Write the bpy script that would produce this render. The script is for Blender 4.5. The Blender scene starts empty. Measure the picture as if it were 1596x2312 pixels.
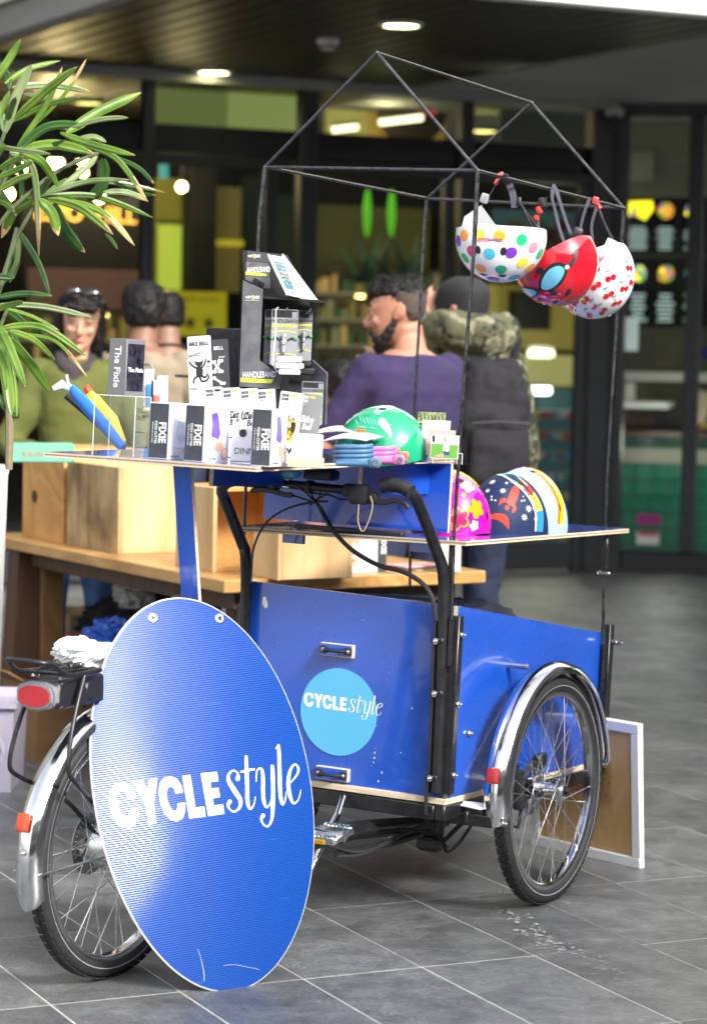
import bpy, bmesh, math, random
from mathutils import Vector, Matrix, noise
random.seed(7)
PI = math.pi; R = math.radians
sc = bpy.context.scene
C = sc.collection
# ---------------------------------------------------------------- camera, sky, sun, exposure
CAM_H = 1.472; CAM_P = R(3.9); CAM_R = R(1.0); FPX = 5650.0   # focal length in units of a 1596 px wide picture
_x = Vector((1, 0, 0)); _f = Vector((0, math.cos(CAM_P), -math.sin(CAM_P))); _u = Vector((0, math.sin(CAM_P), math.cos(CAM_P)))
CX = math.cos(CAM_R)*_x + math.sin(CAM_R)*_u; CU = -math.sin(CAM_R)*_x + math.cos(CAM_R)*_u; CF = _f
camd = bpy.data.cameras.new('camera'); cam = bpy.data.objects.new('camera', camd); C.objects.link(cam)
cam.matrix_world = Matrix(((CX.x, CU.x, -CF.x, 0), (CX.y, CU.y, -CF.y, 0), (CX.z, CU.z, -CF.z, CAM_H), (0, 0, 0, 1)))
camd.sensor_fit = 'HORIZONTAL'; camd.sensor_width = 24.0; camd.lens = FPX/1596*24.0
camd.clip_end = 2000; camd.dof.use_dof = True; camd.dof.focus_distance = 6.15; camd.dof.aperture_fstop = 3.1
sc.camera = cam
w = bpy.data.worlds.new('World'); sc.world = w; w.use_nodes = True
nt = w.node_tree; nt.nodes.clear()
sky = nt.nodes.new('ShaderNodeTexSky'); sky.sky_type = 'NISHITA'; sky.sun_disc = False
SUN_EL = 34; SUN_AZ = 140      # azimuth clockwise from +Y: behind the camera, to its right
sky.sun_elevation = R(SUN_EL); sky.sun_rotation = R(SUN_AZ); sky.air_density = 1.2; sky.dust_density = 3.0; sky.ozone_density = 1.0
hs = nt.nodes.new('ShaderNodeHueSaturation'); hs.inputs['Saturation'].default_value = 0.30; hs.inputs['Value'].default_value = 1.1
bg = nt.nodes.new('ShaderNodeBackground'); bg.inputs['Strength'].default_value = 0.135
ow = nt.nodes.new('ShaderNodeOutputWorld')
nt.links.new(sky.outputs[0], hs.inputs['Color']); nt.links.new(hs.outputs[0], bg.inputs['Color']); nt.links.new(bg.outputs[0], ow.inputs['Surface'])
sl = bpy.data.lights.new('sun', 'SUN'); sl.energy = 2.0; sl.angle = R(13); sl.color = (1.0, 0.97, 0.93)
so = bpy.data.objects.new('sun', sl); C.objects.link(so)
sd = Vector((math.sin(R(SUN_AZ))*math.cos(R(SUN_EL)), math.cos(R(SUN_AZ))*math.cos(R(SUN_EL)), math.sin(R(SUN_EL))))
so.rotation_euler = sd.to_track_quat('Z', 'Y').to_euler()
vs = sc.view_settings; vs.view_transform = 'Standard'; vs.look = 'None'; vs.exposure = 1.62; vs.gamma = 1.0; vs.use_curve_mapping = False
sc.display_settings.display_device = 'sRGB'
sc.cycles.max_bounces = 10; sc.cycles.transparent_max_bounces = 24; sc.cycles.use_denoising = True
sc.cycles.sample_clamp_indirect = 6

# ---------------------------------------------------------------- picture point -> world point helpers
W2, H2 = 798.0, 1156.0
def ray(px, py): return CF + CX*((px-W2)/FPX) + CU*((H2-py)/FPX)
O = Vector((0, 0, CAM_H))
def at(px, py, Y):
    d = ray(px, py); return O + d*(Y/d.y)
def gz(px, py, z=0.0):
    d = ray(px, py); return O + d*((z-CAM_H)/d.z)
def mpp(Y): return Y/FPX          # metres per picture unit at depth Y
def frame(loc, yaw=0.0, a=0.0, b=0.0):
    """axes: x right, y forward (yaw clockwise from +Y), nose down a, lean b"""
    fw = Vector((math.sin(yaw)*math.cos(a), math.cos(yaw)*math.cos(a), -math.sin(a)))
    rt = Vector((math.cos(yaw), -math.sin(yaw), 0)); up = rt.cross(fw)
    r2 = math.cos(b)*rt + math.sin(b)*up; u2 = math.cos(b)*up - math.sin(b)*rt
    m = Matrix((r2, fw, u2)).transposed().to_4x4(); m.translation = Vector(loc); return m
def on(M, px, py, ax, val):
    """local point of frame M seen at px,py on its plane axis=val"""
    Mi = M.inverted(); o = Mi @ O; d = Mi.to_3x3() @ ray(px, py); t = (val-o[ax])/d[ax]; return o + d*t
TR = frame((0.15, 6.73, 0), R(28.86), R(2.17), R(-1.24))      # the cargo box of the tricycle
RW = frame((-0.54, 5.70, 0), R(30.0))                          # its rear wheel
def T(px, py, ax, val): return on(TR, px, py, ax, val)

# ---------------------------------------------------------------- materials
MATS = {}
def lk(t, a, b): t.links.new(a, b)
def mat(name, col=(.5, .5, .5), rough=.5, metal=0.0, var=0.0, vs_=8.0, bump=0.0, bs=60.0, coat=0.0, emit=None, es=1.0, alpha=1.0, trans=0.0, spec=None, rvar=0.0, stretch=None, sheen=0):
    if name in MATS: return MATS[name]
    m = bpy.data.materials.new(name); MATS[name] = m; m.use_nodes = True
    t = m.node_tree; p = t.nodes['Principled BSDF']
    p.inputs['Base Color'].default_value = (*col, 1); p.inputs['Roughness'].default_value = rough; p.inputs['Metallic'].default_value = metal
    if coat: p.inputs['Coat Weight'].default_value = coat; p.inputs['Coat Roughness'].default_value = .06
    if trans: p.inputs['Transmission Weight'].default_value = trans
    if alpha < 1: p.inputs['Alpha'].default_value = alpha
    if spec is not None: p.inputs['Specular IOR Level'].default_value = spec
    if sheen: p.inputs['Sheen Weight'].default_value = sheen
    if emit: p.inputs['Emission Color'].default_value = (*emit, 1); p.inputs['Emission Strength'].default_value = es
    if var or bump or rvar:
        tc = t.nodes.new('ShaderNodeTexCoord'); mp = t.nodes.new('ShaderNodeMapping'); lk(t, tc.outputs['Object'], mp.inputs[0])
        if stretch: mp.inputs['Scale'].default_value = stretch
    if var or rvar:
        n = t.nodes.new('ShaderNodeTexNoise'); n.inputs['Scale'].default_value = vs_; n.inputs['Detail'].default_value = 6; n.inputs['Roughness'].default_value = .65
        lk(t, mp.outputs[0], n.inputs['Vector'])
    if var:
        r = t.nodes.new('ShaderNodeValToRGB'); lk(t, n.outputs[0], r.inputs[0])
        r.color_ramp.elements[0].position = .3; r.color_ramp.elements[1].position = .7
        r.color_ramp.elements[0].color = (*[c*(1-var) for c in col], 1); r.color_ramp.elements[1].color = (*[min(1, c*(1+var)) for c in col], 1)
        lk(t, r.outputs[0], p.inputs['Base Color'])
    if rvar:
        mr = t.nodes.new('ShaderNodeMapRange'); lk(t, n.outputs[0], mr.inputs[0])
        mr.inputs[1].default_value = .3; mr.inputs[2].default_value = .7; mr.inputs[3].default_value = max(.02, rough-rvar); mr.inputs[4].default_value = min(1, rough+rvar)
        lk(t, mr.outputs[0], p.inputs['Roughness'])
    if bump:
        n2 = t.nodes.new('ShaderNodeTexNoise'); n2.inputs['Scale'].default_value = bs; n2.inputs['Detail'].default_value = 4; lk(t, mp.outputs[0], n2.inputs['Vector'])
        b = t.nodes.new('ShaderNodeBump'); b.inputs['Strength'].default_value = bump; b.inputs['Distance'].default_value = .003
        lk(t, n2.outputs[0], b.inputs['Height']); lk(t, b.outputs[0], p.inputs['Normal'])
    return m
def thinglass(name, tint=(1, 1, 1), gl=.08, rough=.02):
    if name in MATS: return MATS[name]
    m = bpy.data.materials.new(name); MATS[name] = m; m.use_nodes = True; t = m.node_tree; t.nodes.clear()
    o = t.nodes.new('ShaderNodeOutputMaterial'); mx = t.nodes.new('ShaderNodeMixShader'); tr = t.nodes.new('ShaderNodeBsdfTransparent'); g = t.nodes.new('ShaderNodeBsdfGlossy')
    tr.inputs[0].default_value = (*tint, 1); g.inputs['Roughness'].default_value = rough
    fr = t.nodes.new('ShaderNodeLayerWeight'); fr.inputs[0].default_value = .5
    pw = t.nodes.new('ShaderNodeMath'); pw.operation = 'POWER'; pw.inputs[1].default_value = 5; lk(t, fr.outputs['Facing'], pw.inputs[0])
    ad = t.nodes.new('ShaderNodeMath'); ad.operation = 'ADD'; ad.inputs[1].default_value = gl; ad.use_clamp = True
    lk(t, pw.outputs[0], ad.inputs[0]); lk(t, ad.outputs[0], mx.inputs[0]); lk(t, tr.outputs[0], mx.inputs[1]); lk(t, g.outputs[0], mx.inputs[2]); lk(t, mx.outputs[0], o.inputs[0])
    return m
def wood(name, c1, c2, scale=3.0, rough=.45, axis='X', coat=0.0, rings=8.0, dirt=0.0):
    if name in MATS: return MATS[name]
    m = bpy.data.materials.new(name); MATS[name] = m; m.use_nodes = True; t = m.node_tree; p = t.nodes['Principled BSDF']
    tc = t.nodes.new('ShaderNodeTexCoord'); mp = t.nodes.new('ShaderNodeMapping'); lk(t, tc.outputs['Object'], mp.inputs[0])
    s = {'X': (.25, 1, 1), 'Y': (1, .25, 1), 'Z': (1, 1, .25)}[axis]; mp.inputs['Scale'].default_value = s
    mp.inputs['Location'].default_value = (random.random()*5, random.random()*5, random.random()*5)
    n = t.nodes.new('ShaderNodeTexNoise'); n.inputs['Scale'].default_value = scale; n.inputs['Detail'].default_value = 2; n.inputs['Distortion'].default_value = .6; lk(t, mp.outputs[0], n.inputs['Vector'])
    mu = t.nodes.new('ShaderNodeMath'); mu.operation = 'MULTIPLY'; mu.inputs[1].default_value = rings; lk(t, n.outputs[0], mu.inputs[0])
    fr = t.nodes.new('ShaderNodeMath'); fr.operation = 'PINGPONG'; fr.inputs[1].default_value = .5; lk(t, mu.outputs[0], fr.inputs[0])
    n3 = t.nodes.new('ShaderNodeTexNoise'); n3.inputs['Scale'].default_value = scale*30; n3.inputs['Detail'].default_value = 5; lk(t, mp.outputs[0], n3.inputs['Vector'])
    ad = t.nodes.new('ShaderNodeMath'); ad.operation = 'ADD'; lk(t, fr.outputs[0], ad.inputs[0])
    m3 = t.nodes.new('ShaderNodeMath'); m3.operation = 'MULTIPLY'; m3.inputs[1].default_value = .5; lk(t, n3.outputs[0], m3.inputs[0]); lk(t, m3.outputs[0], ad.inputs[1])
    r = t.nodes.new('ShaderNodeValToRGB'); lk(t, ad.outputs[0], r.inputs[0]); r.color_ramp.elements[0].position = .1; r.color_ramp.elements[1].position = .8
    r.color_ramp.elements[0].color = (*c1, 1); r.color_ramp.elements[1].color = (*c2, 1)
    last = r.outputs[0]
    if dirt:
        n4 = t.nodes.new('ShaderNodeTexNoise'); n4.inputs['Scale'].default_value = 7; n4.inputs['Detail'].default_value = 5; lk(t, tc.outputs['Object'], n4.inputs['Vector'])
        r4 = t.nodes.new('ShaderNodeValToRGB'); r4.color_ramp.elements[0].position = .42; r4.color_ramp.elements[1].position = .68; lk(t, n4.outputs[0], r4.inputs[0])
        mx = t.nodes.new('ShaderNodeMix'); mx.data_type = 'RGBA'; mx.blend_type = 'MULTIPLY'
        mf = t.nodes.new('ShaderNodeMath'); mf.operation = 'MULTIPLY'; mf.inputs[1].default_value = dirt; lk(t, r4.outputs[0], mf.inputs[0])
        lk(t, mf.outputs[0], mx.inputs[0]); lk(t, last, mx.inputs[6]); mx.inputs[7].default_value = (.35, .28, .2, 1); last = mx.outputs[2]
    lk(t, last, p.inputs['Base Color']); p.inputs['Roughness'].default_value = rough
    if coat: p.inputs['Coat Weight'].default_value = coat
    return m
def plyedge(name):
    """thin light and dark veneer lines across a board's thickness, from geometry-independent noise"""
    if name in MATS: return MATS[name]
    m = mat(name, (.62, .5, .36), .7, var=.25, vs_=260, stretch=(.03, .03, 1)); return m

# ---------------------------------------------------------------- mesh builder
class B:
    def __init__(s): s.bm = bmesh.new()
    def _mi(s, faces, mi):
        for f in faces: f.material_index = mi
    def box(s, c, d, mi=0, bev=0.0, rot=None, seg=1):
        x, y, z = [v/2 for v in d]; n0 = len(s.bm.verts)
        M = Matrix.Translation(Vector(c)) @ (rot.to_4x4() if rot is not None else Matrix())
        vs = [s.bm.verts.new(M @ Vector((a*x, b*y, e*z))) for a in (-1, 1) for b in (-1, 1) for e in (-1, 1)]
        fs = [s.bm.faces.new([vs[i] for i in q]) for q in ((0, 1, 3, 2), (4, 6, 7, 5), (0, 4, 5, 1), (2, 3, 7, 6), (0, 2, 6, 4), (1, 5, 7, 3))]
        s._mi(fs, mi)
        if bev > 0:
            es = list({e for f in fs for e in f.edges})
            r = bmesh.ops.bevel(s.bm, geom=es, offset=bev, segments=seg, affect='EDGES', profile=.5, clamp_overlap=True)
            for f in r['faces']: f.material_index = mi
        return s
    def ring(s, pts): return [s.bm.verts.new(p) for p in pts]
    def bridge(s, r0, r1, mi=0):
        n = len(r0); fs = []
        for i in range(n):
            try: fs.append(s.bm.faces.new((r0[i], r0[(i+1) % n], r1[(i+1) % n], r1[i])))
            except ValueError: pass
        s._mi(fs, mi)
    def loft(s, rings, mi=0, cap=True, closed=False):
        rs = [s.ring(r) for r in rings]
        for a, b in zip(rs, rs[1:]): s.bridge(a, b, mi)
        if closed: s.bridge(rs[-1], rs[0], mi)
        elif cap:
            for r_, rev in ((rs[0], True), (rs[-1], False)):
                try: f = s.bm.faces.new(list(reversed(r_)) if rev else r_); f.material_index = mi
                except ValueError: pass
        return s
    def tube(s, pts, r, n=10, mi=0, closed=False, cap=True, sq=False, flat=1.0):
        pts = [Vector(p) for p in pts]; m = len(pts); rr = r if isinstance(r, (list, tuple)) else [r]*m
        rings = []; up = None
        for i, p in enumerate(pts):
            if closed: t = (pts[(i+1) % m] - pts[i-1])
            else: t = pts[min(i+1, m-1)] - pts[max(i-1, 0)]
            if t.length < 1e-9: t = Vector((0, 0, 1))
            t.normalize()
            if up is None:
                up = Vector((0, 0, 1)) if abs(t.z) < .9 else Vector((0, 1, 0))
            up = (up - t*up.dot(t)); up.normalize(); sd_ = t.cross(up)
            if sq: rings.append([p + (sd_*a*flat + up*b)*rr[i] for a, b in ((1, 1), (-1, 1), (-1, -1), (1, -1))])
            else: rings.append([p + (sd_*math.cos(k*2*PI/n)*flat + up*math.sin(k*2*PI/n))*rr[i] for k in range(n)])
        return s.loft(rings, mi, cap, closed)
    def cyl(s, p0, p1, r0, r1=None, n=16, mi=0): return s.tube([p0, p1], [r0, r0 if r1 is None else r1], n, mi)
    def lathe(s, prof, M=None, n=24, mi=0, a0=0, a1=2*PI):
        M = M or Matrix(); full = abs(a1-a0-2*PI) < 1e-6; m = n if full else n+1
        rs = [[s.bm.verts.new(M @ Vector((r_*math.cos(a0+(a1-a0)*k/n), r_*math.sin(a0+(a1-a0)*k/n), z))) for k in range(m)] for r_, z in prof]
        for a, b in zip(rs, rs[1:]):
            for k in range(n if full else n):
                k2 = (k+1) % m if full else k+1
                try: f = s.bm.faces.new((a[k], a[k2], b[k2], b[k])); f.material_index = mi
                except ValueError: pass
        return s
    def prism(s, poly, th, M=None, mi=0, me=None):
        """2d outline (x,y) extruded +z by th, placed by M"""
        M = M or Matrix(); a = sum(p[0]*q[1]-q[0]*p[1] for p, q in zip(poly, poly[1:]+poly[:1]))
        if a < 0: poly = list(reversed(poly))
        lo = [s.bm.verts.new(M @ Vector((x, y, 0))) for x, y in poly]; hi = [s.bm.verts.new(M @ Vector((x, y, th))) for x, y in poly]
        f = s.bm.faces.new(hi); f.material_index = mi; f = s.bm.faces.new(list(reversed(lo))); f.material_index = mi
        n = len(poly)
        for i in range(n):
            f = s.bm.faces.new((lo[i], lo[(i+1) % n], hi[(i+1) % n], hi[i])); f.material_index = mi if me is None else me
        return s
    def grid(s, fn, nu, nv, mi=0, cu=False):
        v = [[s.bm.verts.new(fn(i/nu, j/nv)) for j in range(nv+1)] for i in range(nu if cu else nu+1)]
        for i in range(nu):
            i2 = (i+1) % len(v) if cu else i+1
            for j in range(nv):
                try: f = s.bm.faces.new((v[i][j], v[i2][j], v[i2][j+1], v[i][j+1])); f.material_index = mi
                except ValueError: pass
        return s
    def sphere(s, c, r, n=12, mi=0, sc_=(1, 1, 1), rot=None):
        Mx = Matrix.Translation(Vector(c)) @ (rot.to_4x4() if rot is not None else Matrix()) @ Matrix.Diagonal((r*sc_[0], r*sc_[1], r*sc_[2], 1))
        q = bmesh.ops.create_uvsphere(s.bm, u_segments=n*2, v_segments=n, radius=1, matrix=Mx)
        for v in q['verts']:
            for f in v.link_faces: f.material_index = mi
        return s
    def build(s, name, m, parent=None, smooth=True, ang=38, local=True):
        me = bpy.data.meshes.new(name)
        bmesh.ops.recalc_face_normals(s.bm, faces=s.bm.faces); s.bm.to_mesh(me); s.bm.free()
        if smooth and len(me.polygons):
            me.polygons.foreach_set('use_smooth', [True]*len(me.polygons)); me.set_sharp_from_angle(angle=R(ang))
        for q in (m if isinstance(m, (list, tuple)) else [m]): me.materials.append(q)
        o = bpy.data.objects.new(name, me); C.objects.link(o)
        if parent is not None: o.parent = parent
        return o
def tag(o, label=None, cat=None, group=None, kind=None):
    if label: o['label'] = label
    if cat: o['category'] = cat
    if group: o['group'] = group
    if kind: o['kind'] = kind
    return o
def thing(name, label, cat, M=None, group=None):
    o = bpy.data.objects.new(name, None); C.objects.link(o); o.empty_display_size = .1
    if M is not None: o.matrix_world = M if isinstance(M, Matrix) else Matrix.Translation(Vector(M))
    return tag(o, label, cat, group)
def struct(o): o['kind'] = 'structure'; return o
def loc_of(parent): return parent.matrix_world
def cr(pts, n=8, closed=False):
    """Catmull-Rom through points (any dimension)"""
    P = [tuple(p) for p in pts]; m = len(P); out = []
    rng = range(m) if closed else range(m-1)
    for i in rng:
        p0 = P[(i-1) % m] if closed or i > 0 else P[0]; p1 = P[i]; p2 = P[(i+1) % m]; p3 = P[(i+2) % m] if closed or i+2 < m else P[-1]
        for k in range(n):
            t = k/n
            out.append(tuple(.5*((2*b)+(-a+c)*t+(2*a-5*b+4*c-d)*t*t+(-a+3*b-3*c+d)*t**3) for a, b, c, d in zip(p0, p1, p2, p3)))
    if not closed: out.append(P[-1])
    return out
def text(parent, s, M, size, m, ext=.0004, bold=0.0, align='CENTER', name='lettering', sx=1.0, shear=0.0, spacing=1.0):
    cu = bpy.data.curves.new('t', 'FONT'); cu.body = s; cu.size = size; cu.extrude = ext; cu.offset = bold*size; cu.align_x = align; cu.align_y = 'CENTER'; cu.shear = shear; cu.space_character = spacing; cu.resolution_u = 3
    to = bpy.data.objects.new('t', cu); C.objects.link(to); dg = bpy.context.evaluated_depsgraph_get(); dg.update()
    me = bpy.data.meshes.new_from_object(to.evaluated_get(dg)); bpy.data.objects.remove(to); bpy.data.curves.remove(cu)
    me.transform(M @ Matrix.Diagonal((sx, 1, 1, 1))); me.materials.clear(); me.materials.append(m); me.name = name
    o = bpy.data.objects.new(name, me); C.objects.link(o); o.parent = parent; return o
def face_m(origin, xdir, ydir):
    x = Vector(xdir).normalized(); y = Vector(ydir); y = (y - x*y.dot(x)).normalized(); z = x.cross(y)
    m = Matrix((x, y, z)).transposed().to_4x4(); m.translation = Vector(origin); return m
def stroke(b, pts, M, th=.0006, n=6, mi=0):
    """variable width pen stroke (x,y,w) laid on plane M"""
    P = cr(pts, n); L = []; Rr = []
    for i, (x, y, w_) in enumerate(P):
        a = P[max(i-1, 0)]; c = P[min(i+1, len(P)-1)]; dx, dy = c[0]-a[0], c[1]-a[1]; l = math.hypot(dx, dy) or 1
        L.append((x-dy/l*w_/2, y+dx/l*w_/2)); Rr.append((x+dy/l*w_/2, y-dx/l*w_/2))
    for i in range(len(P)-1):
        q = [L[i], Rr[i], Rr[i+1], L[i+1]]
        v = [b.bm.verts.new(M @ Vector((x, y, th))) for x, y in q]
        try: f = b.bm.faces.new(v); f.material_index = mi
        except ValueError: pass
    for e in (0, -1):
        x, y, w_ = P[e]; v = [b.bm.verts.new(M @ Vector((x+math.cos(k*PI/5)*w_/2, y+math.sin(k*PI/5)*w_/2, th))) for k in range(10)]
        f = b.bm.faces.new(v); f.material_index = mi
def flat(b, poly, M, th=.0006, mi=0):
    v = [b.bm.verts.new(M @ Vector((x, y, th))) for x, y in poly]
    f = b.bm.faces.new(v); f.material_index = mi; return f
def disc(n=20, r=1, cx=0, cy=0, rx=None): return [(cx+(rx or r)*math.cos(k*2*PI/n), cy+r*math.sin(k*2*PI/n)) for k in range(n)]

# ---------------------------------------------------------------- shared materials
blk = mat('black_paint', (.012, .012, .014), .32, var=.3, vs_=30, rvar=.1)
blkp = mat('black_plastic', (.014, .014, .016), .45, bump=.1, bs=400)
rub = mat('tyre_rubber', (.018, .018, .02), .62, var=.3, vs_=60, bump=.25, bs=300)
chrome = mat('chrome', (.72, .72, .73), .12, 1.0, var=.12, vs_=25, rvar=.06)
alu = mat('aluminium', (.75, .75, .76), .25, 1.0, rvar=.08, vs_=60)
steel = mat('galvanised_bolt', (.55, .55, .55), .3, 1.0)
rod_m = mat('raw_steel_rod', (.09, .09, .10), .32, .9, var=.35, vs_=40, rvar=.15)
blue = mat('blue_laminate', (.010, .072, .43), .30, var=.10, vs_=5, rvar=.08, coat=1.0)
ply = plyedge('plywood_edge')
white = mat('white_card', (.70, .70, .70), .55)
whitep = mat('white_plastic', (.82, .82, .82), .3)
ink = mat('black_ink', (.015, .015, .018), .5)
# ================================================================ SETTING
# ---- floor: one sheet to the horizon, pale joint bed, slate grey tiles laid on it
def floor_material():
    m = mat('slate_tile', (.16, .165, .17), .5); t = m.node_tree; p = t.nodes['Principled BSDF']
    g = t.nodes.new('ShaderNodeNewGeometry')
    def noi(s, d=6, ro=.6, vec=None):
        n = t.nodes.new('ShaderNodeTexNoise'); n.inputs['Scale'].default_value = s; n.inputs['Detail'].default_value = d; n.inputs['Roughness'].default_value = ro
        lk(t, vec or g.outputs['Position'], n.inputs['Vector']); return n.outputs[0]
    def ramp(src, a, b, ca, cb):
        r = t.nodes.new('ShaderNodeValToRGB'); lk(t, src, r.inputs[0]); r.color_ramp.elements[0].position = a; r.color_ramp.elements[1].position = b
        r.color_ramp.elements[0].color = (*ca, 1); r.color_ramp.elements[1].color = (*cb, 1); return r.outputs[0]
    def mul(a, b, f=1.0):
        x = t.nodes.new('ShaderNodeMix'); x.data_type = 'RGBA'; x.blend_type = 'MULTIPLY'; x.inputs[0].default_value = f; lk(t, a, x.inputs[6]); lk(t, b, x.inputs[7]); return x.outputs[2]
    base = ramp(noi(1.6, 5), .34, .68, (.088, .093, .096), (.175, .18, .183))
    mott = ramp(noi(7, 8, .8), .38, .62, (.62, .62, .63), (1.15, 1.15, 1.15))
    fine = ramp(noi(120, 5, .85), .36, .64, (.45, .45, .45), (1.4, 1.4, 1.4))
    # riven cleft lines, stretched along the slate
    mp = t.nodes.new('ShaderNodeMapping'); lk(t, g.outputs['Position'], mp.inputs[0]); mp.inputs['Rotation'].default_value = (0, 0, R(-25)); mp.inputs['Scale'].default_value = (34, 60, 34)
    cl = ramp(noi(1, 6, .7, mp.outputs[0]), .4, .6, (.9, .9, .9), (1.06, 1.06, 1.06))
    c = mul(mul(mul(base, mott), fine), cl)
    oi = t.nodes.new('ShaderNodeObjectInfo'); mr = t.nodes.new('ShaderNodeMapRange'); lk(t, oi.outputs['Random'], mr.inputs[0]); mr.inputs[3].default_value = .8; mr.inputs[4].default_value = 1.2
    cc = t.nodes.new('ShaderNodeCombineColor'); [lk(t, mr.outputs[0], cc.inputs[i]) for i in range(3)]
    c = mul(c, cc.outputs[0])
    # scattered pale grit and old gum spots
    vo = t.nodes.new('ShaderNodeTexVoronoi'); vo.inputs['Scale'].default_value = 7; lk(t, g.outputs['Position'], vo.inputs['Vector'])
    sp = ramp(vo.outputs[0], .012, .03, (1, 1, 1), (0, 0, 0))
    x = t.nodes.new('ShaderNodeMix'); x.data_type = 'RGBA'; x.inputs[7].default_value = (.45, .45, .42, 1)
    lk(t, c, x.inputs[6]); lk(t, sp, x.inputs[0]); lk(t, x.outputs[2], p.inputs['Base Color'])
    mr2 = t.nodes.new('ShaderNodeMapRange'); lk(t, noi(14, 6), mr2.inputs[0]); mr2.inputs[1].default_value = .3; mr2.inputs[2].default_value = .7; mr2.inputs[3].default_value = .28; mr2.inputs[4].default_value = .5
    lk(t, mr2.outputs[0], p.inputs['Roughness'])
    bp = t.nodes.new('ShaderNodeBump'); bp.inputs['Strength'].default_value = .5; bp.inputs['Distance'].default_value = .004
    ad = t.nodes.new('ShaderNodeMath'); ad.operation = 'ADD'; lk(t, noi(60, 6, .7), ad.inputs[0]); lk(t, noi(1, 5, .7, mp.outputs[0]), ad.inputs[1]); lk(t, ad.outputs[0], bp.inputs['Height']); lk(t, bp.outputs[0], p.inputs['Normal'])
    return m
tile_m = floor_material()
joint_m = mat('pale_joint_mortar', (.40, .39, .36), .85, var=.25, vs_=12)
b = B(); b.bm.faces.new([b.bm.verts.new(v) for v in ((-400, -400, -.0012), (400, -400, -.0012), (400, 400, -.0012), (-400, 400, -.0012))])
floor = struct(b.build('floor', joint_m, smooth=False))
TA = R(25.3); tn = Vector((math.cos(TA), math.sin(TA), 0)); td = Vector((-math.sin(TA), math.cos(TA), 0)); TWd, TLg = .3055, .631
rotT = Matrix((tn, td, Vector((0, 0, 1)))).transposed()
def tile_mesh():
    b = B(); b.box((0, 0, -.006), (TWd-.0050, TLg-.0050, .012), bev=.0008); return b
tb = tile_mesh(); t0 = tb.build('floor_tile', tile_m, floor, smooth=False); tme = t0.data
tiles = []
for i in range(-24, 24):
    for j in range(-14, 26):
        c = tn*(1.735+TWd*(i+.5)) + td*(5.187+TLg*(j+.5))
        if c.y < -3 or c.y > 19: continue
        d = c-O; dep = d.dot(CF); vis = False; sx = sy = 0
        if dep > 3:
            sx = W2+FPX*d.dot(CX)/dep; sy = H2-FPX*d.dot(CU)/dep; mg = FPX*.36/dep
            vis = -mg < sx < 1596+mg and -mg < sy < 2312+mg*.6
        tiles.append((not vis, dep if dep > 0 else 99, c))
tiles.sort(key=lambda q: (q[0], q[1]))
first = True; far = B(); far_n = 0
for k, (hid, dep, c) in enumerate(tiles):
    Mt = Matrix.Translation(c + Vector((0, 0, random.uniform(-.0006, .0006)))) @ rotT.to_4x4()
    if not hid and k < 296:
        o = t0 if first else bpy.data.objects.new('floor_tile', tme)
        if not first: C.objects.link(o); o.parent = floor
        first = False; o.matrix_world = Mt
    else:
        hx, hy = (TWd-.005)/2, (TLg-.005)/2; far.bm.faces.new([far.bm.verts.new(Mt @ Vector(q)) for q in ((-hx, -hy, 0), (hx, -hy, 0), (hx, hy, 0), (-hx, hy, 0))])
ft = far.build('floor_tiles', tile_m, floor, smooth=False); ft['kind'] = 'stuff'
# dried spill trail on the paving
sp_m = mat('dried_spill', (.235, .24, .235), .75, var=.5, vs_=60)
b = B(); random.seed(3)
trail = [(1040, 1960), (1062, 1985), (1075, 2000), (1105, 2022), (1118, 2040), (1140, 2058), (1168, 2075), (1190, 2098), (1215, 2112), (1238, 2130), (1262, 2145), (1292, 2150), (1325, 2163), (1345, 2180), (1370, 2192), (1392, 2205)]
P3 = [gz(*q) for q in trail]
for k, q in enumerate(P3):
    for s in range(16):
        c = q + Vector((random.gauss(0, .018), random.gauss(0, .05), 0)); r0 = random.uniform(.0015, .006)*(1.5 if 5 < k < 10 else .8); n = 9
        v = [b.bm.verts.new((c.x+r0*random.uniform(.5, 1.2)*math.cos(a*2*PI/n), c.y+r0*random.uniform(.7, 2.2)*math.sin(a*2*PI/n), .0012+.00003*s+.0002*(k % 4))) for a in range(n)]
        b.bm.faces.new(v)
tag(b.build('spill_trail', sp_m, smooth=False), 'broken trail of dried pale spill across the grey tiles', 'stain')['kind'] = 'stuff'

# ---- canopy: dark timber soffit with pale fascia, grey plaster soffit to the right
e1 = Vector((math.cos(R(26)), math.sin(R(26)), 0)); e2 = Vector((-math.sin(R(26)), math.cos(R(26)), 0))
CZ = 3.05
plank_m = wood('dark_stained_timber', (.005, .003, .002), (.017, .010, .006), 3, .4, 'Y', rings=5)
grey_m = mat('grey_soffit_plaster', (.21, .21, .20), .8, var=.08, vs_=3)
fascia_m = mat('white_fascia', (.78, .78, .76), .5, var=.05, vs_=4)
beige_m = mat('cream_upper_wall', (.55, .52, .42), .8, var=.08, vs_=4)
canopy = thing('canopy', 'dark timber boarded canopy ceiling with a pale fascia edge over the shopfront', 'canopy', Matrix.Translation((0, 0, CZ)) @ Matrix((e1, e2, Vector((0, 0, 1)))).transposed().to_4x4())
canopy['kind'] = 'structure'; del canopy['category']
Mc = canopy.matrix_world.inverted()
def cz(px, py, z=CZ): return Mc @ gz(px, py, z)
c0 = cz(0, 97); c1 = cz(275, 0); cA = cz(1193, 0); cB = cz(1596, 42); g0 = cz(933, 197); g1 = cz(1596, 75)
xl = (c0.x+c1.x)/2; yf = (cA.y+cB.y)/2; xg = (g0.x+g1.x)/2
PW = .145; x = xg; k = 0; back = 17.6
pm = None
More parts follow.
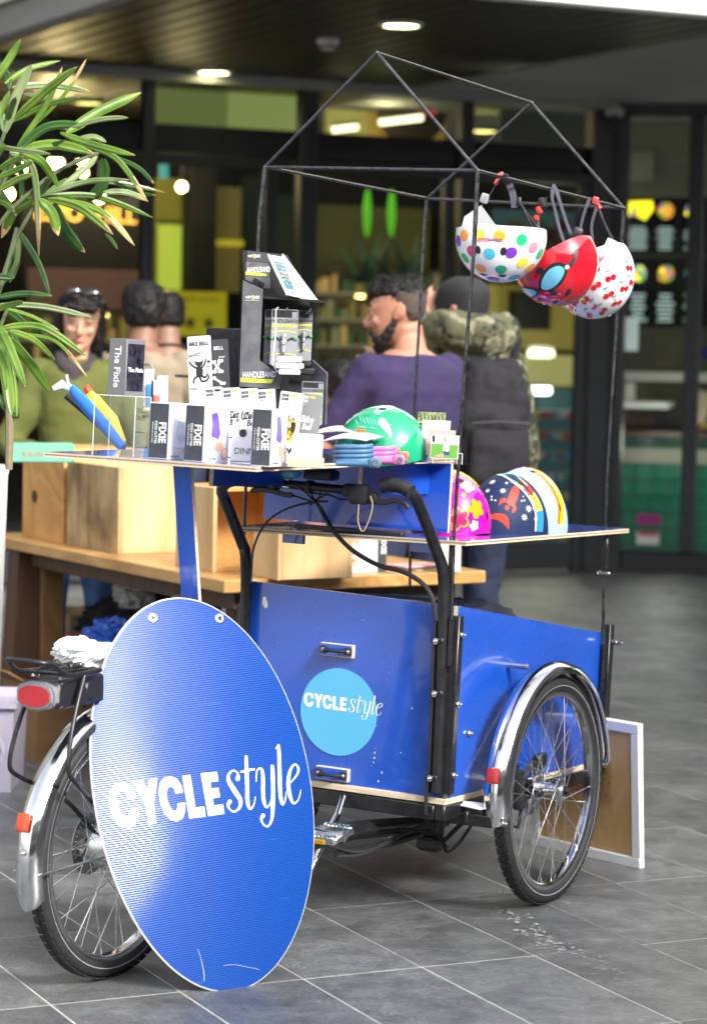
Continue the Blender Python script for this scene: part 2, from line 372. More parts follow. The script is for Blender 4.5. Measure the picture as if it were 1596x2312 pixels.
while x > xl:
    wd = min(PW, x-xl)
    if pm is None:
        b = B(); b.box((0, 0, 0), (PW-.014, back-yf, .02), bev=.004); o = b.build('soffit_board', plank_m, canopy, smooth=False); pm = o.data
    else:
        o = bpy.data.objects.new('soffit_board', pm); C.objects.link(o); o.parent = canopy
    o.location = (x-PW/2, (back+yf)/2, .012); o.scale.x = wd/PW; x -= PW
b = B(); b.box(((xg+xl)/2, (back+yf)/2, .05), (xg-xl+.02, back-yf, .04)); b.build('soffit_backing', ink, canopy, smooth=False)
b = B(); b.box((xg+4.02, (back+yf)/2-.2, .02), (8, back-yf+.5, .06)); b.build('plaster_soffit', grey_m, canopy, smooth=False)
b = B(); b.box(((xg+8+xl)/2-.1, yf-.09, .10), (xg+8-xl+.3, .12, .22), bev=.004); b.build('front_fascia', fascia_m, canopy, smooth=False)
b = B(); b.box((xl-.05, (back+yf)/2, .065), (.10, back-yf, .15), bev=.004); b.build('side_fascia', grey_m, canopy, smooth=False)
b = B(); b.box((xl-.03, (back+yf)/2, 1.0), (.2, back-yf, 1.7)); b.build('upper_wall', beige_m, canopy, smooth=False)
b = B(); b.box(((xg+8+xl)/2, (back+yf)/2+.5, 5.2), (xg+7.6-xl, back-yf-.4, 9.6)); b.build('unseen_upper_storeys', beige_m, canopy, smooth=False)  # unseen storeys added above the canopy to block the sky behind
# left of the canopy: the neighbouring soffit, higher up
def downlight(px, py, r, label, glow=14, z=CZ, zoff=-.004):
    p = gz(px, py, z); t = thing('ceiling_downlight', label, 'ceiling light', (p.x, p.y, z+zoff), 'round downlights in the dark timber soffit')
    b = B(); b.lathe([(r*.84, .004), (r*.86, -.008), (r, -.011), (r*1.12, -.004), (r*1.14, .006)], n=32); b.build('trim_ring', mat('downlight_trim', (.45, .45, .42), .4), t)
    b = B(); b.lathe([(0, .0), (r*.86, -.001)], n=32); b.build('lens', mat('lit_downlight', (.9, .9, .6), .4, emit=(1, .95, .45), es=glow), t)
    return t
downlight(905, 53, .102, 'larger lit round downlight in the dark soffit, above the roof peak of the rod frame', 9)
downlight(482, 160, .105, 'lit round downlight at the back of the dark soffit, left of the smoke detector', 9)
p = gz(740, 88, CZ); t = thing('smoke_detector', 'small white smoke detector on the dark timber soffit', 'smoke detector', (p.x, p.y, CZ))
b = B(); b.lathe([(0, -.055), (.030, -.055), (.037, -.048), (.038, -.032), (.056, -.026), (.060, -.006), (.060, .001)], n=28); b.build('housing', mat('detector_white', (.5, .5, .48), .5), t)
b = B(); b.lathe([(.0375, -.046), (.0392, -.045), (.0392, -.034), (.0375, -.033)], n=28); b.build('sensor_slot', blkp, t)
# ---- the shopfront in two straight runs meeting at the corner post
FL = frame((1.66, 16.4, 0), R(-26)); FR = frame((1.66, 16.4, 0), R(12))
alu_m = mat('charcoal_window_frame', (.034, .037, .043), .42, .35, var=.15, vs_=6)
dark_m = mat('dark_spandrel_glass', (.012, .014, .015), .12)
gl_m = thinglass('shop_glass', (.80, .84, .82), .03)
shop = thing('shopfront', 'charcoal framed glass shopfront with transom windows under the dark canopy', 'shopfront', (1.66, 16.4, 0)); shop['kind'] = 'structure'; del shop['category']
def member(fr, x0, x1, z0, z1, d=.07, m=None, name='frame_bar', y=0):
    b = B(); c = fr @ Vector(((x0+x1)/2, y, (z0+z1)/2)) - Vector((1.66, 16.4, 0)); b.box(c, (abs(x1-x0), d, abs(z1-z0)), bev=.006, rot=fr.to_3x3()); return b.build(name, m or alu_m, shop, smooth=False)
def fx(px, py, fr=None, y=0): q = on(fr or FL, px, py, 1, y); return q.x, q.z
HZ = 3.03
zt1 = fx(500, 190)[1]; z_tr_hi = fx(500, 285)[1]; z_bar0 = fx(500, 350)[1]; z_bar1 = fx(500, 368)[1]
XL = -9.0
member(FL, XL, 0, zt1, HZ+.03, .10, name='header')
b = B(); b.box(FL @ Vector((XL/2-.1, -.09, HZ-.0)) - Vector((1.66, 16.4, 0)), (-XL, .075, .07), rot=FL.to_3x3()); b.build('header_trim', grey_m, shop, smooth=False)
member(FL, XL, -.03, z_bar0, z_tr_hi, .03, dark_m, 'spandrel', .02)
member(FL, XL, -.03, z_bar1-.02, z_bar0, .08, name='transom')
def colx(px, py=600): return fx(px, py)[0]
cols = [(320, 345), (672, 712), (1034, 1062)]
for a, c in cols: member(FL, colx(a, 400), colx(c, 400), 0.0, zt1-.001, .085, name='mullion', y=-.002)
for a, c in ((596, 622), (1000, 1020)): member(FL, colx(a, 420), colx(c, 420), 0.0, z_bar1-.021, .06, name='door_stile')
member(FL, colx(1331, 300), -.0, 0, zt1, .12, name='corner_stile', y=.002)
for zz0, zz1 in ((0.02, .20),): member(FL, XL, colx(1331, 1000), zz0, zz1, .05, name='door_rail')
member(FL, colx(1293, 900), colx(1329, 900), .0, z_bar1-.021, .055, name='door_stile', y=-.01)
xs = sorted([XL] + [colx((a+c)/2, 400) for a, c in cols] + [colx(1331, 300)])
for a, c in zip(xs, xs[1:]):
    member(FL, a+.03, c-.03, z_tr_hi, zt1, .008, gl_m, 'transom_pane')
    member(FL, a+.03, c-.03, .2, z_bar1-.02, .008, gl_m, 'window_pane')
# right run
XR = 3.6
member(FR, 0, XR, fx(1480, 262, FR)[1], HZ+.03, .10, name='header')
xa, xb = fx(1412, 700, FR)[0], fx(1548, 700, FR)[0]; xc = fx(1582, 700, FR)[0]
member(FR, -.0, xa, 0.0, fx(1480, 262, FR)[1]-.001, .13, name='corner_post')
member(FR, xa*.30, xa*.42, .14, fx(1480, 262, FR)[1]-.1, .15, ink, name='post_joint', y=-.006)
member(FR, xb, xc, .14, fx(1480, 262, FR)[1]-.001, .09, name='mullion')
member(FR, xa, XR, .14, fx(1480, 1246, FR)[1], .07, name='bottom_rail')
member(FR, xa*.4, XR, 0, .139, .05, ink, name='kick_plate', y=.02)
for a, c in ((xa, xb), (xc, XR)): member(FR, a, c, fx(1480, 1246, FR)[1], fx(1480, 262, FR)[1], .008, gl_m, 'window_pane')
b = B(); q = FR @ Vector((fx(1391, 238, FR)[0], -.1, HZ-.05))
t = thing('security_camera', 'small pale security camera under the soffit above the corner post', 'camera', q)
b.box((0, 0, 0), (.12, .12, .06), bev=.015, seg=2); b.cyl((0, 0, .03), (0, 0, .08), .03); b.build('housing', mat('camera_shell', (.35, .35, .33), .5), t)
b = B(); b.sphere((0, -.03, -.035), .035, 8); b.build('dome', blkp, t)

# ---- inside the shops
room = thing('shop_interior', 'dim shop interior walls, floor and ceiling seen through the glass', 'room', (1.66, 16.4, 0)); room['kind'] = 'structure'; del room['category']
def rbox(name, fr, c, d, m, parent=None):
    b = B(); pc = fr @ Vector(c) - Vector((1.66, 16.4, 0)); b.box(pc, d, rot=fr.to_3x3()); return b.build(name, m, parent or room, smooth=False)
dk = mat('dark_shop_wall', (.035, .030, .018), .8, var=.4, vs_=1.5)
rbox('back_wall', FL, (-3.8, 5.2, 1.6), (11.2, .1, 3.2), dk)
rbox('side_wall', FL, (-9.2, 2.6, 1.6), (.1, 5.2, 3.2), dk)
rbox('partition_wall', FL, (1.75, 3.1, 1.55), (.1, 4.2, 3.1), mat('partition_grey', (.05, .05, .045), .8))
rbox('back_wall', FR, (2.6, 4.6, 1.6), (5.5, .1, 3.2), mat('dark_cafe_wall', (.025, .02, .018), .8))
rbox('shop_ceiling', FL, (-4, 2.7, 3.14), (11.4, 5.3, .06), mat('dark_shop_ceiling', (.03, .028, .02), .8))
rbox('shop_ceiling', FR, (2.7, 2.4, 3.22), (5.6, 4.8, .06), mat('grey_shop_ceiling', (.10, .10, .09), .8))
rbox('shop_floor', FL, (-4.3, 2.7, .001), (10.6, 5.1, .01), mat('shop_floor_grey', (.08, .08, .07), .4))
def panel(name, label, cat, fr, y, px0, py0, px1, py1, m, th=.03, group=None, bev=0):
    a = on(fr, px0, py0, 1, y); c = on(fr, px1, py1, 1, y); x0, x1 = sorted((a.x, c.x)); z0, z1 = sorted((a.z, c.z))
    o = fr @ Vector(((x0+x1)/2, y, z0)); b = B(); b.box((0, 0, (z1-z0)/2), (x1-x0, th, z1-z0), bev=bev)
    ob = b.build(name, m, smooth=False); Mw = fr.copy(); Mw.translation = o; ob.matrix_world = Mw
    if label: tag(ob, label, cat, group)
    return ob
def lit(name, col, e, es): return mat(name, col, .6, emit=e, es=es*(.55 if es < 1 else .8))  # emission stands in for room light on walls, posters and goods too
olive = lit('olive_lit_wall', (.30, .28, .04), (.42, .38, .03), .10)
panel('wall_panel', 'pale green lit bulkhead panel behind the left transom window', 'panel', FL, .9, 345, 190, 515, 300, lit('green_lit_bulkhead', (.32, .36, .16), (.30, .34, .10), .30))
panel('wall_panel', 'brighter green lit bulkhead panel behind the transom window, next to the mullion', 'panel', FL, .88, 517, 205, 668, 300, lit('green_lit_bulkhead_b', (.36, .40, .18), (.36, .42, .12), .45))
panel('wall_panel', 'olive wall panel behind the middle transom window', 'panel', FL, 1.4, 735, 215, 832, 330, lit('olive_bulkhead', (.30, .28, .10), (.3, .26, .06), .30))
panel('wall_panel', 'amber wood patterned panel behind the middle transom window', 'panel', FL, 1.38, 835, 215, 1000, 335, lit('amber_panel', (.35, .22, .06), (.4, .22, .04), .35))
# round dark sign with red letters
q = on(FL, 930, 240, 1, 1.2); t = thing('round_sign', 'round dark sign with red letters behind the middle transom window', 'sign', FL @ Matrix.Translation(q))
b = B(); b.lathe([(0, -.02), (.26, -.02), (.26, .02), (0, .02)], Matrix.Rotation(PI/2, 4, 'X'), n=40); b.build('disc', mat('dark_brown_sign', (.03, .018, .01), .5), t)
text(t, 'JE', Matrix.Translation((.10, -.025, .03)) @ Matrix.Rotation(PI/2, 4, 'X'), .2, lit('red_sign_letters', (.8, .03, .02), (1, .04, .02), .9), bold=.03)
panel('wall_panel', 'dark grey panel behind the right transom window', 'panel', FL, .8, 1130, 228, 1322, 330, mat('grey_bulkhead', (.12, .12, .10), .7))
# fluorescent tubes
def tubelamp(fr, y, a, c, label, r=.022, col=(1, .95, .55), es=5, grp='lit tube lamps inside the shop'):
    p0 = fr @ on(fr, *a, 1, y); p1 = fr @ on(fr, *c, 1, y); t = thing('tube_lamp', label, 'lamp', (p0+p1)/2, grp); m_ = (p0+p1)/2
    b = B(); b.cyl(p0-m_, p1-m_, r, n=12); b.build('tube', lit('lit_tube_%s' % ('w' if col[2] > .8 else 'y'), (.9, .9, .8), col, es), t)
    b = B(); b.tube([p0-m_+Vector((0, 0, r*1.3)), p1-m_+Vector((0, 0, r*1.3))], r*.5, 4, sq=True); b.build('batten', grey_m, t)
tubelamp(FL, .7, (752, 292), (806, 285), 'short lit yellow tube lamp behind the middle transom window', es=1.6)
tubelamp(FL, .7, (858, 275), (952, 264), 'longer lit yellow tube lamp below the red letters of the round sign', es=1.8)
tubelamp(FL, 2.2, (1196, 797), (1246, 798), 'lit white tube lamp inside the door, above the beige wall', .03, (1, 1, .75), 4)
tubelamp(FL, 2.0, (1200, 881), (1240, 881), 'lower cool white tube lamp over the glass fridge inside the door', .03, (.85, 1, .9), 4)
for px, py, es, lb in ((200, 228, 1.5, 'glowing yellow disc added for a downlight reflection, behind the upper palm leaves'), (232, 181, 1.2, 'dim glowing disc added for a downlight reflection, just above the upper palm leaf tips'), (1092, 292, 2.2, 'glowing yellow oval added for a downlight reflection, behind the right transom window')):  # discs added inside glow in place of downlights mirrored in the glass
    q = FL @ on(FL, px, py, 1, 1.0); t = thing('reflected_downlight', lb, 'ceiling light', q); b = B(); b.lathe([(0, -.012), (.085, -.012), (.09, 0), (0, .0)], n=24); b.build('lens', lit('yellow_reflected_downlight_%d' % px, (.9, .9, .5), (1, .85, .25), es), t); b = B(); b.lathe([(.09, -.014), (.10, -.01), (.10, .02), (.09, .02)], n=24); b.build('trim_ring', grey_m, t)
# pendant bulbs in the left shop
for px, py, r, lb in ((126, 366, .05, 'large lit pendant bulb among the palm leaves'), (188, 356, .045, 'lit pendant bulb right of the largest one'), (48, 380, .035, 'small lit pendant bulb, upper left among palm leaves'), (18, 437, .04, 'lit pendant bulb nearest the left edge of the shop'), (225, 446, .035, 'lit pendant bulb below a palm fan'), (188, 388, .03, 'dim pendant bulb behind the palm leaf tips'), (410, 421, .035, 'lone lit pendant bulb in the dark doorway right of the palm')):
    q = FL @ on(FL, px, py, 1, 2.6); t = thing('pendant_lamp', lb, 'lamp', q, 'lit pendant bulbs in the left shop')
    b = B(); b.sphere((0, 0, 0), r, 10); b.build('bulb', lit('lit_bulb', (1, .9, .6), (1, .78, .30), 16), t)
    b = B(); b.cyl((0, 0, r*.8), (0, 0, r*1.8), r*.5, r*.3); b.cyl((0, 0, r*1.8), (0, 0, 3.1-q.z), .006); b.build('flex', blkp, t)
# left shop: black sign band with glowing letters, menu board, cabinets
q = on(FL, 190, 500, 1, 2.9)
t = thing('shop_sign', 'black sign band with glowing amber letters behind the palm', 'sign', FL @ Matrix.Translation(q))
b = B(); b.box((0, 0, -.12), (.95, .05, .62)); b.build('sign_board', mat('black_sign_board', (.008, .007, .006), .5), t, smooth=False)
text(t, 'ESPO  HILL', Matrix.Translation((0, -.03, .05)) @ Matrix.Rotation(PI/2, 4, 'X'), .16, lit('amber_letters', (.9, .5, .1), (1, .42, .06), 1.4), bold=.015)
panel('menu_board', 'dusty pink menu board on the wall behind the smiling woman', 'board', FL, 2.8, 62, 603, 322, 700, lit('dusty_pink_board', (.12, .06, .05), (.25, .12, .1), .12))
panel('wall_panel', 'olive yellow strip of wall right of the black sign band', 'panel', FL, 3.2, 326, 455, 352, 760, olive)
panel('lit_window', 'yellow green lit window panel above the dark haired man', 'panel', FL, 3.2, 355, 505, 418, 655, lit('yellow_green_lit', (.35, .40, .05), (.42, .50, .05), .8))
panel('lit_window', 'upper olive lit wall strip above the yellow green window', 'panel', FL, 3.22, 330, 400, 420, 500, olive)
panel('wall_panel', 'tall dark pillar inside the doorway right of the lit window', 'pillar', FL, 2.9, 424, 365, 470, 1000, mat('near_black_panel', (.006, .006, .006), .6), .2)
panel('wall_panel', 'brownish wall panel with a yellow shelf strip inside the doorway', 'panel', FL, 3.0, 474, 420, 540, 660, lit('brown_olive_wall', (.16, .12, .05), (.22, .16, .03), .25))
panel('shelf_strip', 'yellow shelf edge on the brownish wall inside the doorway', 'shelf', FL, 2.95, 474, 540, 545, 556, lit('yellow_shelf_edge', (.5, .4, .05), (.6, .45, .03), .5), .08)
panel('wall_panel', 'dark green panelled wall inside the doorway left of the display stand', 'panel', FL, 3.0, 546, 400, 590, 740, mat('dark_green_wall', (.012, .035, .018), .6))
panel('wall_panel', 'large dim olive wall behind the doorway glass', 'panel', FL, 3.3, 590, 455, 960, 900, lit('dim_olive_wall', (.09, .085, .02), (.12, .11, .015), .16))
for a, c, lb in ((600, 640, 'first'), (660, 690, 'second')): panel('cabinet', 'tall dark green cabinet inside the doorway, %s from the exit sign' % lb, 'cabinet', FL, 2.6, a, 440, c, 760, mat('dark_green_wall', (.012, .035, .018), .6), .3)
t = panel('exit_sign', 'small teal and white exit sign hanging in the dark doorway', 'sign', FL, 1.0, 361, 366, 378, 402, lit('teal_exit', (.08, .35, .32), (.15, .75, .65), .4), .03)
# yellow poster with a round drawing
q = on(FL, 450, 708, 1, .06); a = on(FL, 388, 708, 1, .06); hw = (q.x-a.x)
t = thing('yellow_poster', 'yellow poster with arched lettering and two round drawings on the shop glass', 'poster', FL @ Matrix.Translation(q))
b = B(); b.box((0, 0, -.0), (hw*2, .006, .27*1.0)); b.build('sheet', lit('yellow_paper', (.72, .60, .02), (.7, .55, .01), .22), t, smooth=False)
b = B(); Mp = Matrix.Translation((0, -.0045, 0)) @ Matrix.Rotation(PI/2, 4, 'X')
for cx in (-.06, .06):
    flat(b, disc(16, .024, cx, -.055), Mp, .001); stroke(b, [(cx+.035*math.cos(k*PI/6), -.055+.035*math.sin(k*PI/6), .005) for k in range(13)], Mp, .0008, 2)
b.build('drawing', mat('brown_print', (.12, .08, .01), .6), t, smooth=False)
text(t, 'HAPPY DOUGH', Matrix.Translation((0, -.006, .085)) @ Matrix.Rotation(PI/2, 4, 'X'), .034, mat('brown_print', (.12, .08, .01), .6))
# agave planting under green light
t = thing('agave_plant', 'green lit spiky agave plant behind the glass, seen above the curly haired man', 'plant', FL @ on(FL, 865, 640, 1, 1.3))
b = B(); random.seed(5)
for k in range(26):
    a = random.uniform(0, 2*PI); el = R(random.uniform(15, 80)); L_ = random.uniform(.22, .42); d = Vector((math.cos(a)*math.cos(el), math.sin(a)*math.cos(el), math.sin(el)))
    s = d.cross(Vector((0, 0, 1))).normalized()*.02; c = Vector((random.uniform(-.2, .2), random.uniform(-.05, .05), 0))
    for u0, u1, w0, w1 in ((0, .5, 1, 1.3), (.5, 1, 1.3, .05)):
        b.bm.faces.new([b.bm.verts.new(c+d*L_*u0+s*w0), b.bm.verts.new(c+d*L_*u0-s*w0), b.bm.verts.new(c+d*L_*u1-s*w1), b.bm.verts.new(c+d*L_*u1+s*w1)])
b.build('leaves', mat('agave_green', (.10, .24, .16), .5), t, smooth=False)
for px in (829, 884):
    q = FL @ on(FL, px, 480, 1, 1.7); t = thing('wall_light', 'upright green lit strip light behind the agave, %s' % ('nearer the display stand' if px < 850 else 'nearer the rod frame pole'), 'lamp', q); b = B(); b.sphere((0, 0, 0), .05, 8, sc_=(.6, .4, 3.4)); b.build('diffuser', lit('green_strip_light', (.2, .8, .05), (.2, 1, .03), .2), t)
# beige wall, fridge shelves inside the door
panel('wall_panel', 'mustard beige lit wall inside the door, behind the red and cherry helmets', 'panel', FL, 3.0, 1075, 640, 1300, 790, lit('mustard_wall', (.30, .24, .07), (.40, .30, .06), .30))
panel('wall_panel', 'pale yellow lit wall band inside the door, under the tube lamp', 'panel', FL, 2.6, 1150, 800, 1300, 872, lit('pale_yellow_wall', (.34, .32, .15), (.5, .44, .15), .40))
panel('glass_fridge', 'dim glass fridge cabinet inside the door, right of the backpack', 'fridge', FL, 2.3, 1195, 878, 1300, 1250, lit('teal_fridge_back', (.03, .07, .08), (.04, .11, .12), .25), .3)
random.seed(11); rows7 = ('first', 'second', 'third', 'fourth', 'fifth', 'sixth', 'seventh')
for r_ in range(7):
    for k in range(9):
        px = 1203+k*10.5; py = 925+r_*46
        q = FL @ on(FL, px, py, 1, 2.08); hgt = random.uniform(.05, .085); cn, colr = random.choice([('blue', (.1, .25, .5)), ('grey', (.5, .5, .5)), ('green', (.05, .3, .2)), ('amber', (.5, .35, .1)), ('red', (.4, .06, .05)), ('pale', (.6, .65, .7))])
        b = B(); b.lathe([(0, 0), (.014, 0), (.014, hgt*.7), (.006, hgt*.85), (.006, hgt)], n=8)
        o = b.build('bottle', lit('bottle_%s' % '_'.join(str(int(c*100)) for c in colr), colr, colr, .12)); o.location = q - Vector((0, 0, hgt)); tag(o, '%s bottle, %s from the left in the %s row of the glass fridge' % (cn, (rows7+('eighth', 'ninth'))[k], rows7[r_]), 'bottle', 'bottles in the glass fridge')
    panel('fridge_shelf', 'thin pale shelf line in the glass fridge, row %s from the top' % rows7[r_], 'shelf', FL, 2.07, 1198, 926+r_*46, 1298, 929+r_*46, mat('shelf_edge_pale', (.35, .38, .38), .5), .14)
bbm = [lit('back_bar_%d' % i, c, c, e) for i, (c, e) in enumerate((((.28, .20, .05), .35), ((.05, .12, .04), .3), ((.42, .26, .08), .6), ((.07, .05, .02), .15), ((.25, .22, .12), .4), ((.9, .65, .2), 6)))]  # glow put into the shelves' and goods' colours; last entry is invented small lights
def back_bar(label, x0, y0, x1, y1, rows, per, y=3.05):
    a = on(FL, x0, y0, 1, y); c = on(FL, x1, y1, 1, y); t = thing('back_bar', label, 'shelving', FL @ Matrix.Translation(((a.x+c.x)/2, y, c.z))); W_, H_ = c.x-a.x, a.z-c.z
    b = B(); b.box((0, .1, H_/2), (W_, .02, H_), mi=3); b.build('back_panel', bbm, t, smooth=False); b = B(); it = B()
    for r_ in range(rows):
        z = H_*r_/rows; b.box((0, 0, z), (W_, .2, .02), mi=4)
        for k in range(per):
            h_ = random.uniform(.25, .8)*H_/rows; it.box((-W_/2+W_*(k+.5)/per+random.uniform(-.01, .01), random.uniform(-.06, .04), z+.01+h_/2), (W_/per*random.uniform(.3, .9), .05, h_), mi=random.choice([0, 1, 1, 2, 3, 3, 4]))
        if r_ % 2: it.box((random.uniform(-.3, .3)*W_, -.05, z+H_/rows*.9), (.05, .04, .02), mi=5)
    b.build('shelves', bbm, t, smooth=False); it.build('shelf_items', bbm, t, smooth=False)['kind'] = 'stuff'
back_bar('dim back bar shelves crowded with items, behind the doorway glass left of the agave', 596, 470, 690, 800, 5, 9)
back_bar('dim wide back bar shelves crowded with items, behind the agave and the curly haired man', 700, 600, 1000, 900, 5, 22)
back_bar('low dim shelves with jars, behind the smiling woman', 20, 700, 330, 960, 4, 18, 2.7)
# colourful fruit poster on the door
q = on(FL, 1205, 555, 1, .1); t = thing('fruit_poster', 'colourful fruit poster on the door glass, half hidden by the hanging helmets', 'poster', FL @ Matrix.Translation(q)); b = B(); b.box((0, 0, 0), (.62, .006, .46)); b.build('sheet', lit('poster_dull_blue', (.10, .22, .24), (.1, .2, .2), .15), t, smooth=False)
b = B(); cs = [(.35, .04, .03), (.1, .28, .06), (.5, .25, .1), (.45, .42, .35)]; Mp = Matrix.Translation((0, -.0045, 0)) @ Matrix.Rotation(PI/2, 4, 'X')
for k in range(26): flat(b, disc(12, random.uniform(.02, .06), random.uniform(-.24, .24), random.uniform(-.17, .15), random.uniform(.02, .07)), Mp, .0003+.0001*k, k % 4)
b.build('fruit_print', [mat('print_%d' % i, c, .6) for i, c in enumerate(cs)], t, smooth=False)
panel('wall_panel', 'dark framed cabinet behind the red helmet inside the door', 'panel', FL, 2.7, 1155, 655, 1235, 745, mat('near_black_panel', (.006, .006, .006), .6), .1)

# right shop
panel('bulkhead', 'grey bulkhead above the menu screens in the right shop', 'panel', FR, 1.5, 1405, 262, 1640, 442, mat('grey_bulkhead_b', (.30, .30, .26), .7), .1)
panel('paper_notice', 'pale square notice on the grey bulkhead in the right shop', 'notice', FR, 1.42, 1424, 343, 1474, 408, mat('pale_notice', (.5, .5, .47), .7), .01)
for i, (x0, y0, x1, y1, lb) in enumerate(((1408, 445, 1530, 575, 'upper black menu screen with a yellow picture in the right shop'), (1532, 445, 1650, 575, 'upper black menu screen behind the right mullion'), (1408, 580, 1530, 740, 'lower black menu screen with two food bowls in the right shop'), (1532, 580, 1650, 740, 'lower black menu screen behind the right mullion'))):
    a = on(FR, x0, y0, 1, 1.9); c = on(FR, x1, y1, 1, 1.9); t = thing('menu_screen', lb, 'screen', FR @ Matrix.Translation(((a.x+c.x)/2, 1.9, (a.z+c.z)/2)))
    W_, H_ = c.x-a.x, a.z-c.z; b = B(); b.box((0, 0, 0), (W_-.01, .05, H_-.01), bev=.004); b.build('bezel', mat('screen_black', (.004, .004, .006), .2), t, smooth=False)
    Mp = Matrix.Translation((0, -.026, 0)) @ Matrix.Rotation(PI/2, 4, 'X'); b = B(); random.seed(40+i)
    ms = [lit('screen_yellow', (.9, .8, .02), (1, .85, .02), 1.1), lit('screen_green', (.1, .5, .05), (.1, .6, .08), .6), lit('screen_orange', (.9, .4, .05), (1, .42, .05), .8), lit('screen_white', (.5, .6, .6), (.5, .65, .65), .6), lit('screen_purple', (.4, .1, .5), (.45, .12, .6), .6)]
    if i == 0:
        flat(b, [(-.48*W_, H_*.42), (.02*W_, H_*.44), (.05*W_, H_*.30), (-.1*W_, H_*.1), (-.3*W_, H_*.2), (-.46*W_, H_*.15)], Mp, .001, 0)
    for cx in (-.22, .27):
        r0 = .14*W_
        if not (i == 0 and cx < 0): flat(b, disc(18, r0*1.05, cx*W_, H_*.27, r0), Mp, .001, 2 if cx > 0 else 3)
        for k in range(9): flat(b, disc(8, r0*.3, cx*W_+random.uniform(-.8, .8)*r0, H_*.27+random.uniform(-.8, .8)*r0), Mp, .0015+.0002*k, random.choice([0, 1, 2, 4, 1]))
    for row in range(7):
        for cx in (-.22, .27):
            wd = random.uniform(.08, .17)*W_; y = -H_*(.02+.06*row); flat(b, [(cx*W_-wd, y), (cx*W_+wd, y), (cx*W_+wd, y-H_*.03), (cx*W_-wd, y-H_*.03)], Mp, .001, 3)
    b.build('screen_picture', ms, t, smooth=False)
panel('glass_notice', 'bright white notice stuck on the glass beside the corner post', 'notice', FR, .02, 1411, 716, 1440, 792, lit('backlit_notice', (.75, .8, .8), (.7, .8, .8), .35), .004)
panel('service_shelf', 'white horizontal service shelf inside the right shop', 'shelf', FR, .8, 1405, 838, 1660, 863, mat('white_shelf', (.62, .62, .58), .5), .25)
panel('shelf_bracket', 'white bracket under the left end of the service shelf', 'bracket', FR, .8, 1413, 864, 1432, 902, mat('white_shelf', (.62, .62, .58), .5), .1)
panel('counter_tray', 'bright white tray on the dark counter in the right shop', 'tray', FR, 1.0, 1408, 905, 1515, 921, mat('tray_white', (.8, .85, .82), .4), .5)
panel('counter', 'black counter unit below the white tray in the right shop', 'counter', FR, 1.3, 1405, 922, 1660, 975, mat('near_black_panel', (.006, .006, .006), .6), .5)
panel('leaning_board', 'pale board leaning beside the right mullion inside the shop', 'board', FR, .7, 1553, 880, 1592, 955, mat('pale_board', (.45, .38, .26), .7), .03).rotation_euler.rotate_axis('Y', R(10))
panel('wooden_ledge', 'short wooden ledge at the far right behind the glass', 'ledge', FR, .6, 1583, 953, 1660, 968, mat('ledge_wood', (.35, .22, .06), .5), .3)
ct = thing('tiled_counter', 'green tiled counter front with a cream band inside the right shop', 'counter', FR @ Matrix.Translation((on(FR, 1480, 1110, 1, .9).x, .9, 0)))
za = on(FR, 1480, 985, 1, .9).z; zb = on(FR, 1480, 1240, 1, .9).z; z1_ = on(FR, 1480, 1013, 1, .9).z; z2_ = on(FR, 1480, 1046, 1, .9).z
b = B(); b.box((.3, .08, za/2), (1.6, .1, za)); b.build('body', mat('teal_grout', (.03, .10, .07), .7), ct, smooth=False)
b = B(); b.box((.3, .02, (z1_+z2_)/2), (1.6, .03, z1_-z2_)); b.build('cream_band', mat('cream_band', (.42, .42, .34), .6), ct, smooth=False)
b = B(); b.box((.3, .0, za+.02), (1.7, .3, .04)); b.build('counter_top', mat('brown_top', (.07, .03, .02), .5), ct, smooth=False)
b = B(); b.box((0, 0, 0), (.103, .02, .103), bev=.003); gt = b.build('wall_tile', mat('green_glazed_tile', (.02, .22, .14), .35, var=.25, vs_=3), ct, smooth=False); gm = gt.data; fi = True
for r_ in range(9):
    z = z2_-.06-.11*r_
    if z < .03: break
    for k in range(14):
        o = gt if fi else bpy.data.objects.new('wall_tile', gm)
        if not fi: C.objects.link(o); o.parent = ct
        fi = False; o.location = (-.42+.11*k, .022, z)
panel('glass_sticker', 'magenta rectangular sticker low on the right shop glass', 'sticker', FR, -.01, 1438, 1160, 1491, 1186, mat('magenta_sticker', (.28, .01, .16), .5), .003)
panel('glass_sticker', 'red over white sticker below the magenta one on the glass', 'sticker', FR, -.01, 1437, 1199, 1488, 1230, mat('sticker_white', (.62, .60, .57), .5), .003)
o = panel('sticker_band', None, None, FR, -.0125, 1441, 1199, 1486, 1210, mat('sticker_red', (.35, .03, .03), .5), .002); o['label'] = 'red band across the top of the white sticker on the glass'; o['category'] = 'sticker'
panel('blue_notice', 'small blue notice at the right edge behind the glass', 'notice', FR, .4, 1570, 783, 1640, 812, mat('blue_notice', (.05, .06, .35), .5), .01)
# light of the lit pendant and tube lamps, plus fill added at the right counter
def lamp(fr, px, py, y, e, col, r=.12):
    l = bpy.data.lights.new('room_light', 'POINT'); l.energy = e; l.color = col; l.shadow_soft_size = r; o = bpy.data.objects.new('room_light', l); C.objects.link(o); o.location = fr @ on(fr, px, py, 1, y)
lamp(FL, 126, 350, 2.3, 9, (1, .7, .35)); lamp(FL, 410, 400, 2.3, 5, (1, .75, .4)); lamp(FL, 1220, 770, 2.0, 7, (1, .93, .7)); lamp(FL, 870, 250, .9, 4, (1, .85, .45)); lamp(FR, 1500, 1000, .35, 3, (1, .95, .85))

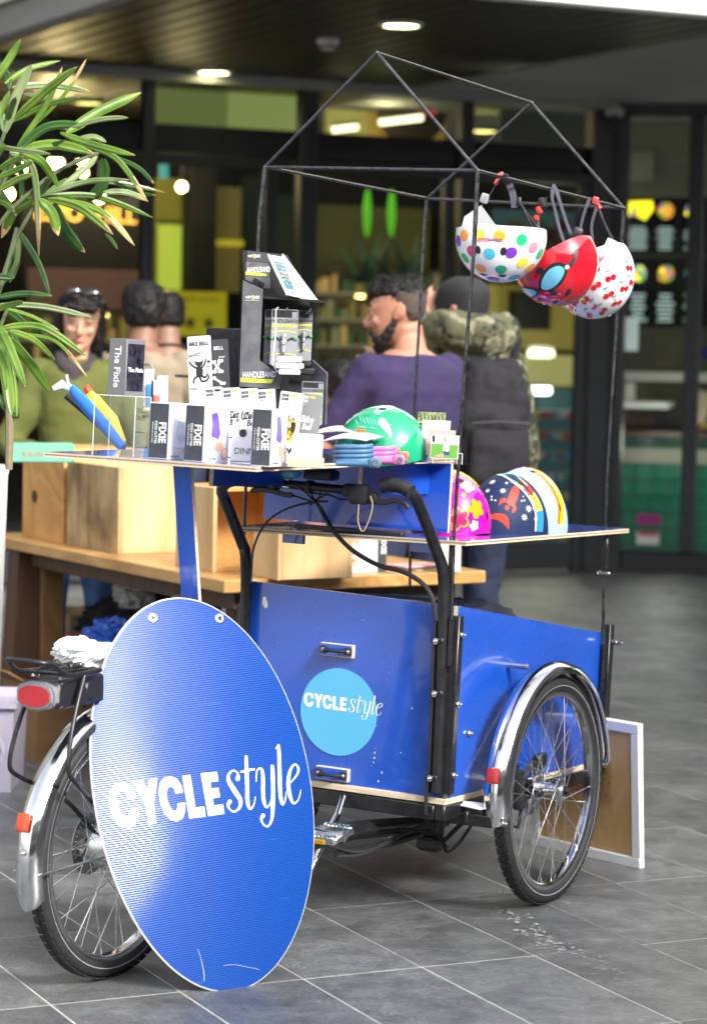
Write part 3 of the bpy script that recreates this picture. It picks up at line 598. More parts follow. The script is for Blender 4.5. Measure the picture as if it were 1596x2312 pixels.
# ---- unseen buildings added round the square to block sky light and darken reflections
town_m = mat('far_facade_render', (.16, .155, .145), .8, var=.2, vs_=.6); townw = mat('far_window_glass', (.02, .025, .03), .1)
def block(name, label, x0, x1, y0, y1, hgt):
    cx, cy = (x0+x1)/2, (y0+y1)/2; t = thing(name, label, 'building', (cx, cy, 0)); b = B(); b.box((0, 0, hgt/2), (x1-x0, y1-y0, hgt)); b.build('wall', town_m, t, smooth=False)
    b = B(); b.box((0, 0, hgt+.1), (x1-x0+.5, y1-y0+.5, .25)); b.build('roof', grey_m, t, smooth=False)
    b = B(); n = 0
    for zf in range(int(hgt//3)):
        for k in range(int(max(x1-x0, y1-y0)//3)):
            if x1-x0 > y1-y0: b.box((x0-cx+1.5+3*k, (y1-y0)/2, 1.7+3*zf), (1.7, .1, 1.8))
            else: b.box((-(x1-x0)/2, y0-cy+1.5+3*k, 1.7+3*zf), (.1, 1.7, 1.8))
    o = b.build('windows', townw, t, smooth=False); o['kind'] = 'stuff'
block('unseen_opposite_building', 'unseen plain building added across the square, behind the viewer, for dark reflections', -9, 14, -22, -16, 8.5)
block('unseen_side_building', 'unseen plain building added along the right side of the square to block sky light', 6.2, 9, -8, 13, 5.2)
block('unseen_left_building', 'unseen plain building added at the left side of the square to block sky light', -14, -5.2, 9.5, 15, 8)
# ================================================================ CARGO TRICYCLE
trike = thing('cargo_tricycle', 'blue box cargo tricycle with chrome mudguards and black push bar, parked on the tiles', 'cargo tricycle', TR)
Z0, ZR, ZF, BW, VR, VF = .318, .812, .684, .302, -.39, .555
def quad_panel(name, pts, th, n, m, parent):
    """flat board from 4+ local points, thickness th along n, blue faces with plywood edges"""
    n = Vector(n).normalized()*th; lo = [Vector(p) for p in pts]; b = B(); hi = [p+n for p in lo]
    a = [b.bm.verts.new(p) for p in lo]; c = [b.bm.verts.new(p) for p in hi]; N = len(a)
    b.bm.faces.new(a); b.bm.faces.new(list(reversed(c)))
    for i in range(N): b.bm.faces.new((a[i], a[(i+1) % N], c[(i+1) % N], c[i])).material_index = 1
    return b.build(name, [m, ply], parent, smooth=False)
# blue laminate with scuffs
t_ = blue.node_tree; p_ = t_.nodes['Principled BSDF']
sc_n = t_.nodes.new('ShaderNodeTexNoise'); sc_n.inputs['Scale'].default_value = 16; sc_n.inputs['Detail'].default_value = 9; sc_n.inputs['Roughness'].default_value = .75
tc_ = t_.nodes.new('ShaderNodeTexCoord'); lk(t_, tc_.outputs['Object'], sc_n.inputs['Vector'])
rr_ = t_.nodes.new('ShaderNodeValToRGB'); rr_.color_ramp.elements[0].position = .60; rr_.color_ramp.elements[1].position = .72; rr_.color_ramp.elements[0].color = (0, 0, 0, 1); rr_.color_ramp.elements[1].color = (.5, .5, .5, 1); lk(t_, sc_n.outputs[0], rr_.inputs[0])
mx_ = t_.nodes.new('ShaderNodeMix'); mx_.data_type = 'RGBA'; src_ = p_.inputs['Base Color'].links[0].from_socket; lk(t_, src_, mx_.inputs[6]); mx_.inputs[7].default_value = (.008, .03, .30, 1); lk(t_, rr_.outputs[0], mx_.inputs[0]); lk(t_, mx_.outputs[2], p_.inputs['Base Color'])
rp = quad_panel('rear_panel', [(-BW, VR, Z0), (BW, VR, Z0), (BW, VR, ZR-.008), (-BW, VR, ZR+.006)], .012, (0, 1, 0), blue, trike)
quad_panel('side_panel', [(BW, VR+.0, Z0), (BW, VF, Z0), (BW, VF, ZF), (BW, VR+.0, ZR-.006)], .012, (-1, 0, 0), blue, trike).location.x = .0125
quad_panel('side_panel', [(-BW, VR, Z0), (-BW, VF, Z0), (-BW, VF, ZF), (-BW, VR, ZR)], .012, (1, 0, 0), blue, trike).location.x = -.0125
quad_panel('front_panel', [(-BW, VF, Z0), (BW, VF, Z0), (BW, VF, ZF), (-BW, VF, ZF)], .012, (0, -1, 0), blue, trike).location.y = .0125
b = B(); b.box((0, (VR+VF)/2, Z0-.008), (2*BW+.03, VF-VR+.03, .015), bev=.001); b.build('floor_board', ply, trike, smooth=False)
# steel frame under the box
b = B(); zf_ = Z0-.036
for x in (-BW-.002, BW+.002): b.box((x, (VR+VF)/2, zf_), (.03, VF-VR+.04, .04), bev=.003)
for y in (VR-.005, VF+.005, .1): b.box((0, y, zf_-.0015), (2*BW-.028, .03, .038), bev=.003)
b.build('box_frame', blk, trike)
b = B(); b.box((.0, 0, .298), (.80, .03, .02), bev=.002)
for s in (-1, 1): b.box((s*.345, 0, .298), (.012, .11, .05), bev=.002)
b.build('axle_beam', blk, trike)
# upright corner profiles, clamps and bolts
def boltm(b, c, n, r=.006, l=.008):
    c = Vector(c); n = Vector(n).normalized(); b.cyl(c, c+n*l*.5, r*1.5, n=12); b.cyl(c+n*l*.5, c+n*l, r, r*.8, n=6); b.sphere(c+n*l, r*.62, 5)
b = B(); b.box((BW-.004, VR-.006, (Z0-.03+.80)/2+.012), (.064, .026, .80-Z0+.03-.06), bev=.002); b.build('corner_post', blk, trike)
b = B(); b.box((-BW-.020, VR+.012, (Z0-.03+.80)/2+.0), (.026, .030, .80-Z0+.03-.10), bev=.002); b.build('corner_post', blk, trike)
b = B(); b.box((BW+.018, VF+.012, .50), (.03, .03, .42), bev=.002); b.build('corner_post', blk, trike)
b = B()
for z in (.38, .56, .735): boltm(b, (BW+.027, VR-.006, z), (1, 0, 0), .0055, .012)
boltm(b, (BW+.014, VR+.10, .475), (1, 0, 0), .006)
for z in (.37, .66): boltm(b, (BW+.034, VF+.012, z), (1, 0, 0), .0055, .03)
o = b.build('bolts', steel, trike); o['kind'] = 'stuff'
# push bar: two bent tubes joined by the handlebar
def Tp(l, v): return [T(x, y, 1, vv) for (x, y), vv in zip(l, v)]
rpts = [(986, 1790), (996, 1560), (1001, 1404), (1001, 1297), (984, 1240), (947, 1144), (930, 1116), (905, 1101), (868, 1097)]
rv = [VR-.022, VR-.022, VR-.022, VR-.03, VR-.06, VR-.15, VR-.19, VR-.21, VR-.21]
RP = [Vector(q) for q in cr([tuple(q) for q in Tp(rpts, rv)], 6)]
b = B(); b.tube(RP, .0150, 14); b.build('push_bar', blk, trike)
lpts = [(538, 1790), (549, 1560), (553, 1404), (556, 1327), (554, 1252), (546, 1225), (508, 1129), (501, 1106), (513, 1090), (540, 1082)]
lv = [VR-.022, VR-.022, VR-.022, VR-.025, VR-.04, VR-.05, VR-.15, VR-.19, VR-.21, VR-.21]
LP = [Vector(q) for q in cr([tuple(q) for q in Tp(lpts, lv)], 6)]
b = B(); b.tube(LP, .0150, 14); b.build('push_bar', blk, trike)
hv = VR-.21; h0 = T(540, 1082, 1, hv); h1 = T(868, 1097, 1, hv); hm = [T(540, 1082, 1, hv), T(640, 1092, 1, hv), T(760, 1104, 1, hv), T(812, 1108, 1, hv)]
b = B(); b.tube(hm, .0112, 12); b.build('handlebar', blk, trike)
b = B(); b.tube([T(526, 1086, 1, hv), T(536, 1083, 1, hv), T(555, 1084, 1, hv), T(610, 1089, 1, hv), T(616, 1090, 1, hv)], [.014, .0168, .0165, .0168, .0175], 16)
for k in range(9): q = T(560+k*5.5, 1084.5+k*.5, 1, hv); q2 = T(562+k*5.5, 1084.7+k*.5, 1, hv); b.tube([q, q2], .0176, 14)
b.build('grip', rub, trike)
b = B(); gp_ = [Vector(q) for q in cr([tuple(T(x, y, 1, hv)) for x, y in ((862, 1097), (885, 1093), (908, 1099), (928, 1110))], 5)]; b.tube(gp_, .0178, 16); b.build('grip', rub, trike)
# bell, computer, brake levers, clamps
q = T(652, 1066, 1, hv); t = B(); t.lathe([(0, -.018), (.016, -.017), (.030, -.010), (.034, .0), (.033, .004)], Matrix.Translation(q), 28); t.build('bell', mat('sky_blue_enamel', (.10, .42, .62), .18, coat=.4), trike)
b = B(); b.cyl(q+Vector((0, 0, -.018)), q+Vector((0, 0, -.034)), .006); b.box(q+Vector((0, 0, -.037)), (.02, .03, .006), bev=.002); b.build('bell_clamp', steel, trike)
q = T(726, 1072, 1, hv-.01); b = B(); b.box(q, (.078, .055, .026), bev=.007, seg=3); b.box(q+Vector((0, 0, .014)), (.06, .04, .004), bev=.001); b.build('bike_computer', blkp, trike)
for px, w_ in ((620, .02), (700, .014), (790, .026)): q = T(px, 1092+(px-620)*.09, 1, hv); b = B(); b.box(q, (w_, .034, .034), bev=.006, seg=2); b.build('bar_clamp', blkp, trike)
b = B(); q = T(812, 1116, 1, hv-.005); b.box(q, (.05, .04, .05), bev=.010, seg=2); b.build('brake_clamp', blkp, trike); b = B(); b.box(T(842, 1125, 1, hv), (.03, .03, .03), bev=.008, seg=2); b.build('shifter', blkp, trike)
def curve_px(l, v, k=6): return [Vector(q) for q in cr([tuple(T(x, y, 1, v)) for x, y in l], k)]
b = B(); b.tube(curve_px([(822, 1120), (850, 1132), (872, 1134), (893, 1130), (912, 1137), (920, 1148)], hv-.01), [.009]*6+[.007]*8+[.006]*16+[.005], 8, flat=.6); b.build('brake_lever', blkp, trike)
b = B(); b.tube(curve_px([(660, 1118), (640, 1116), (612, 1108), (590, 1106), (572, 1107), (568, 1112)], hv-.015), .0065, 8, flat=.6); b.build('brake_lever', blkp, trike)
def cable(l, v, r, name='cable', m=None, k=7):
    vv = v if isinstance(v, list) else [v]*len(l); P = [Vector(q) for q in cr([tuple(q) for q in Tp(l, vv)], k)]; b = B(); b.tube(P, r, 8); return b.build(name, m or rub, trike)
cable([(722, 1145), (736, 1172), (758, 1205), (790, 1238), (826, 1262), (862, 1279), (900, 1288), (930, 1301), (958, 1322), (976, 1352), (983, 1390), (985, 1402)], VR-.06, .0062, 'cable_sleeve', blkp)
cable([(566, 1318), (568, 1280), (572, 1240), (590, 1196), (618, 1165), (660, 1144), (705, 1134), (740, 1132)], VR-.07, .0030)
for i, l in enumerate(([(670, 1094), (690, 1112), (706, 1128), (722, 1147)], [(700, 1096), (704, 1118), (716, 1135), (726, 1150)], [(724, 1098), (722, 1118), (714, 1132), (722, 1150)], [(748, 1100), (735, 1116), (720, 1126), (700, 1140)], [(800, 1124), (770, 1128), (745, 1118), (700, 1112), (668, 1100)], [(600, 1104), (640, 1112), (690, 1128), (722, 1140)])):
    cable(l, hv+.004*i-.01, .0024)
cable([(811, 1122), (809, 1150), (808, 1176), (814, 1196), (820, 1199), (826, 1190), (836, 1165), (841, 1140), (836, 1120)], hv-.02, .0016, 'rubber_band', mat('tan_rubber_band', (.42, .32, .20), .6))
for a, c in ((985, 1400), (983, 1560), (969, 1700)): pass
cable([(984, 1395), (978, 1500), (975, 1600), (971, 1700), (968, 1750), (962, 1800), (962, 1840)], VR-.028, .005, 'cable_sleeve', blkp)
b = B()
for x, y in ((986, 1447), (984, 1566), (972, 1757)): q = T(x, y, 1, VR-.036); b.box(q+Vector((0, .008, 0)), (.036, .02, .016), bev=.003); 
b.build('tube_clamps', blkp, trike)['kind'] = 'stuff'
b = B()
for x, y in ((985, 1448), (982, 1567), (972, 1758)): boltm(b, T(x, y, 1, VR-.042), (-.2, -1, 0), .0055, .010)
b.build('bolts', steel, trike)['kind'] = 'stuff'
# the round sticker and the two handles on the rear panel
CYC = [[(340,232),(330,185),(300,140),(255,124),(215,135),(183,175),(171,235),(178,305),(200,370),(240,418),(290,433),(330,415),(353,365),(355,302),(304,308),(302,335),(290,355),(270,358),(248,335),(230,285),(222,235),(228,200),(245,182),(268,183),(284,205),(290,238)],
 [(320,122),(382,114),(412,188),(425,109),(475,103),(452,272),(469,402),(420,408),(404,285)],
 [(640,196),(630,150),(600,105),(560,90),(520,97),(492,135),(484,200),(495,270),(520,335),(560,378),(600,390),(640,368),(655,320),(655,262),(605,270),(605,300),(595,320),(575,318),(552,285),(538,240),(533,200),(540,170),(558,157),(578,165),(588,185),(592,204)],
 [(636,86),(688,80),(722,298),(778,290),(789,357),(683,370)],
 [(757,70),(864,60),(874,122),(820,128),(826,172),(874,166),(884,228),(836,236),(842,284),(904,275),(914,338),(806,354)]]
STY = [[(1003,104,30),(1006,80,16),(995,60,9),(972,52,9),(945,75,15),(943,120,25),(985,190,31),(1022,250,26),(1014,300,16),(978,325,9),(950,308,10),(938,280,18),(950,258,26)],
 [(1062,-40,20),(1064,40,24),(1068,150,25),(1070,250,25),(1085,303,15),(1108,290,9),(1120,255,6),(1124,225,5)],
 [(1026,60,10),(1070,50,14),(1116,42,12)],
 [(1130,122,7),(1134,60,8),(1153,36,10),(1172,50,18),(1178,110,24),(1178,200,25),(1186,265,22),(1204,294,11),(1226,270,8),(1242,225,6)],
 [(1244,24,25),(1248,150,26),(1247,270,26),(1240,370,18),(1215,418,10),(1185,412,10),(1166,375,14),(1178,350,26)],
 [(1268,-96,5),(1284,-112,10),(1290,-110,20),(1293,0,25),(1299,200,25),(1312,268,18),(1328,262,9),(1338,220,6),(1341,190,5)],
 [(1362,138,6),(1396,104,8),(1424,66,13),(1430,35,15),(1414,8,9),(1392,14,12),(1366,60,20),(1356,130,26),(1362,190,26),(1382,252,18),(1406,264,9),(1432,232,7),(1447,176,5)]]
SGM = frame((-0.322, 5.6+.062, 0), R(-30)); LEAN = R(14)
SIGN_PH = R(5.0)                                             # turned a little in its own plane
sz = math.cos(LEAN)*math.hypot(.274*math.sin(SIGN_PH), .452*math.cos(SIGN_PH))
BOW = 1.5
SG = Matrix.Translation((-0.322, 5.662, sz)) @ SGM.to_3x3().to_4x4() @ Matrix.Rotation(PI/2-LEAN, 4, 'X')   # x right, y up the board, z towards the viewer
def zpx(x, y): return (300+x*.5326)/1.5664, (2700+y*.5326)/1.5664
def to_sign(x, y): q = on(SG, *zpx(x, y), 2, .004); return q.x, q.y
CYC_L = [[to_sign(*p) for p in g] for g in CYC]
def sw(p): a = to_sign(p[0]-p[2]/2, p[1]); c = to_sign(p[0]+p[2]/2, p[1]); q = to_sign(p[0], p[1]); return (q[0], q[1], math.hypot(c[0]-a[0], c[1]-a[1]))
STY_L = [[sw(p) for p in g] for g in STY]
base0 = to_sign(292, 433); base1 = to_sign(914, 338); TXA = math.atan2(base1[1]-base0[1], base1[0]-base0[0])
def norm(p):   # to an upright frame: origin at the first letter's foot, unit = distance C..E
    dx, dy = p[0]-base0[0], p[1]-base0[1]; c, s = math.cos(-TXA), math.sin(-TXA); L = math.hypot(base1[0]-base0[0], base1[1]-base0[1]); return ((dx*c-dy*s)/L, (dx*s+dy*c)/L) + ((p[2]/L,) if len(p) > 2 else ())
stc = T(764.3, 1608, 1, VR-.001); ste = T(666, 1600, 1, VR-.001); str_ = .113
FM = Matrix.Translation(stc) @ Matrix.Rotation(PI/2, 4, 'X')
b = B(); b.prism(disc(64, str_), .0008, FM); b.build('round_sticker', mat('sky_blue_vinyl', (.09, .42, .66), .3, coat=.3), trike, smooth=False)
whv = mat('white_vinyl', (.82, .82, .82), .35)
ks = .118
def st(p): n = norm(p); return (-.098+n[0]*ks*.95 + .01, .004+n[1]*ks*.72) + ((n[2]*ks*.8,) if len(n) > 2 else ())
b = B()
for g in CYC_L: flat(b, [st(p) for p in g], FM, .0014)
for g in STY_L: stroke(b, [st(p) for p in g], FM, .0014, 4)
b.build('cycle_style_lettering', whv, trike, smooth=False)
def handle(px, py):
    c = T(px, py, 1, VR); hb = B(); hb.box((c.x, VR-.006, c.z), (.096, .012, .034), mi=1, bev=.001); hb.box((c.x-.001, VR-.0125, c.z), (.089, .0012, .029), mi=0); o = hb.build('handle_plate', [blue, ply], trike, smooth=False)
    hb = B(); hb.box((c.x-.036, VR-.015, c.z), (.020, .004, .018), bev=.001); hb.box((c.x+.036, VR-.015, c.z), (.020, .004, .018), bev=.001)
    hb.tube([(c.x-.028, VR-.015, c.z), (c.x-.024, VR-.028, c.z), (c.x-.012, VR-.034, c.z), (c.x+.012, VR-.034, c.z), (c.x+.024, VR-.028, c.z), (c.x+.028, VR-.015, c.z)], .0045, 8, flat=2.2); g = hb.build('grab_handle', rub, trike)
    hb = B(); boltm(hb, (c.x-.037, VR-.017, c.z), (0, -1, 0), .0035, .005); boltm(hb, (c.x+.037, VR-.017, c.z), (0, -1, 0), .0035, .005); hb.build('handle_bolts', steel, trike)['kind'] = 'stuff'
handle(765, 1468); handle(754, 1747)
c = T(598, 1360, 1, VR-.001); b = B(); pl = [(-.006, .014), (.002, .015), (.006, .006), (.010, -.008), (.006, -.016), (0, -.014), (-.008, -.004)]; b.prism(pl, .0008, Matrix.Translation(c) @ Matrix.Rotation(PI/2, 4, 'X')); b.build('torn_sticker', white, trike)
# scratches and paint chips
b = B(); random.seed(4)
for x, y in ((850, 1640), (848, 1690), (846, 1700), (845, 1712), (843, 1722), (838, 1730), (854, 1765), (700, 1480), (880, 1520), (905, 1700), (820, 1400), (930, 1600), (862, 1745)):
    q = T(x, y, 1, VR-.0004); r0 = random.uniform(.0008, .0022); b.bm.faces.new([b.bm.verts.new(q+Vector((r0*math.cos(a)*random.uniform(.6, 1.4), 0, r0*1.4*math.sin(a)*random.uniform(.6, 1.6)))) for a in (0, 1, 2, 3, 4, 5)])
b.build('paint_chips', white, trike, smooth=False)['kind'] = 'stuff'

# ---- wheels
spoke_me = {}
def wheel(Mw, par, disc_side=-1, hubr=.028, hubw=.07, big=False, rot0=0.0):
    """Mw: wheel frame with origin at the hub, x = axle; parts parented to an Empty-like wheel part"""
    inv = par.matrix_world.inverted() if par is not None else Matrix()
    Ml = inv @ Mw
    def place(o): o.matrix_parent_inverse = Matrix(); return o
    RX = Matrix.Rotation(PI/2, 4, 'Y')        # lathe axis z -> wheel x
    Rt = .300; b = B()
    prof = []
    for k in range(17):
        a = 2*PI*k/16; rr = .0215; prof.append((Rt-rr+rr*math.cos(a)*1.0, rr*math.sin(a)*1.0))
    b.lathe(prof, RX, 96)
    for k in range(72):                        # tread: shallow cross blocks
        a = 2*PI*k/72
        for s in (-1, 1):
            c = Vector((s*.009, math.cos(a+s*.02)*(Rt+.0002), math.sin(a+s*.02)*(Rt+.0002))); rm = Matrix.Rotation(a-PI/2, 3, 'X'); b.box(c, (.015, .0215, .0026), rot=rm, bev=.0006)
    ty = b.build('wheel', rub, par); ty.matrix_local = Ml
    wpar = ty
    b = B(); b.lathe([(.2825, .0195), (.2800, .0212), (.2765, .0213), (.2745, .0203)], RX, 96); b.lathe([(.2825, -.0195), (.2800, -.0212), (.2765, -.0213), (.2745, -.0203)], RX, 96); b.build('reflective_stripe', mat('reflective_stripe', (.55, .56, .57), .25, .3), wpar)
    b = B(); b.lathe([(.2660, -.0125), (.2660, .0125), (.2600, .0155), (.2520, .0150), (.2470, .0110), (.2455, .0), (.2470, -.0110), (.2520, -.0150), (.2600, -.0155), (.2660, -.0125)], RX, 96); b.build('rim', chrome, wpar)
    b = B()
    if big: b.lathe([(0, -.055), (.02, -.054), (.050, -.040), (.055, -.02), (.055, .02), (.050, .040), (.02, .054), (0, .055)], RX, 32)
    else:
        b.lathe([(0, -.040), (.010, -.040), (.015, -.036), (.030, -.034), (.032, -.030), (.018, -.026), (.016, .02), (.018, .026), (.032, .030), (.032, .034), (.016, .037), (.014, .044), (0, .044)], RX, 28)
    b.build('hub', alu, wpar)
    b = B(); b.lathe([(0, .0445), (.0075, .0445), (.0075, .052), (.0055, .058), (0, .058)], RX, 12); b.lathe([(.0085, .0446), (.0125, .0446), (.0125, .047), (.0085, .047)], RX, 20); b.build('axle_nut', blkp, wpar)
    b = B(); ds = disc_side*(.066 if big else .052)
    for k in range(30):
        a0 = 2*PI*k/30; 
        for r0, r1 in ((.055, .068),):
            q = [Vector((ds, r0*math.cos(a0), r0*math.sin(a0))), Vector((ds, r1*math.cos(a0+.05), r1*math.sin(a0+.05))), Vector((ds, r1*math.cos(a0+.19), r1*math.sin(a0+.19))), Vector((ds, r0*math.cos(a0+.14), r0*math.sin(a0+.14)))]
            for dx in (0, .0018): b.bm.faces.new([b.bm.verts.new(p+Vector((dx, 0, 0))) for p in q])
    b.lathe([(.066, ds), (.072, ds), (.072, ds+.002), (.066, ds+.002)], RX, 40); b.lathe([(.045, ds), (.057, ds), (.057, ds+.002), (.045, ds+.002)], RX, 40)
    for k in range(5): a = 2*PI*k/5; b.box(Vector((ds+.001, .032*math.cos(a), .032*math.sin(a))), (.002, .030, .010), rot=Matrix.Rotation(a, 3, 'X'))
    b.build('brake_disc', mat('disc_steel', (.35, .35, .35), .3, 1.0), wpar)
    hr = .050 if big else .029; hx = .036 if big else .032
    for k in range(36):
        s = 1 if k % 2 else -1; lead = 1 if (k//2) % 2 else -1; a = 2*PI*k/36+rot0; ah = a - lead*(1.05 if not big else .75)
        key = (big,)
        p0 = Vector((s*hx, hr*math.cos(ah), hr*math.sin(ah))); p1 = Vector((s*.004, .2475*math.cos(a), .2475*math.sin(a))); d = p1-p0
        if key not in spoke_me:
            b = B(); b.tube([(0, 0, 0), (0, 0, .985), (0, 0, .9855), (0, 0, 1.0)], [.00115, .00115, .0019, .0019], 6); o = b.build('spoke', mat('spoke_steel', (.78, .78, .77), .22, 1.0), wpar); spoke_me[key] = o.data
        else: o = bpy.data.objects.new('spoke', spoke_me[key]); C.objects.link(o); o.parent = wpar
        m = d.to_track_quat('Z', 'Y').to_matrix().to_4x4() @ Matrix.Diagonal((1, 1, d.length, 1)); m.translation = p0; o.matrix_local = m
    return wpar
def mudguard(b, R_, a0, a1, hw=.036, n=48, mi=0):
    rings = []
    prof = [(-hw, -.016), (-hw*.96, -.006), (-hw*.7, .006), (-hw*.3, .012), (0, .0135), (hw*.3, .012), (hw*.7, .006), (hw*.96, -.006), (hw, -.016)]
    prof = prof + [(x*.93, z-.0016) for x, z in reversed(prof)]
    for k in range(n+1):
        a = a0+(a1-a0)*k/n; e = min(1, min(k, n-k)/2.0+.55)
        rings.append([Vector((x*e, (R_+z)*math.cos(a), (R_+z)*math.sin(a))) for x, z in prof])
    b.loft(rings, mi)
rdirF = Matrix.Rotation(0, 4, 'Z')
WF_ = frame((.530, 6.545, .300), R(29.5)); w1 = wheel(WF_, trike, -1, rot0=.06)
WL_ = frame((.530-.86*math.cos(R(29.5)), 6.545+.86*math.sin(R(29.5)), .300), R(29.5)); w2 = wheel(WL_, trike, 1)
# mudguards: local y = forward, z = up; angle 0 = forwards
for Wm, sgn in ((WF_, 1), (WL_, -1)):
    Ml = trike.matrix_world.inverted() @ Wm
    b = B(); mudguard(b, .328, R(188), R(3)); o = b.build('mudguard', chrome, trike); o.matrix_local = Ml
    if sgn > 0:
        mg = o
        b = B(); a = R(166); cpt = Vector((.0, (.346)*math.cos(a), .346*math.sin(a))); n_ = Vector((0, math.cos(a), math.sin(a))); b.box(cpt+n_*.004, (.036, .012, .040), bev=.005, rot=Matrix.Rotation(a-PI/2+PI/2, 3, 'X').to_3x3(), seg=2)
        rf = b.build('reflector', mat('red_reflector', (.36, .006, .01), .15, coat=.6, bump=.6, bs=900), mg)
        b = B(); boltm(b, (.030, .334*math.cos(R(186)), .334*math.sin(R(186))), (1, -.3, 0), .006, .008)
        b.cyl((-.034, -.08, .332), (-.10, -.08, .332), .008, n=12); b.build('mudguard_bolts', steel, mg)['kind'] = 'stuff'
        b = B(); b.box((-.07, -.335, -.035), (.14, .012, .03), bev=.002); b.box((-.07, -.30, -.028), (.012, .10, .03), bev=.002); b.build('mudguard_bracket', blk, mg)
# brake caliper behind the right wheel
Mc_ = trike.matrix_world.inverted() @ WF_
b = B(); b.box((-.075, .10, .055), (.02, .05, .04), bev=.004); b.build('hub_plate', blkp, trike).matrix_local = Mc_
b = B(); b.box((-.062, -.062, .018), (.03, .035, .075), bev=.010, seg=2); b.box((-.060, -.055, -.030), (.034, .05, .045), bev=.012, seg=2); b.tube([(-.06, -.04, -.04), (-.06, -.06, -.10), (-.08, -.11, -.08)], .005, 8); o = b.build('brake_caliper', blkp, trike); o.matrix_local = Mc_
b = B(); b.cyl((-.04, 0, 0), (-.12, 0, 0), .016, n=16); b.box((-.11, 0, .02), (.02, .05, .10), bev=.004); o = b.build('stub_axle', blk, trike); o.matrix_local = Mc_
# ---- underside: pivot, main tube to the rear wheel, cables
def Wp(px, py, Y): return trike.matrix_world.inverted() @ at(px, py, Y)
b = B(); b.tube([Wp(1000, 1850, 6.75), Wp(930, 1865, 6.6), Wp(800, 1875, 6.28), Wp(720, 1895, 6.1), Wp(560, 1940, 5.95)], .024, 14); b.cyl(Wp(985, 1835, 6.7), Wp(980, 1912, 6.7), .026, n=16); b.build('main_tube', blk, trike)
b = B(); b.tube([Wp(965, 1880, 6.65), Wp(900, 1900, 6.45), Wp(830, 1915, 6.3), Wp(760, 1930, 6.15)], .009, 10); b.box(Wp(972, 1905, 6.68), (.07, .05, .04), bev=.01); b.tube([Wp(1085, 1812, 6.35), Wp(1040, 1862, 6.45), Wp(1000, 1902, 6.5), Wp(960, 1890, 6.55)], .0065, 8); b.build('steering_linkage', blkp, trike)
for l in ([(730, 1905, 6.1), (800, 1925, 6.2), (860, 1912, 6.3), (930, 1878, 6.5), (975, 1885, 6.6), (1010, 1915, 6.5)], [(760, 1935, 6.1), (820, 1930, 6.2), (880, 1898, 6.35), (940, 1870, 6.5), (990, 1855, 6.6)], [(962, 1840, 6.4), (966, 1860, 6.4), (985, 1880, 6.45), (1000, 1905, 6.45), (1010, 1925, 6.4), (1035, 1905, 6.4), (1060, 1870, 6.4), (1085, 1830, 6.4)]):
    b = B(); b.tube([Vector(q) for q in cr([tuple(Wp(*q)) for q in l], 6)], .0042, 8); b.build('cable', rub, trike)
b = B(); b.prism([(-.04, -.01), (.035, -.02), (.06, .0), (.02, .015), (-.05, .012)], .002, Matrix.Translation(Wp(1062, 1818, 6.3)) @ Matrix.Rotation(R(20), 4, 'X')); b.build('protruding_sheet', white, trike)
# ---- rear wheel and everything round it
ri = trike.matrix_world.inverted(); RWc = RW @ Matrix.Translation((0, 0, .300)); w3 = wheel(RWc, trike, -1, big=True, rot0=.03)
Mr = ri @ RWc
b = B(); mudguard(b, .328, R(195), R(52), .034); mg2 = b.build('mudguard', chrome, trike); mg2.matrix_local = Mr
b = B(); a = R(162); cpt = Vector((-.004, .346*math.cos(a), .346*math.sin(a))); b.box(cpt+Vector((0, math.cos(a), math.sin(a)))*.006, (.032, .014, .042), bev=.006, rot=Matrix.Rotation(a, 3, 'X'), seg=2); b.build('reflector', mat('orange_reflector', (.50, .05, .006), .15, coat=.6, bump=.6, bs=900), mg2)
b = B(); boltm(b, (0, .343*math.cos(R(173)), .343*math.sin(R(173))), (0, -1, .1), .005, .004)
b.tube([(.036, .325*math.cos(R(181)), .325*math.sin(R(181))), (.05, -.16, 0), (.06, 0, .0)], .0026, 8); b.tube([(-.036, .325*math.cos(R(181)), .325*math.sin(R(181))), (-.05, -.16, 0), (-.06, 0, .0)], .0026, 8); b.build('mudguard_stay', steel, mg2)
def Rp(px, py, r): q = on(RWc, px, py, 0, r); return Vector(q)
fr_parts = B()
for s in (-1, 1):
    fr_parts.tube([(s*.062, 0, 0), (s*.06, .22, .03), (s*.045, .40, .03)], .011, 10); fr_parts.tube([(s*.062, 0, 0), (s*.055, .14, .22), (s*.03, .26, .48)], .008, 10)
fr_parts.tube([(0, .40, .02), (0, .30, .35), (0, .25, .56)], .016, 12); fr_parts.cyl((-.04, .42, 0), (.04, .42, 0), .024)
o = fr_parts.build('rear_frame', blk, trike); o.matrix_local = Mr
# carrier
b = B(); ZC = Rp(160, 1515, 0).z
hw = .060
zz = ZC+.004
cx_ = [(hw, -.14, zz), (hw, -.26, zz), (hw, -.315, zz+.028), (hw*.7, -.345, zz+.036), (0, -.352, zz+.038), (-hw*.7, -.345, zz+.036), (-hw, -.315, zz+.028), (-hw, -.26, zz), (-hw, -.02, zz)]
b.tube([Vector(q) for q in cr(cx_, 5)], .0055, 10)
for x in (-.025, .025): b.tube([(x, -.25, zz), (x, -.12, zz)], .004, 8)
for y in (-.25, -.145): b.tube([(-hw, y, zz), (hw, y, zz)], .0045, 8)
for s in (-1, 1):
    b.tube([Vector(q) for q in cr([(s*hw, -.20, zz-.005), (s*(hw+.012), -.255, zz-.10), (s*(hw+.02), -.285, zz-.20), (s*(hw+.02), -.25, zz-.24), (s*(hw-.02), -.14, zz-.30), (s*.035, 0, .01)], 5)], .0055, 10)
    b.tube([(s*.02, -.11, zz), (s*.015, -.10, .335)], .006, 8)
car = b.build('carrier', blk, trike); car.matrix_local = Mr
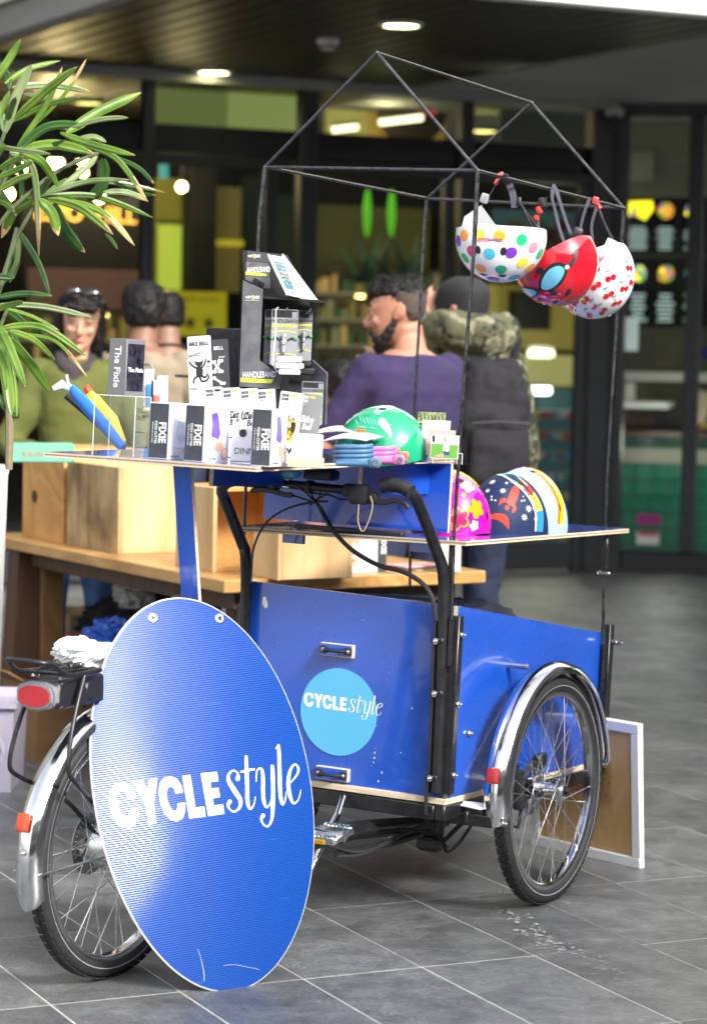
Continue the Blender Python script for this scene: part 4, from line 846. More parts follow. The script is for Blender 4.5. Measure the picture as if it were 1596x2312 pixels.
# battery case and tail light
b = B(); b.box((0, -.182, zz-.045), (.086, .166, .064), bev=.006); b.box((0, -.272, zz-.045), (.10, .02, .058), bev=.006)
b.lathe([(0, 0), (.021, 0), (.021, .006), (0, .006)], Matrix.Translation((.0435, -.19, zz-.055)) @ Matrix.Rotation(PI/2, 4, 'Y'), 20); b.box((.046, -.165, zz-.045), (.010, .03, .04), bev=.004); bt = b.build('battery_case', blkp, car)
oct_ = [(-.052, .010), (-.045, .022), (-.02, .031), (.02, .031), (.045, .022), (.052, .010), (.052, -.012), (.04, -.024), (.015, -.032), (-.015, -.032), (-.04, -.024), (-.052, -.012)]
MT = Matrix.Translation((0, -.282, zz-.046)) @ Matrix.Rotation(PI/2, 4, 'X')
b = B(); b.prism(oct_, .016, MT); b.prism([(x*.9, y*.88) for x, y in oct_], .022, MT); b.build('tail_light', mat('clear_light_casing', (.20, .20, .22), .15, coat=.5), car)
b = B(); b.prism([(x*.80, y*.74) for x, y in oct_], .0235, MT); b.build('red_lens', mat('red_lens', (.42, .01, .015), .12, coat=.7, bump=.5, bs=900), car)
b = B(); bo = B()
for x, z in ((-.035, zz-.012), (.040, zz-.014), (.042, zz-.076)): boltm(b, (x, -.262 if z < zz-.05 else -.262, z+.004), (0, -.4, 1), .003, .004)
b.build('battery_bolts', steel, car)['kind'] = 'stuff'
# springs of the carrier strap
b = B()
for x in (-.03, .035):
    P = [Vector((x+.0065*math.cos(t*.9), -.225+t*.0008, zz+.014+.0065*math.sin(t*.9))) for t in range(64)]; b.tube(P, .0013, 5)
    b.tube([Vector(q) for q in cr([(x, -.175, zz+.014), (x+.006, -.16, zz+.022), (x+.012, -.145, zz+.030)], 5)], .002, 6); b.tube([(x, -.225, zz+.014), (x, -.255, zz+.004)], .002, 6)
b.build('strap_spring', blk, car)['kind'] = 'stuff'
# pedals, crank, kick stand
def pedal(M):
    b = B()
    for s in (-1, 1): b.box((0, s*.042, 0), (.085, .008, .020), bev=.003)
    b.box((.042, 0, 0), (.008, .088, .016), bev=.003); b.box((-.042, 0, 0), (.006, .088, .020), bev=.003); b.lathe([(0, -.045), (.014, -.045), (.010, -.02), (.009, .02), (.014, .045), (0, .045)], Matrix.Rotation(PI/2, 4, 'Y'), 16)
    for s in (-1, 1): 
        for k in range(6): b.box((-.03+.012*k, s*.042, .012), (.006, .009, .004))
    o = b.build('pedal', alu, trike); o.matrix_local = trike.matrix_world.inverted() @ M
    b = B(); b.box((-.01, -.047, -.004), (.05, .003, .010)); b.build('pedal_reflector', mat('amber_reflector', (.6, .3, .02), .2), o)
pedal(frame(at(742, 1885, 5.98), R(30), R(-8)))
pedal(frame(at(560, 1980, 6.1), R(30)))
b = B(); c0 = trike.matrix_world.inverted() @ (RWc @ Vector((.05, .42, 0))); p1 = Wp(705, 1884, 5.98); b.tube([c0, c0*.5+p1*.5, p1], [.012, .010, .009], 10); b.build('crank_arm', alu, trike)
b = B(); b.tube([Wp(775, 1800, 6.35), Wp(762, 1840, 6.3), Wp(745, 1870, 6.3), Wp(690, 1990, 6.2)], .009, 10); b.build('kick_stand', chrome, trike)

# ---- the oval sign
sg = thing('oval_sign', 'large dark blue corrugated plastic oval sign with white lettering, leaning against the tricycle', 'sign', SG)
sgm = mat('corrugated_blue_plastic', (.003, .046, .25), .42, coat=.34, spec=.2); t = sgm.node_tree; p = t.nodes['Principled BSDF']; p.inputs['IOR'].default_value = 1.5; p.inputs['Coat Roughness'].default_value = .14
tc = t.nodes.new('ShaderNodeTexCoord'); wv = t.nodes.new('ShaderNodeTexWave'); wv.wave_type = 'BANDS'; wv.bands_direction = 'Y'; wv.inputs['Scale'].default_value = 62; wv.inputs['Distortion'].default_value = .25; wv.inputs['Detail Scale'].default_value = .4
mp = t.nodes.new('ShaderNodeMapping'); mp.inputs['Rotation'].default_value = (0, 0, -R(3)); lk(t, tc.outputs['Object'], mp.inputs[0]); lk(t, mp.outputs[0], wv.inputs['Vector'])
bp = t.nodes.new('ShaderNodeBump'); bp.inputs['Strength'].default_value = .4; bp.inputs['Distance'].default_value = .0009; lk(t, wv.outputs[0], bp.inputs['Height'])
n = t.nodes.new('ShaderNodeTexNoise'); n.inputs['Scale'].default_value = 1.7; n.inputs['Detail'].default_value = 1.5; lk(t, tc.outputs['Object'], n.inputs['Vector'])
bp2 = t.nodes.new('ShaderNodeBump'); bp2.inputs['Strength'].default_value = 1.0; bp2.inputs['Distance'].default_value = .012; lk(t, n.outputs[0], bp2.inputs['Height']); lk(t, bp.outputs[0], bp2.inputs['Normal']); lk(t, bp2.outputs[0], p.inputs['Normal']); lk(t, bp2.outputs[0], p.inputs['Coat Normal'])
n3 = t.nodes.new('ShaderNodeTexNoise'); n3.inputs['Scale'].default_value = 26; n3.inputs['Detail'].default_value = 8; mp3 = t.nodes.new('ShaderNodeMapping'); mp3.inputs['Rotation'].default_value = (0, 0, .7); mp3.inputs['Scale'].default_value = (.16, 1.6, 1); lk(t, tc.outputs['Object'], mp3.inputs[0]); lk(t, mp3.outputs[0], n3.inputs['Vector'])
r3 = t.nodes.new('ShaderNodeValToRGB'); r3.color_ramp.elements[0].position = .69; r3.color_ramp.elements[1].position = .76; lk(t, n3.outputs[0], r3.inputs[0])
mx = t.nodes.new('ShaderNodeMix'); mx.data_type = 'RGBA'; mx.inputs[6].default_value = (.003, .046, .25, 1); mx.inputs[7].default_value = (.09, .18, .50, 1); lk(t, r3.outputs[0], mx.inputs[0]); lk(t, mx.outputs[2], p.inputs['Base Color'])
b = B(); ob = [(.274*math.cos(k*2*PI/128), .452*math.sin(k*2*PI/128)) for k in range(128)]; cph, sph = math.cos(SIGN_PH), math.sin(SIGN_PH); ob = [(x*cph-y*sph, x*sph+y*cph) for x, y in ob]
rings = []
for k, s in enumerate((0.0001, .12, .25, .37, .5, .62, .75, .88, 1.0)): rings.append([Vector((x*s, y*s, .004)) for x, y in ob])
b.loft(rings, 0, cap=False); b.loft([rings[-1], [Vector((x*1.012, y*1.007, .001)) for x, y in ob]], 1, cap=False); b.loft([[Vector((x*1.012, y*1.007, -.0005)) for x, y in ob], [Vector((x*.0001, y*.0001, -.0005)) for x, y in ob]], 1, cap=False)
b.build('board', [sgm, white], sg, ang=60)
b = B(); FZ = Matrix.Translation((0, 0, .004))
for g in CYC_L: flat(b, g, FZ, .0006)
for g in STY_L: stroke(b, g, FZ, .0007, 8)
b.build('cycle_style_lettering', whv, sg, smooth=False)
for px, py in ((354, 1393), (503, 1395)):
    q = on(SG, px, py, 2, .004); b = B(); b.lathe([(.0055, -.006), (.0058, .0015), (.0095, .002), (.0125, .0005)], Matrix.Translation(q), 24); b.lathe([(0, -.0005), (.0056, -.0005)], Matrix.Translation(q), 16, mi=1); b.build('eyelet', [alu, ink], sg)
b = B(); random.seed(8)
for l in ([(900, 840, .0008), (915, 880, .0010), (932, 945, .0018), (936, 985, .0012)], [(1020, 915, .0006), (1070, 910, .0008), (1130, 920, .0008), (1190, 932, .0005)]):
    stroke(b, [(*on(SG, x*.5, 1724+y*.5, 2, .004).xy, w_) for x, y, w_ in l], FZ, .0004, 5)
b.build('scratches', mat('scuffed_white', (.35, .42, .6), .6), sg, smooth=False)['kind'] = 'stuff'

# the board bows a little out of flat, as such sheets do; everything printed on it follows
for ch in sg.children:
    for v in ch.data.vertices: x, y = v.co.x, v.co.y; v.co.z += .010 - x*x/(2*BOW) + .05*x*y - .030*(y/.45)**2
# ---- white framed board leaning on the far side
q0 = gz(1452, 1962); q1 = gz(1206, 1906); ex = (q0-q1); Wb = ex.length; ex.normalize(); bn = Vector((-ex.y, ex.x, 0)); upb = (Vector((0, 0, 1))*math.cos(R(3)) - bn*math.sin(R(3)))
Mb = Matrix((ex, upb.cross(ex), upb)).transposed().to_4x4(); Mb.translation = (q0+q1)/2; Hb = .415
t = thing('framed_board', 'brown hardboard back of a white framed sign leaning behind the right front wheel', 'board', Mb)
b = B(); fw_ = .030
for c, d in (((0, -.004, fw_/2), (Wb, .022, fw_)), ((0, -.004, Hb-fw_/2), (Wb, .022, fw_))): b.box(c, d, bev=.002)
for s in (-1, 1): b.box((s*(Wb/2-fw_/2), -.004, Hb/2), (fw_, .0215, Hb-2*fw_+.0), bev=.002)
b.build('frame', mat('white_painted_frame', (.72, .73, .74), .4, var=.06, vs_=20), t)
hm_ = wood('brown_hardboard', (.46, .28, .11), (.54, .34, .15), 6, .7, 'Z'); b = B(); b.box((0, 0, Hb/2), (Wb-2*fw_+.004, .008, Hb-2*fw_+.004)); b.build('back_sheet', hm_, t, smooth=False)
b = B(); random.seed(2)
for k in range(60):
    a = random.uniform(0, 2*PI); rr = abs(random.gauss(0, .03)); b.bm.faces.new([b.bm.verts.new((Wb*.13+rr*math.cos(a)*.6+rs*math.cos(c), -.0045-.00002*k, Hb*.60+rr*math.sin(a)*1.2+rs*math.sin(c))) for rs in (random.uniform(.001, .004),) for c in (0, 1, 2, 3, 4, 5)])
b.build('dark_spots', mat('brown_stain', (.10, .05, .02), .8), t, smooth=False)['kind'] = 'stuff'
st_m = mat('soft_stain', (.09, .045, .015), .9); 
tt = hm_.node_tree; pp = tt.nodes['Principled BSDF']; src = pp.inputs['Base Color'].links[0].from_socket
tc = tt.nodes.new('ShaderNodeTexCoord'); vd = tt.nodes.new('ShaderNodeVectorMath'); vd.operation = 'DISTANCE'; ms = tt.nodes.new('ShaderNodeMapping'); ms.inputs['Scale'].default_value = (1.6, 0, .75); nn = tt.nodes.new('ShaderNodeTexNoise'); nn.inputs['Scale'].default_value = 18; lk(tt, tc.outputs['Object'], nn.inputs['Vector'])
lk(tt, tc.outputs['Object'], ms.inputs[0]); lk(tt, ms.outputs[0], vd.inputs[0]); vd.inputs[1].default_value = (Wb*.10*1.6, 0, Hb*.55*.75)
ad = tt.nodes.new('ShaderNodeMath'); ad.operation = 'MULTIPLY_ADD'; lk(tt, nn.outputs[0], ad.inputs[0]); ad.inputs[1].default_value = .10; lk(tt, vd.outputs[1] if len(vd.outputs) > 1 else vd.outputs['Value'], ad.inputs[2])
rp_ = tt.nodes.new('ShaderNodeValToRGB'); rp_.color_ramp.elements[0].position = .06; rp_.color_ramp.elements[1].position = .16; rp_.color_ramp.elements[0].color = (.28, .2, .14, 1); rp_.color_ramp.elements[1].color = (1, 1, 1, 1); lk(tt, ad.outputs[0], rp_.inputs[0])
mx = tt.nodes.new('ShaderNodeMix'); mx.data_type = 'RGBA'; mx.blend_type = 'MULTIPLY'; mx.inputs[0].default_value = 1; lk(tt, src, mx.inputs[6]); lk(tt, rp_.outputs[0], mx.inputs[7]); lk(tt, mx.outputs[2], pp.inputs['Base Color'])
# ================================================================ DISPLAY STAND ON THE BOX (rods, shelf, tray)
stand = thing('display_stand', 'house shaped steel rod frame with blue plywood shelf and tray mounted on the cargo box', 'display stand', TR)
PW_, V0, V1, ZE, ZRG = .309, -.408, .528, 1.900, 2.190
def rod(pts, r=.0042, name='rod', m=None, k=None):
    b = B(); b.tube(pts, r, 10); return b.build(name, m or rod_m, stand)
e_ = {}
RRt = Vector((PW_, V0, 1.895)); FRt = Vector((PW_+.002, V1-.004, 1.888)); RLt = Vector((-PW_+.001, V0, 1.902)); FLt = Vector((-PW_-.006, V1, 1.910))
rod([RLt, RRt]); rod([FLt, FRt]); rod([RRt, FRt]); rod([RLt, FLt])
Rg0 = T(851, 118, 1, V0); Rg1 = T(1200, 231, 1, V1)
for a, c in ((RLt, Rg0), (Rg0, RRt), (FLt, Rg1), (Rg1, FRt), (Rg0, Rg1)): rod([a, c])
blackrod = mat('black_lower_rod', (.02, .02, .022), .35, .3, var=.3, vs_=40)
def pole(top, pxl, v, brk):
    pts = [T(x, y, 1, v) for x, y in pxl]
    P = [top]+pts; rod([P[0]+Vector((0, 0, .001)), P[1]], .0058, 'sleeve'); rod(P[1:], .0045, 'pole')
pole(RRt, [(1070, 560), (1048, 850), (1030, 1120), (1024, 1217), (1019, 1410)], V0, 1)
pole(FRt, [(1400, 600), (1385, 840), (1372, 1060), (1367, 1200), (1362, 1300), (1363, 1470)], V1, 1)
pole(RLt, [(585, 500), (575, 700), (562, 950), (553, 1137), (547, 1330), (541, 1420)], V0, 1)
pole(FLt, [(957, 520), (948, 700), (935, 920), (927, 1180), (925, 1325)], V1, 1)
b = B()
for p_ in (RLt, RRt, FLt, FRt, Rg0, Rg1): b.sphere(p_, .0060, 6)
b.build('weld_joints', rod_m, stand)['kind'] = 'stuff'
for q, c in ((T(1019, 1415, 1, V0-.004), 0), (T(1363, 1480, 1, V1+.006), .01)): b = B(); b.cyl(q+Vector((0, 0, .02+c)), q+Vector((0, 0, -.10)), .0085, n=12); b.build('pole_socket', blk, stand)
for q, d in ((T(1367, 1245, 1, V1), (.016, .016, .10)), (T(1017, 1265, 1, V0), (.008, .012, .12))): b = B(); b.box(q, d, bev=.002); b.build('pole_clamp', blk, stand)
b = B(); q = T(1366, 1294, 1, V1-.01); b.box(q, (.03, .008, .008), bev=.002); b.lathe([(.004, -.002), (.006, 0), (.004, .002)], Matrix.Translation(q+Vector((-.018, 0, 0))) @ Matrix.Rotation(PI/2, 4, 'X'), 12); b.build('spring_clip', steel, stand)
# shelf (lower) and tray (upper): corners in the box frame
S = [Vector((-.345, -.43, .960)), Vector((.345, -.43, .9725)), Vector((.345, .62, .984)), Vector((-.345, .62, .984))]
def board(name, cor, th, parent):
    """thin board from 4 corners (top surface); blue faces, ply edges"""
    b = B(); nrm = (cor[1]-cor[0]).cross(cor[3]-cor[0]).normalized(); lo = [c-nrm*th for c in cor]
    N = len(cor); ins = .0015
    a = [b.bm.verts.new(c) for c in cor]; l = [b.bm.verts.new(c) for c in lo]; b.bm.faces.new(a); b.bm.faces.new(list(reversed(l)))
    for i in range(N):      # three veneers on the edge, the middle one recessed
        c0, c1, d0, d1 = cor[i], cor[(i+1) % N], lo[i], lo[(i+1) % N]
        for k in range(3):
            t0, t1 = k/3, (k+1)/3; f = b.bm.faces.new([b.bm.verts.new(c0.lerp(d0, t0)), b.bm.verts.new(c1.lerp(d1, t0)), b.bm.verts.new(c1.lerp(d1, t1)), b.bm.verts.new(c0.lerp(d0, t1))]); f.material_index = 1+(k == 1)
    return b.build(name, [blue, ply, mat('plywood_dark_veneer', (.26, .19, .12), .7, var=.3, vs_=80)], parent, smooth=False)
board('shelf', S, .0115, stand)
Tc = [Vector((-.385, -1.21, 1.147)), Vector((.20, -1.22, 1.148)), Vector((.20, -.225, 1.1745)), Vector((-.385, -.22, 1.1745))]
board('tray', Tc, .0115, stand)
def tray_z(r, v): return 1.1475+(1.1745-1.1475)*(v+1.215)/.99
def shelf_z(r, v): return .9725+(.984-.9725)*(v+.43)/1.05 + (r-.345)*.018*(1-(v+.43)/1.05)
# panels between shelf and tray
def vpan(name, a, c, z0, z1, th=.012):
    a = Vector(a); c = Vector(c); d = (c-a); n = Vector((-d.y, d.x, 0)).normalized(); b = B()
    quad_panel(name, [(a.x, a.y, z0), (c.x, c.y, z0 if not isinstance(z0, tuple) else z0[1]), (c.x, c.y, z1), (a.x, a.y, z1)], th, n, blue, stand)
vb = -.235
vpan('back_panel', (-.36, vb, 0), (.195, vb, 0), .978, 1.160)
p1 = T(818, 1112, 0, .075) if False else None
xr_ = T(818, 1080, 1, -.60).x; vpan('bracket_panel', (xr_, -.60, 0), (xr_, vb-.001, 0), 1.075, 1.151)
xl_ = T(482, 1075, 1, -.95).x; vpan('bracket_panel', (xl_, -.95, 0), (xl_, -.62, 0), 1.085, 1.141)
# black bar added for the dark slot strip, and tabs on the shelf
b = B(); a = T(660, 1189, 1, -.40); c = T(812, 1194, 1, -.40)
b.box(((a.x+c.x)/2+.06, -.385, shelf_z(0, -.385)+.006), (c.x-a.x+.12, .02, .012), bev=.002); b.build('dark_slot_bar', blkp, stand)
for px in (638, 930): q = T(px, 1204, 1, -.41); b = B(); b.box((q.x, -.35, shelf_z(q.x, -.35)-.026), (.062, .012, .028)); b.build('tab', blue, stand, smooth=False)
# leg under the tray's rear edge
lt = T(413, 1046, 1, -1.17); lb = T(436, 1420, 1, -1.05)
b = B(); dz = (lt-lb).normalized(); b.loft([[q+Vector((s*.024, t_*.006, 0)) for s, t_ in ((-1, -1), (1, -1), (1, 1), (-1, 1))] for q in (lb, lt)])
o = b.build('tray_leg', [blue, ply], stand, smooth=False)
for f in o.data.polygons:
    if abs(f.normal.x) > .8: f.material_index = 1
o.rotation_euler = (0, 0, 0)
# ================================================================ HELMETS
def shell_fn(a, bq, c, rim=None):
    """point and normal on a helmet shell: th 0 at the crown, 1 at the rim; ph round it (0 = front, +y)"""
    def f(th, ph, off=0.0):
        r_ = rim(ph) if rim else 1.0
        t = th*r_*R(98); st, ct = math.sin(t), math.cos(t)
        x = a*st*math.sin(ph); y = bq*st*math.cos(ph); z = c*ct
        k = 1+.05*abs(math.sin(2*ph))*st; x *= k; y *= k
        n = Vector((x/a**2, y/bq**2, z/c**2)).normalized()
        return Vector((x, y, z))+n*off
    return f
def shell_pt(f, u, v, du, dv):
    """decal coordinates: metres along ph and th from (u,v)"""
    p = f(v, u); e = 1e-3; pu = (f(v, u+e)-p)/e; pv = (f(v+e, u)-p)/e
    return u+du/max(pu.length, .02), v+dv/max(pv.length, .02)
def decal(b, f, u, v, poly, off=.0009, mi=0, rot=0.0):
    c, s = math.cos(rot), math.sin(rot); uc, vc = u, v; ct = b.bm.verts.new(f(vc, uc, off))
    n = len(poly); P = [(x*c-y*s, x*s+y*c) for x, y in poly]
    mx_ = [P[i] for i in range(n)]
    inner = [b.bm.verts.new(f(*(lambda q: (q[1], q[0]))(shell_pt(f, u, v, x*.55, y*.55)), off)) for x, y in mx_]
    outer = [b.bm.verts.new(f(*(lambda q: (q[1], q[0]))(shell_pt(f, u, v, x, y)), off)) for x, y in mx_]
    for i in range(n):
        j = (i+1) % n
        b.bm.faces.new((ct, inner[i], inner[j])).material_index = mi; b.bm.faces.new((inner[i], outer[i], outer[j], inner[j])).material_index = mi
def helmet_base(name, label, M, m, group=None, rim=None, a=.098, bq=.122, c=.125, hang=True):
    t = thing(name, label, 'helmet', M, group); f = shell_fn(a, bq, c, rim)
    b = B(); b.grid(lambda u, v: f(max(v, .001), u*2*PI), 64, 20, cu=True); b.grid(lambda u, v: f(1.0-.0*v, u*2*PI, -.010*v), 64, 1, cu=True); o = b.build('shell', m, t, ang=60)
    b = B(); b.grid(lambda u, v: f(max(v, .001)*.985, u*2*PI, -.0115), 48, 14, cu=True); b.build('liner', mat('grey_foam_liner', (.10, .10, .11), .8, bump=.3, bs=200), t, ang=60)
    b = B(); b.tube([f(.90, k*2*PI/32, -.020) for k in range(32)], .006, 8, closed=True); b.tube([f(.80, R(60+k*10), -.022) for k in range(25)], .009, 8, flat=.6); b.build('fit_pad', mat('dark_padding', (.02, .02, .025), .8), t)
    return t, f
def vents(t, f, L, m=None):
    b = B()
    for u, v, rx, ry, rot in L: decal(b, f, u, v, disc(14, ry, 0, 0, rx), .0012, rot=rot)
    b.build('vents', ink, t)['kind'] = 'stuff'
def pix_decals(): pass
def flower(r, n=5, k=5):
    out = []
    for i in range(n*8): a = 2*PI*i/(n*8); out.append((r*(.62+.38*abs(math.cos(n*a/2)))*math.cos(a), r*(.62+.38*abs(math.cos(n*a/2)))*math.sin(a)))
    return out
def star(r, n=8, q=.35): return [((r if i % 2 else r*q)*math.cos(PI*i/n), (r if i % 2 else r*q)*math.sin(PI*i/n)) for i in range(2*n)]
gloss_white = mat('glossy_white_shell', (.80, .80, .81), .12, coat=.8)
strapm = mat('dark_grey_strap', (.055, .055, .075), .8, bump=.4, bs=900); redb = mat('red_buckle', (.75, .04, .03), .35)
def strap(t, pts, w_=.012, m=None, name='strap'):
    """flat webbing through world points"""
    Mi = t.matrix_world.inverted(); P = [Mi @ Vector(q) for q in cr([tuple(q) for q in pts], 6)]; b = B(); b.tube(P, .0012, 4, sq=True, flat=w_/.0012*.75); return b.build(name, m or strapm, t, ang=50)
def wbox(t, name, p, d, m, rot=None, bev=.003):
    Mi = t.matrix_world.inverted(); b = B(); b.box(Mi @ Vector(p), d, bev=bev, seg=2, rot=(Mi.to_3x3() @ rot) if rot is not None else None); return b.build(name, m, t)
# where the helmets hang: the right eave rod
def rodp(px, py): q = T(px, py, 0, PW_+.001); return TR @ q
def up_m(loc, yaw, tx, ty):
    """upside-down helmet: crown down, tilted"""
    m = Matrix.Translation(loc) @ Matrix.Rotation(ty, 4, 'Y') @ Matrix.Rotation(tx, 4, 'X') @ Matrix.Rotation(yaw, 4, 'Z') @ Matrix.Rotation(PI, 4, 'Y'); return m
hang_rim = lambda ph: 1.0+.03*math.cos(2*ph)-.05*math.exp(-((math.cos(ph)-1)*3)**2)
cols = [(.70, .05, .18), (.90, .32, .02), (.02, .42, .16), (.16, .03, .42), (.06, .45, .62), (.75, .70, .05), (.85, .22, .30)]
dotm = [mat('dot_%d' % i, c, .15, coat=.6) for i, c in enumerate(cols)]
YA = 6.52; cA = at(1131, 535, YA)
h1_, f1 = helmet_base('kids_helmet', 'white helmet with multicoloured polka dots hanging upside down from the rod frame', up_m(cA, R(90), R(-8), R(3)), gloss_white, 'childrens helmets hanging from the rod frame', hang_rim, .108, .118, .118)
def facing(t, f, px, py):
    """shell coordinates (u,v) of the point of the shell seen at a picture position"""
    Mi = t.matrix_world.inverted(); o = Mi @ O; d = (Mi.to_3x3() @ ray(px, py)); best = None
    for i in range(72):
        for j in range(1, 33):
            u, v = i*2*PI/72, j/33; q = f(v, u)-o; k = q.dot(d)/d.length_squared; e_ = (q-d*k).length
            nrm = Vector((f(v, u, .01)-f(v, u))).dot(d)
            if nrm < 0 and (best is None or e_ < best[0]): best = (e_, u, v)
    e0, u, v = best
    for st_ in (.04, .02, .01, .005, .0025):
        for _ in range(6):
            for du, dv in ((st_, 0), (-st_, 0), (0, st_/3), (0, -st_/3)):
                q = f(max(.01, v+dv), u+du)-o; k = q.dot(d)/d.length_squared; e_ = (q-d*k).length
                if e_ < e0: e0, u, v = e_, u+du, max(.01, v+dv)
    return u, v
def hz2(x, y): return (1550+x*.46992)/1.5664, (550+y*.46992)/1.5664      # coordinates noted on an enlarged view
b = B(); dots = [(192,600,1),(250,718,0),(385,738,4),(548,730,3),(715,692,6),(628,632,2),(634,806,5),(690,845,1),(318,848,1),(470,858,2),(415,930,3),(570,916,4),(198,770,2),(460,605,1),(310,595,5),(765,740,2),(440,968,5),(290,905,6),(150,640,3)]
for x, y, ci in dots: u, v = facing(h1_, f1, *hz2(x, y)); decal(b, f1, u, v, disc(20, .0152), .0007, ci)
random.seed(12)
for k in range(16): decal(b, f1, R(-90)+random.uniform(-1.2, 1.2), random.uniform(.35, .85), disc(20, .0152), .0006, k % 7)
b.build('polka_dots', dotm, h1_, ang=60)['kind'] = 'stuff'
vents(h1_, f1, [(*facing(h1_, f1, *hz2(x, y)), rx, ry, ro) for x, y, rx, ry, ro in ((298, 706, .008, .011, 0), (490, 718, .008, .011, 0), (338, 892, .004, .010, 1.0), (484, 902, .010, .005, 0))])
def helmet_text(t, f, s, px, py, size, m, flip=True, sp=.62):
    u0, v0 = facing(t, f, px, py); p = f(v0, u0, .0012); pu = (f(v0, u0+.01)-p).normalized(); nn = (f(v0, u0, .01)-f(v0, u0)).normalized(); pv = nn.cross(pu)
    M = Matrix((pu, pv, nn)).transposed().to_4x4(); M.translation = p+nn*.0012; return M
Mt_ = helmet_text(h1_, f1, '', *hz2(388, 632), .02, None)
for s, x0, m in (('kidd', .0165, mat('pink_print', (.75, .05, .12), .4)), ('i', .0035, mat('orange_print', (.85, .25, .02), .4)), ('moto', -.0145, mat('navy_print', (.02, .02, .25), .4))):
    o = text(h1_, s, Matrix.Translation((0, 0, 0)), .0165, m, ext=.0001, bold=.012)
    for vv in o.data.vertices:      # wrap round the shell
        X = vv.co.x-x0 if False else vv.co.x+(-x0); Y = vv.co.y
        u0, v0 = facing_cache if 'facing_cache' in globals() else (None, None)
        if u0 is None: facing_cache = facing(h1_, f1, *hz2(388, 632)); u0, v0 = facing_cache
        uu, v2 = shell_pt(f1, u0, v0, X, -Y); vv.co = f1(v2, uu, .0014+(.0003 if vv.co.z > 0 else 0))
# straps: two sides up to the rod with a red buckle
rp1 = rodp(1136, 402)
strap(h1_, [at(1040, 520, YA), at(1052, 500, YA), at(1075, 478, YA-.02), at(1102, 445, YA-.03), at(1120, 415, YA-.04), rp1+Vector((0, -.005, .006)), at(1148, 412, YA-.02), at(1158, 440, YA-.03), at(1162, 468, YA-.03)])
strap(h1_, [at(1160, 450, YA-.02), at(1176, 462, YA-.02), at(1190, 492, YA-.01), at(1208, 520, YA+.02), at(1216, 530, YA+.02)])
strap(h1_, [at(1168, 448, YA), at(1192, 485, YA+.02), at(1222, 524, YA+.05)], .004)
wbox(h1_, 'red_buckle', at(1131, 396, YA-.03), (.016, .012, .018), redb, Matrix.Rotation(R(-25), 3, 'Y')); wbox(h1_, 'red_buckle', at(1121, 410, YA-.035), (.010, .012, .016), redb, Matrix.Rotation(R(25), 3, 'Y'))
wbox(h1_, 'strap_clip', at(1094, 447, YA-.035), (.022, .010, .026), mat('pale_grey_clip', (.45, .46, .48), .4), Matrix.Rotation(R(20), 3, 'Y'), .005); wbox(h1_, 'strap_clip', at(1172, 454, YA-.03), (.018, .010, .022), blkp, None, .005)
tgb = B(); Mi = h1_.matrix_world.inverted(); tq = [Mi @ at(x, y, YA-.04+dy) for x, y, dy in ((1048, 488, 0), (1086, 462, .0), (1130, 522, .04), (1066, 528, .04), (1040, 520, .02))]; tgb.bm.faces.new([tgb.bm.verts.new(q) for q in tq]); lo = [q+Vector((0, 0, -.001)) for q in tq]; tgb.build('price_tag', white, h1_, smooth=False)
# red helmet with goggles
redm = mat('glossy_red_shell', (.55, .008, .02), .10, coat=1.0)
YB = 6.66; cB = at(1254, 590, YB)
h2_, f2 = helmet_base('kids_helmet', 'glossy red helmet with printed blue lens goggles, hanging between the dotted and cherry ones', up_m(cB, R(60), R(-14), R(-22)), redm, 'childrens helmets hanging from the rod frame', hang_rim, .098, .112, .120)
b = B()
def poly_decal(b, t, f, pts, off, mi, n=4):
    """a picture outline laid onto the shell"""
    cx = sum(p[0] for p in pts)/len(pts); cy = sum(p[1] for p in pts)/len(pts); P = cr(pts, n, True); rings_ = []
    for s in (1.0, .66, .33): rings_.append([b.bm.verts.new((lambda q: f(q[1], q[0], off))(facing(t, f, *hz2(cx+(x-cx)*s, cy+(y-cy)*s)))) for x, y in P])
    c_ = b.bm.verts.new((lambda q: f(q[1], q[0], off))(facing(t, f, *hz2(cx, cy)))); N = len(P)
    for r0, r1 in zip(rings_, rings_[1:]):
        for i in range(N): b.bm.faces.new((r0[i], r0[(i+1) % N], r1[(i+1) % N], r1[i])).material_index = mi
    for i in range(N): b.bm.faces.new((rings_[-1][i], rings_[-1][(i+1) % N], c_)).material_index = mi
poly_decal(b, h2_, f2, [(755, 1000), (765, 920), (815, 840), (890, 800), (960, 815), (970, 880), (920, 970), (850, 1015), (790, 1020)], .0008, 0, 3)
poly_decal(b, h2_, f2, [(775, 985), (785, 930), (830, 860), (900, 828), (945, 850), (940, 900), (890, 970), (830, 1005), (790, 1005)], .0014, 1, 3)
poly_decal(b, h2_, f2, [(590, 1000), (560, 985), (640, 980), (740, 1000), (765, 1030), (720, 1065), (650, 1075), (600, 1045)], .0010, 0, 3)
poly_decal(b, h2_, f2, [(590, 1005), (640, 995), (720, 1008), (740, 1035), (700, 1058), (640, 1060), (600, 1035)], .0016, 1, 3)
poly_decal(b, h2_, f2, [(740, 1040), (800, 1045), (880, 1075), (800, 1085), (715, 1070)], .0007, 2, 2)
poly_decal(b, h2_, f2, [(700, 1085), (780, 1100), (760, 1112), (710, 1104)], .0012, 3, 2)
poly_decal(b, h2_, f2, [(960, 820), (1010, 775), (1030, 700), (1050, 720), (1035, 790), (985, 850)], .0009, 0, 2)
poly_decal(b, h2_, f2, [(950, 835), (975, 820), (985, 840), (962, 856)], .0016, 4, 2)
b.build('goggle_print', [ink, mat('pale_blue_print', (.16, .50, .70), .15, coat=.6), mat('magenta_print', (.45, .01, .30), .15, coat=.6), mat('orange_print2', (.85, .22, .02), .2), white], h2_, ang=60)
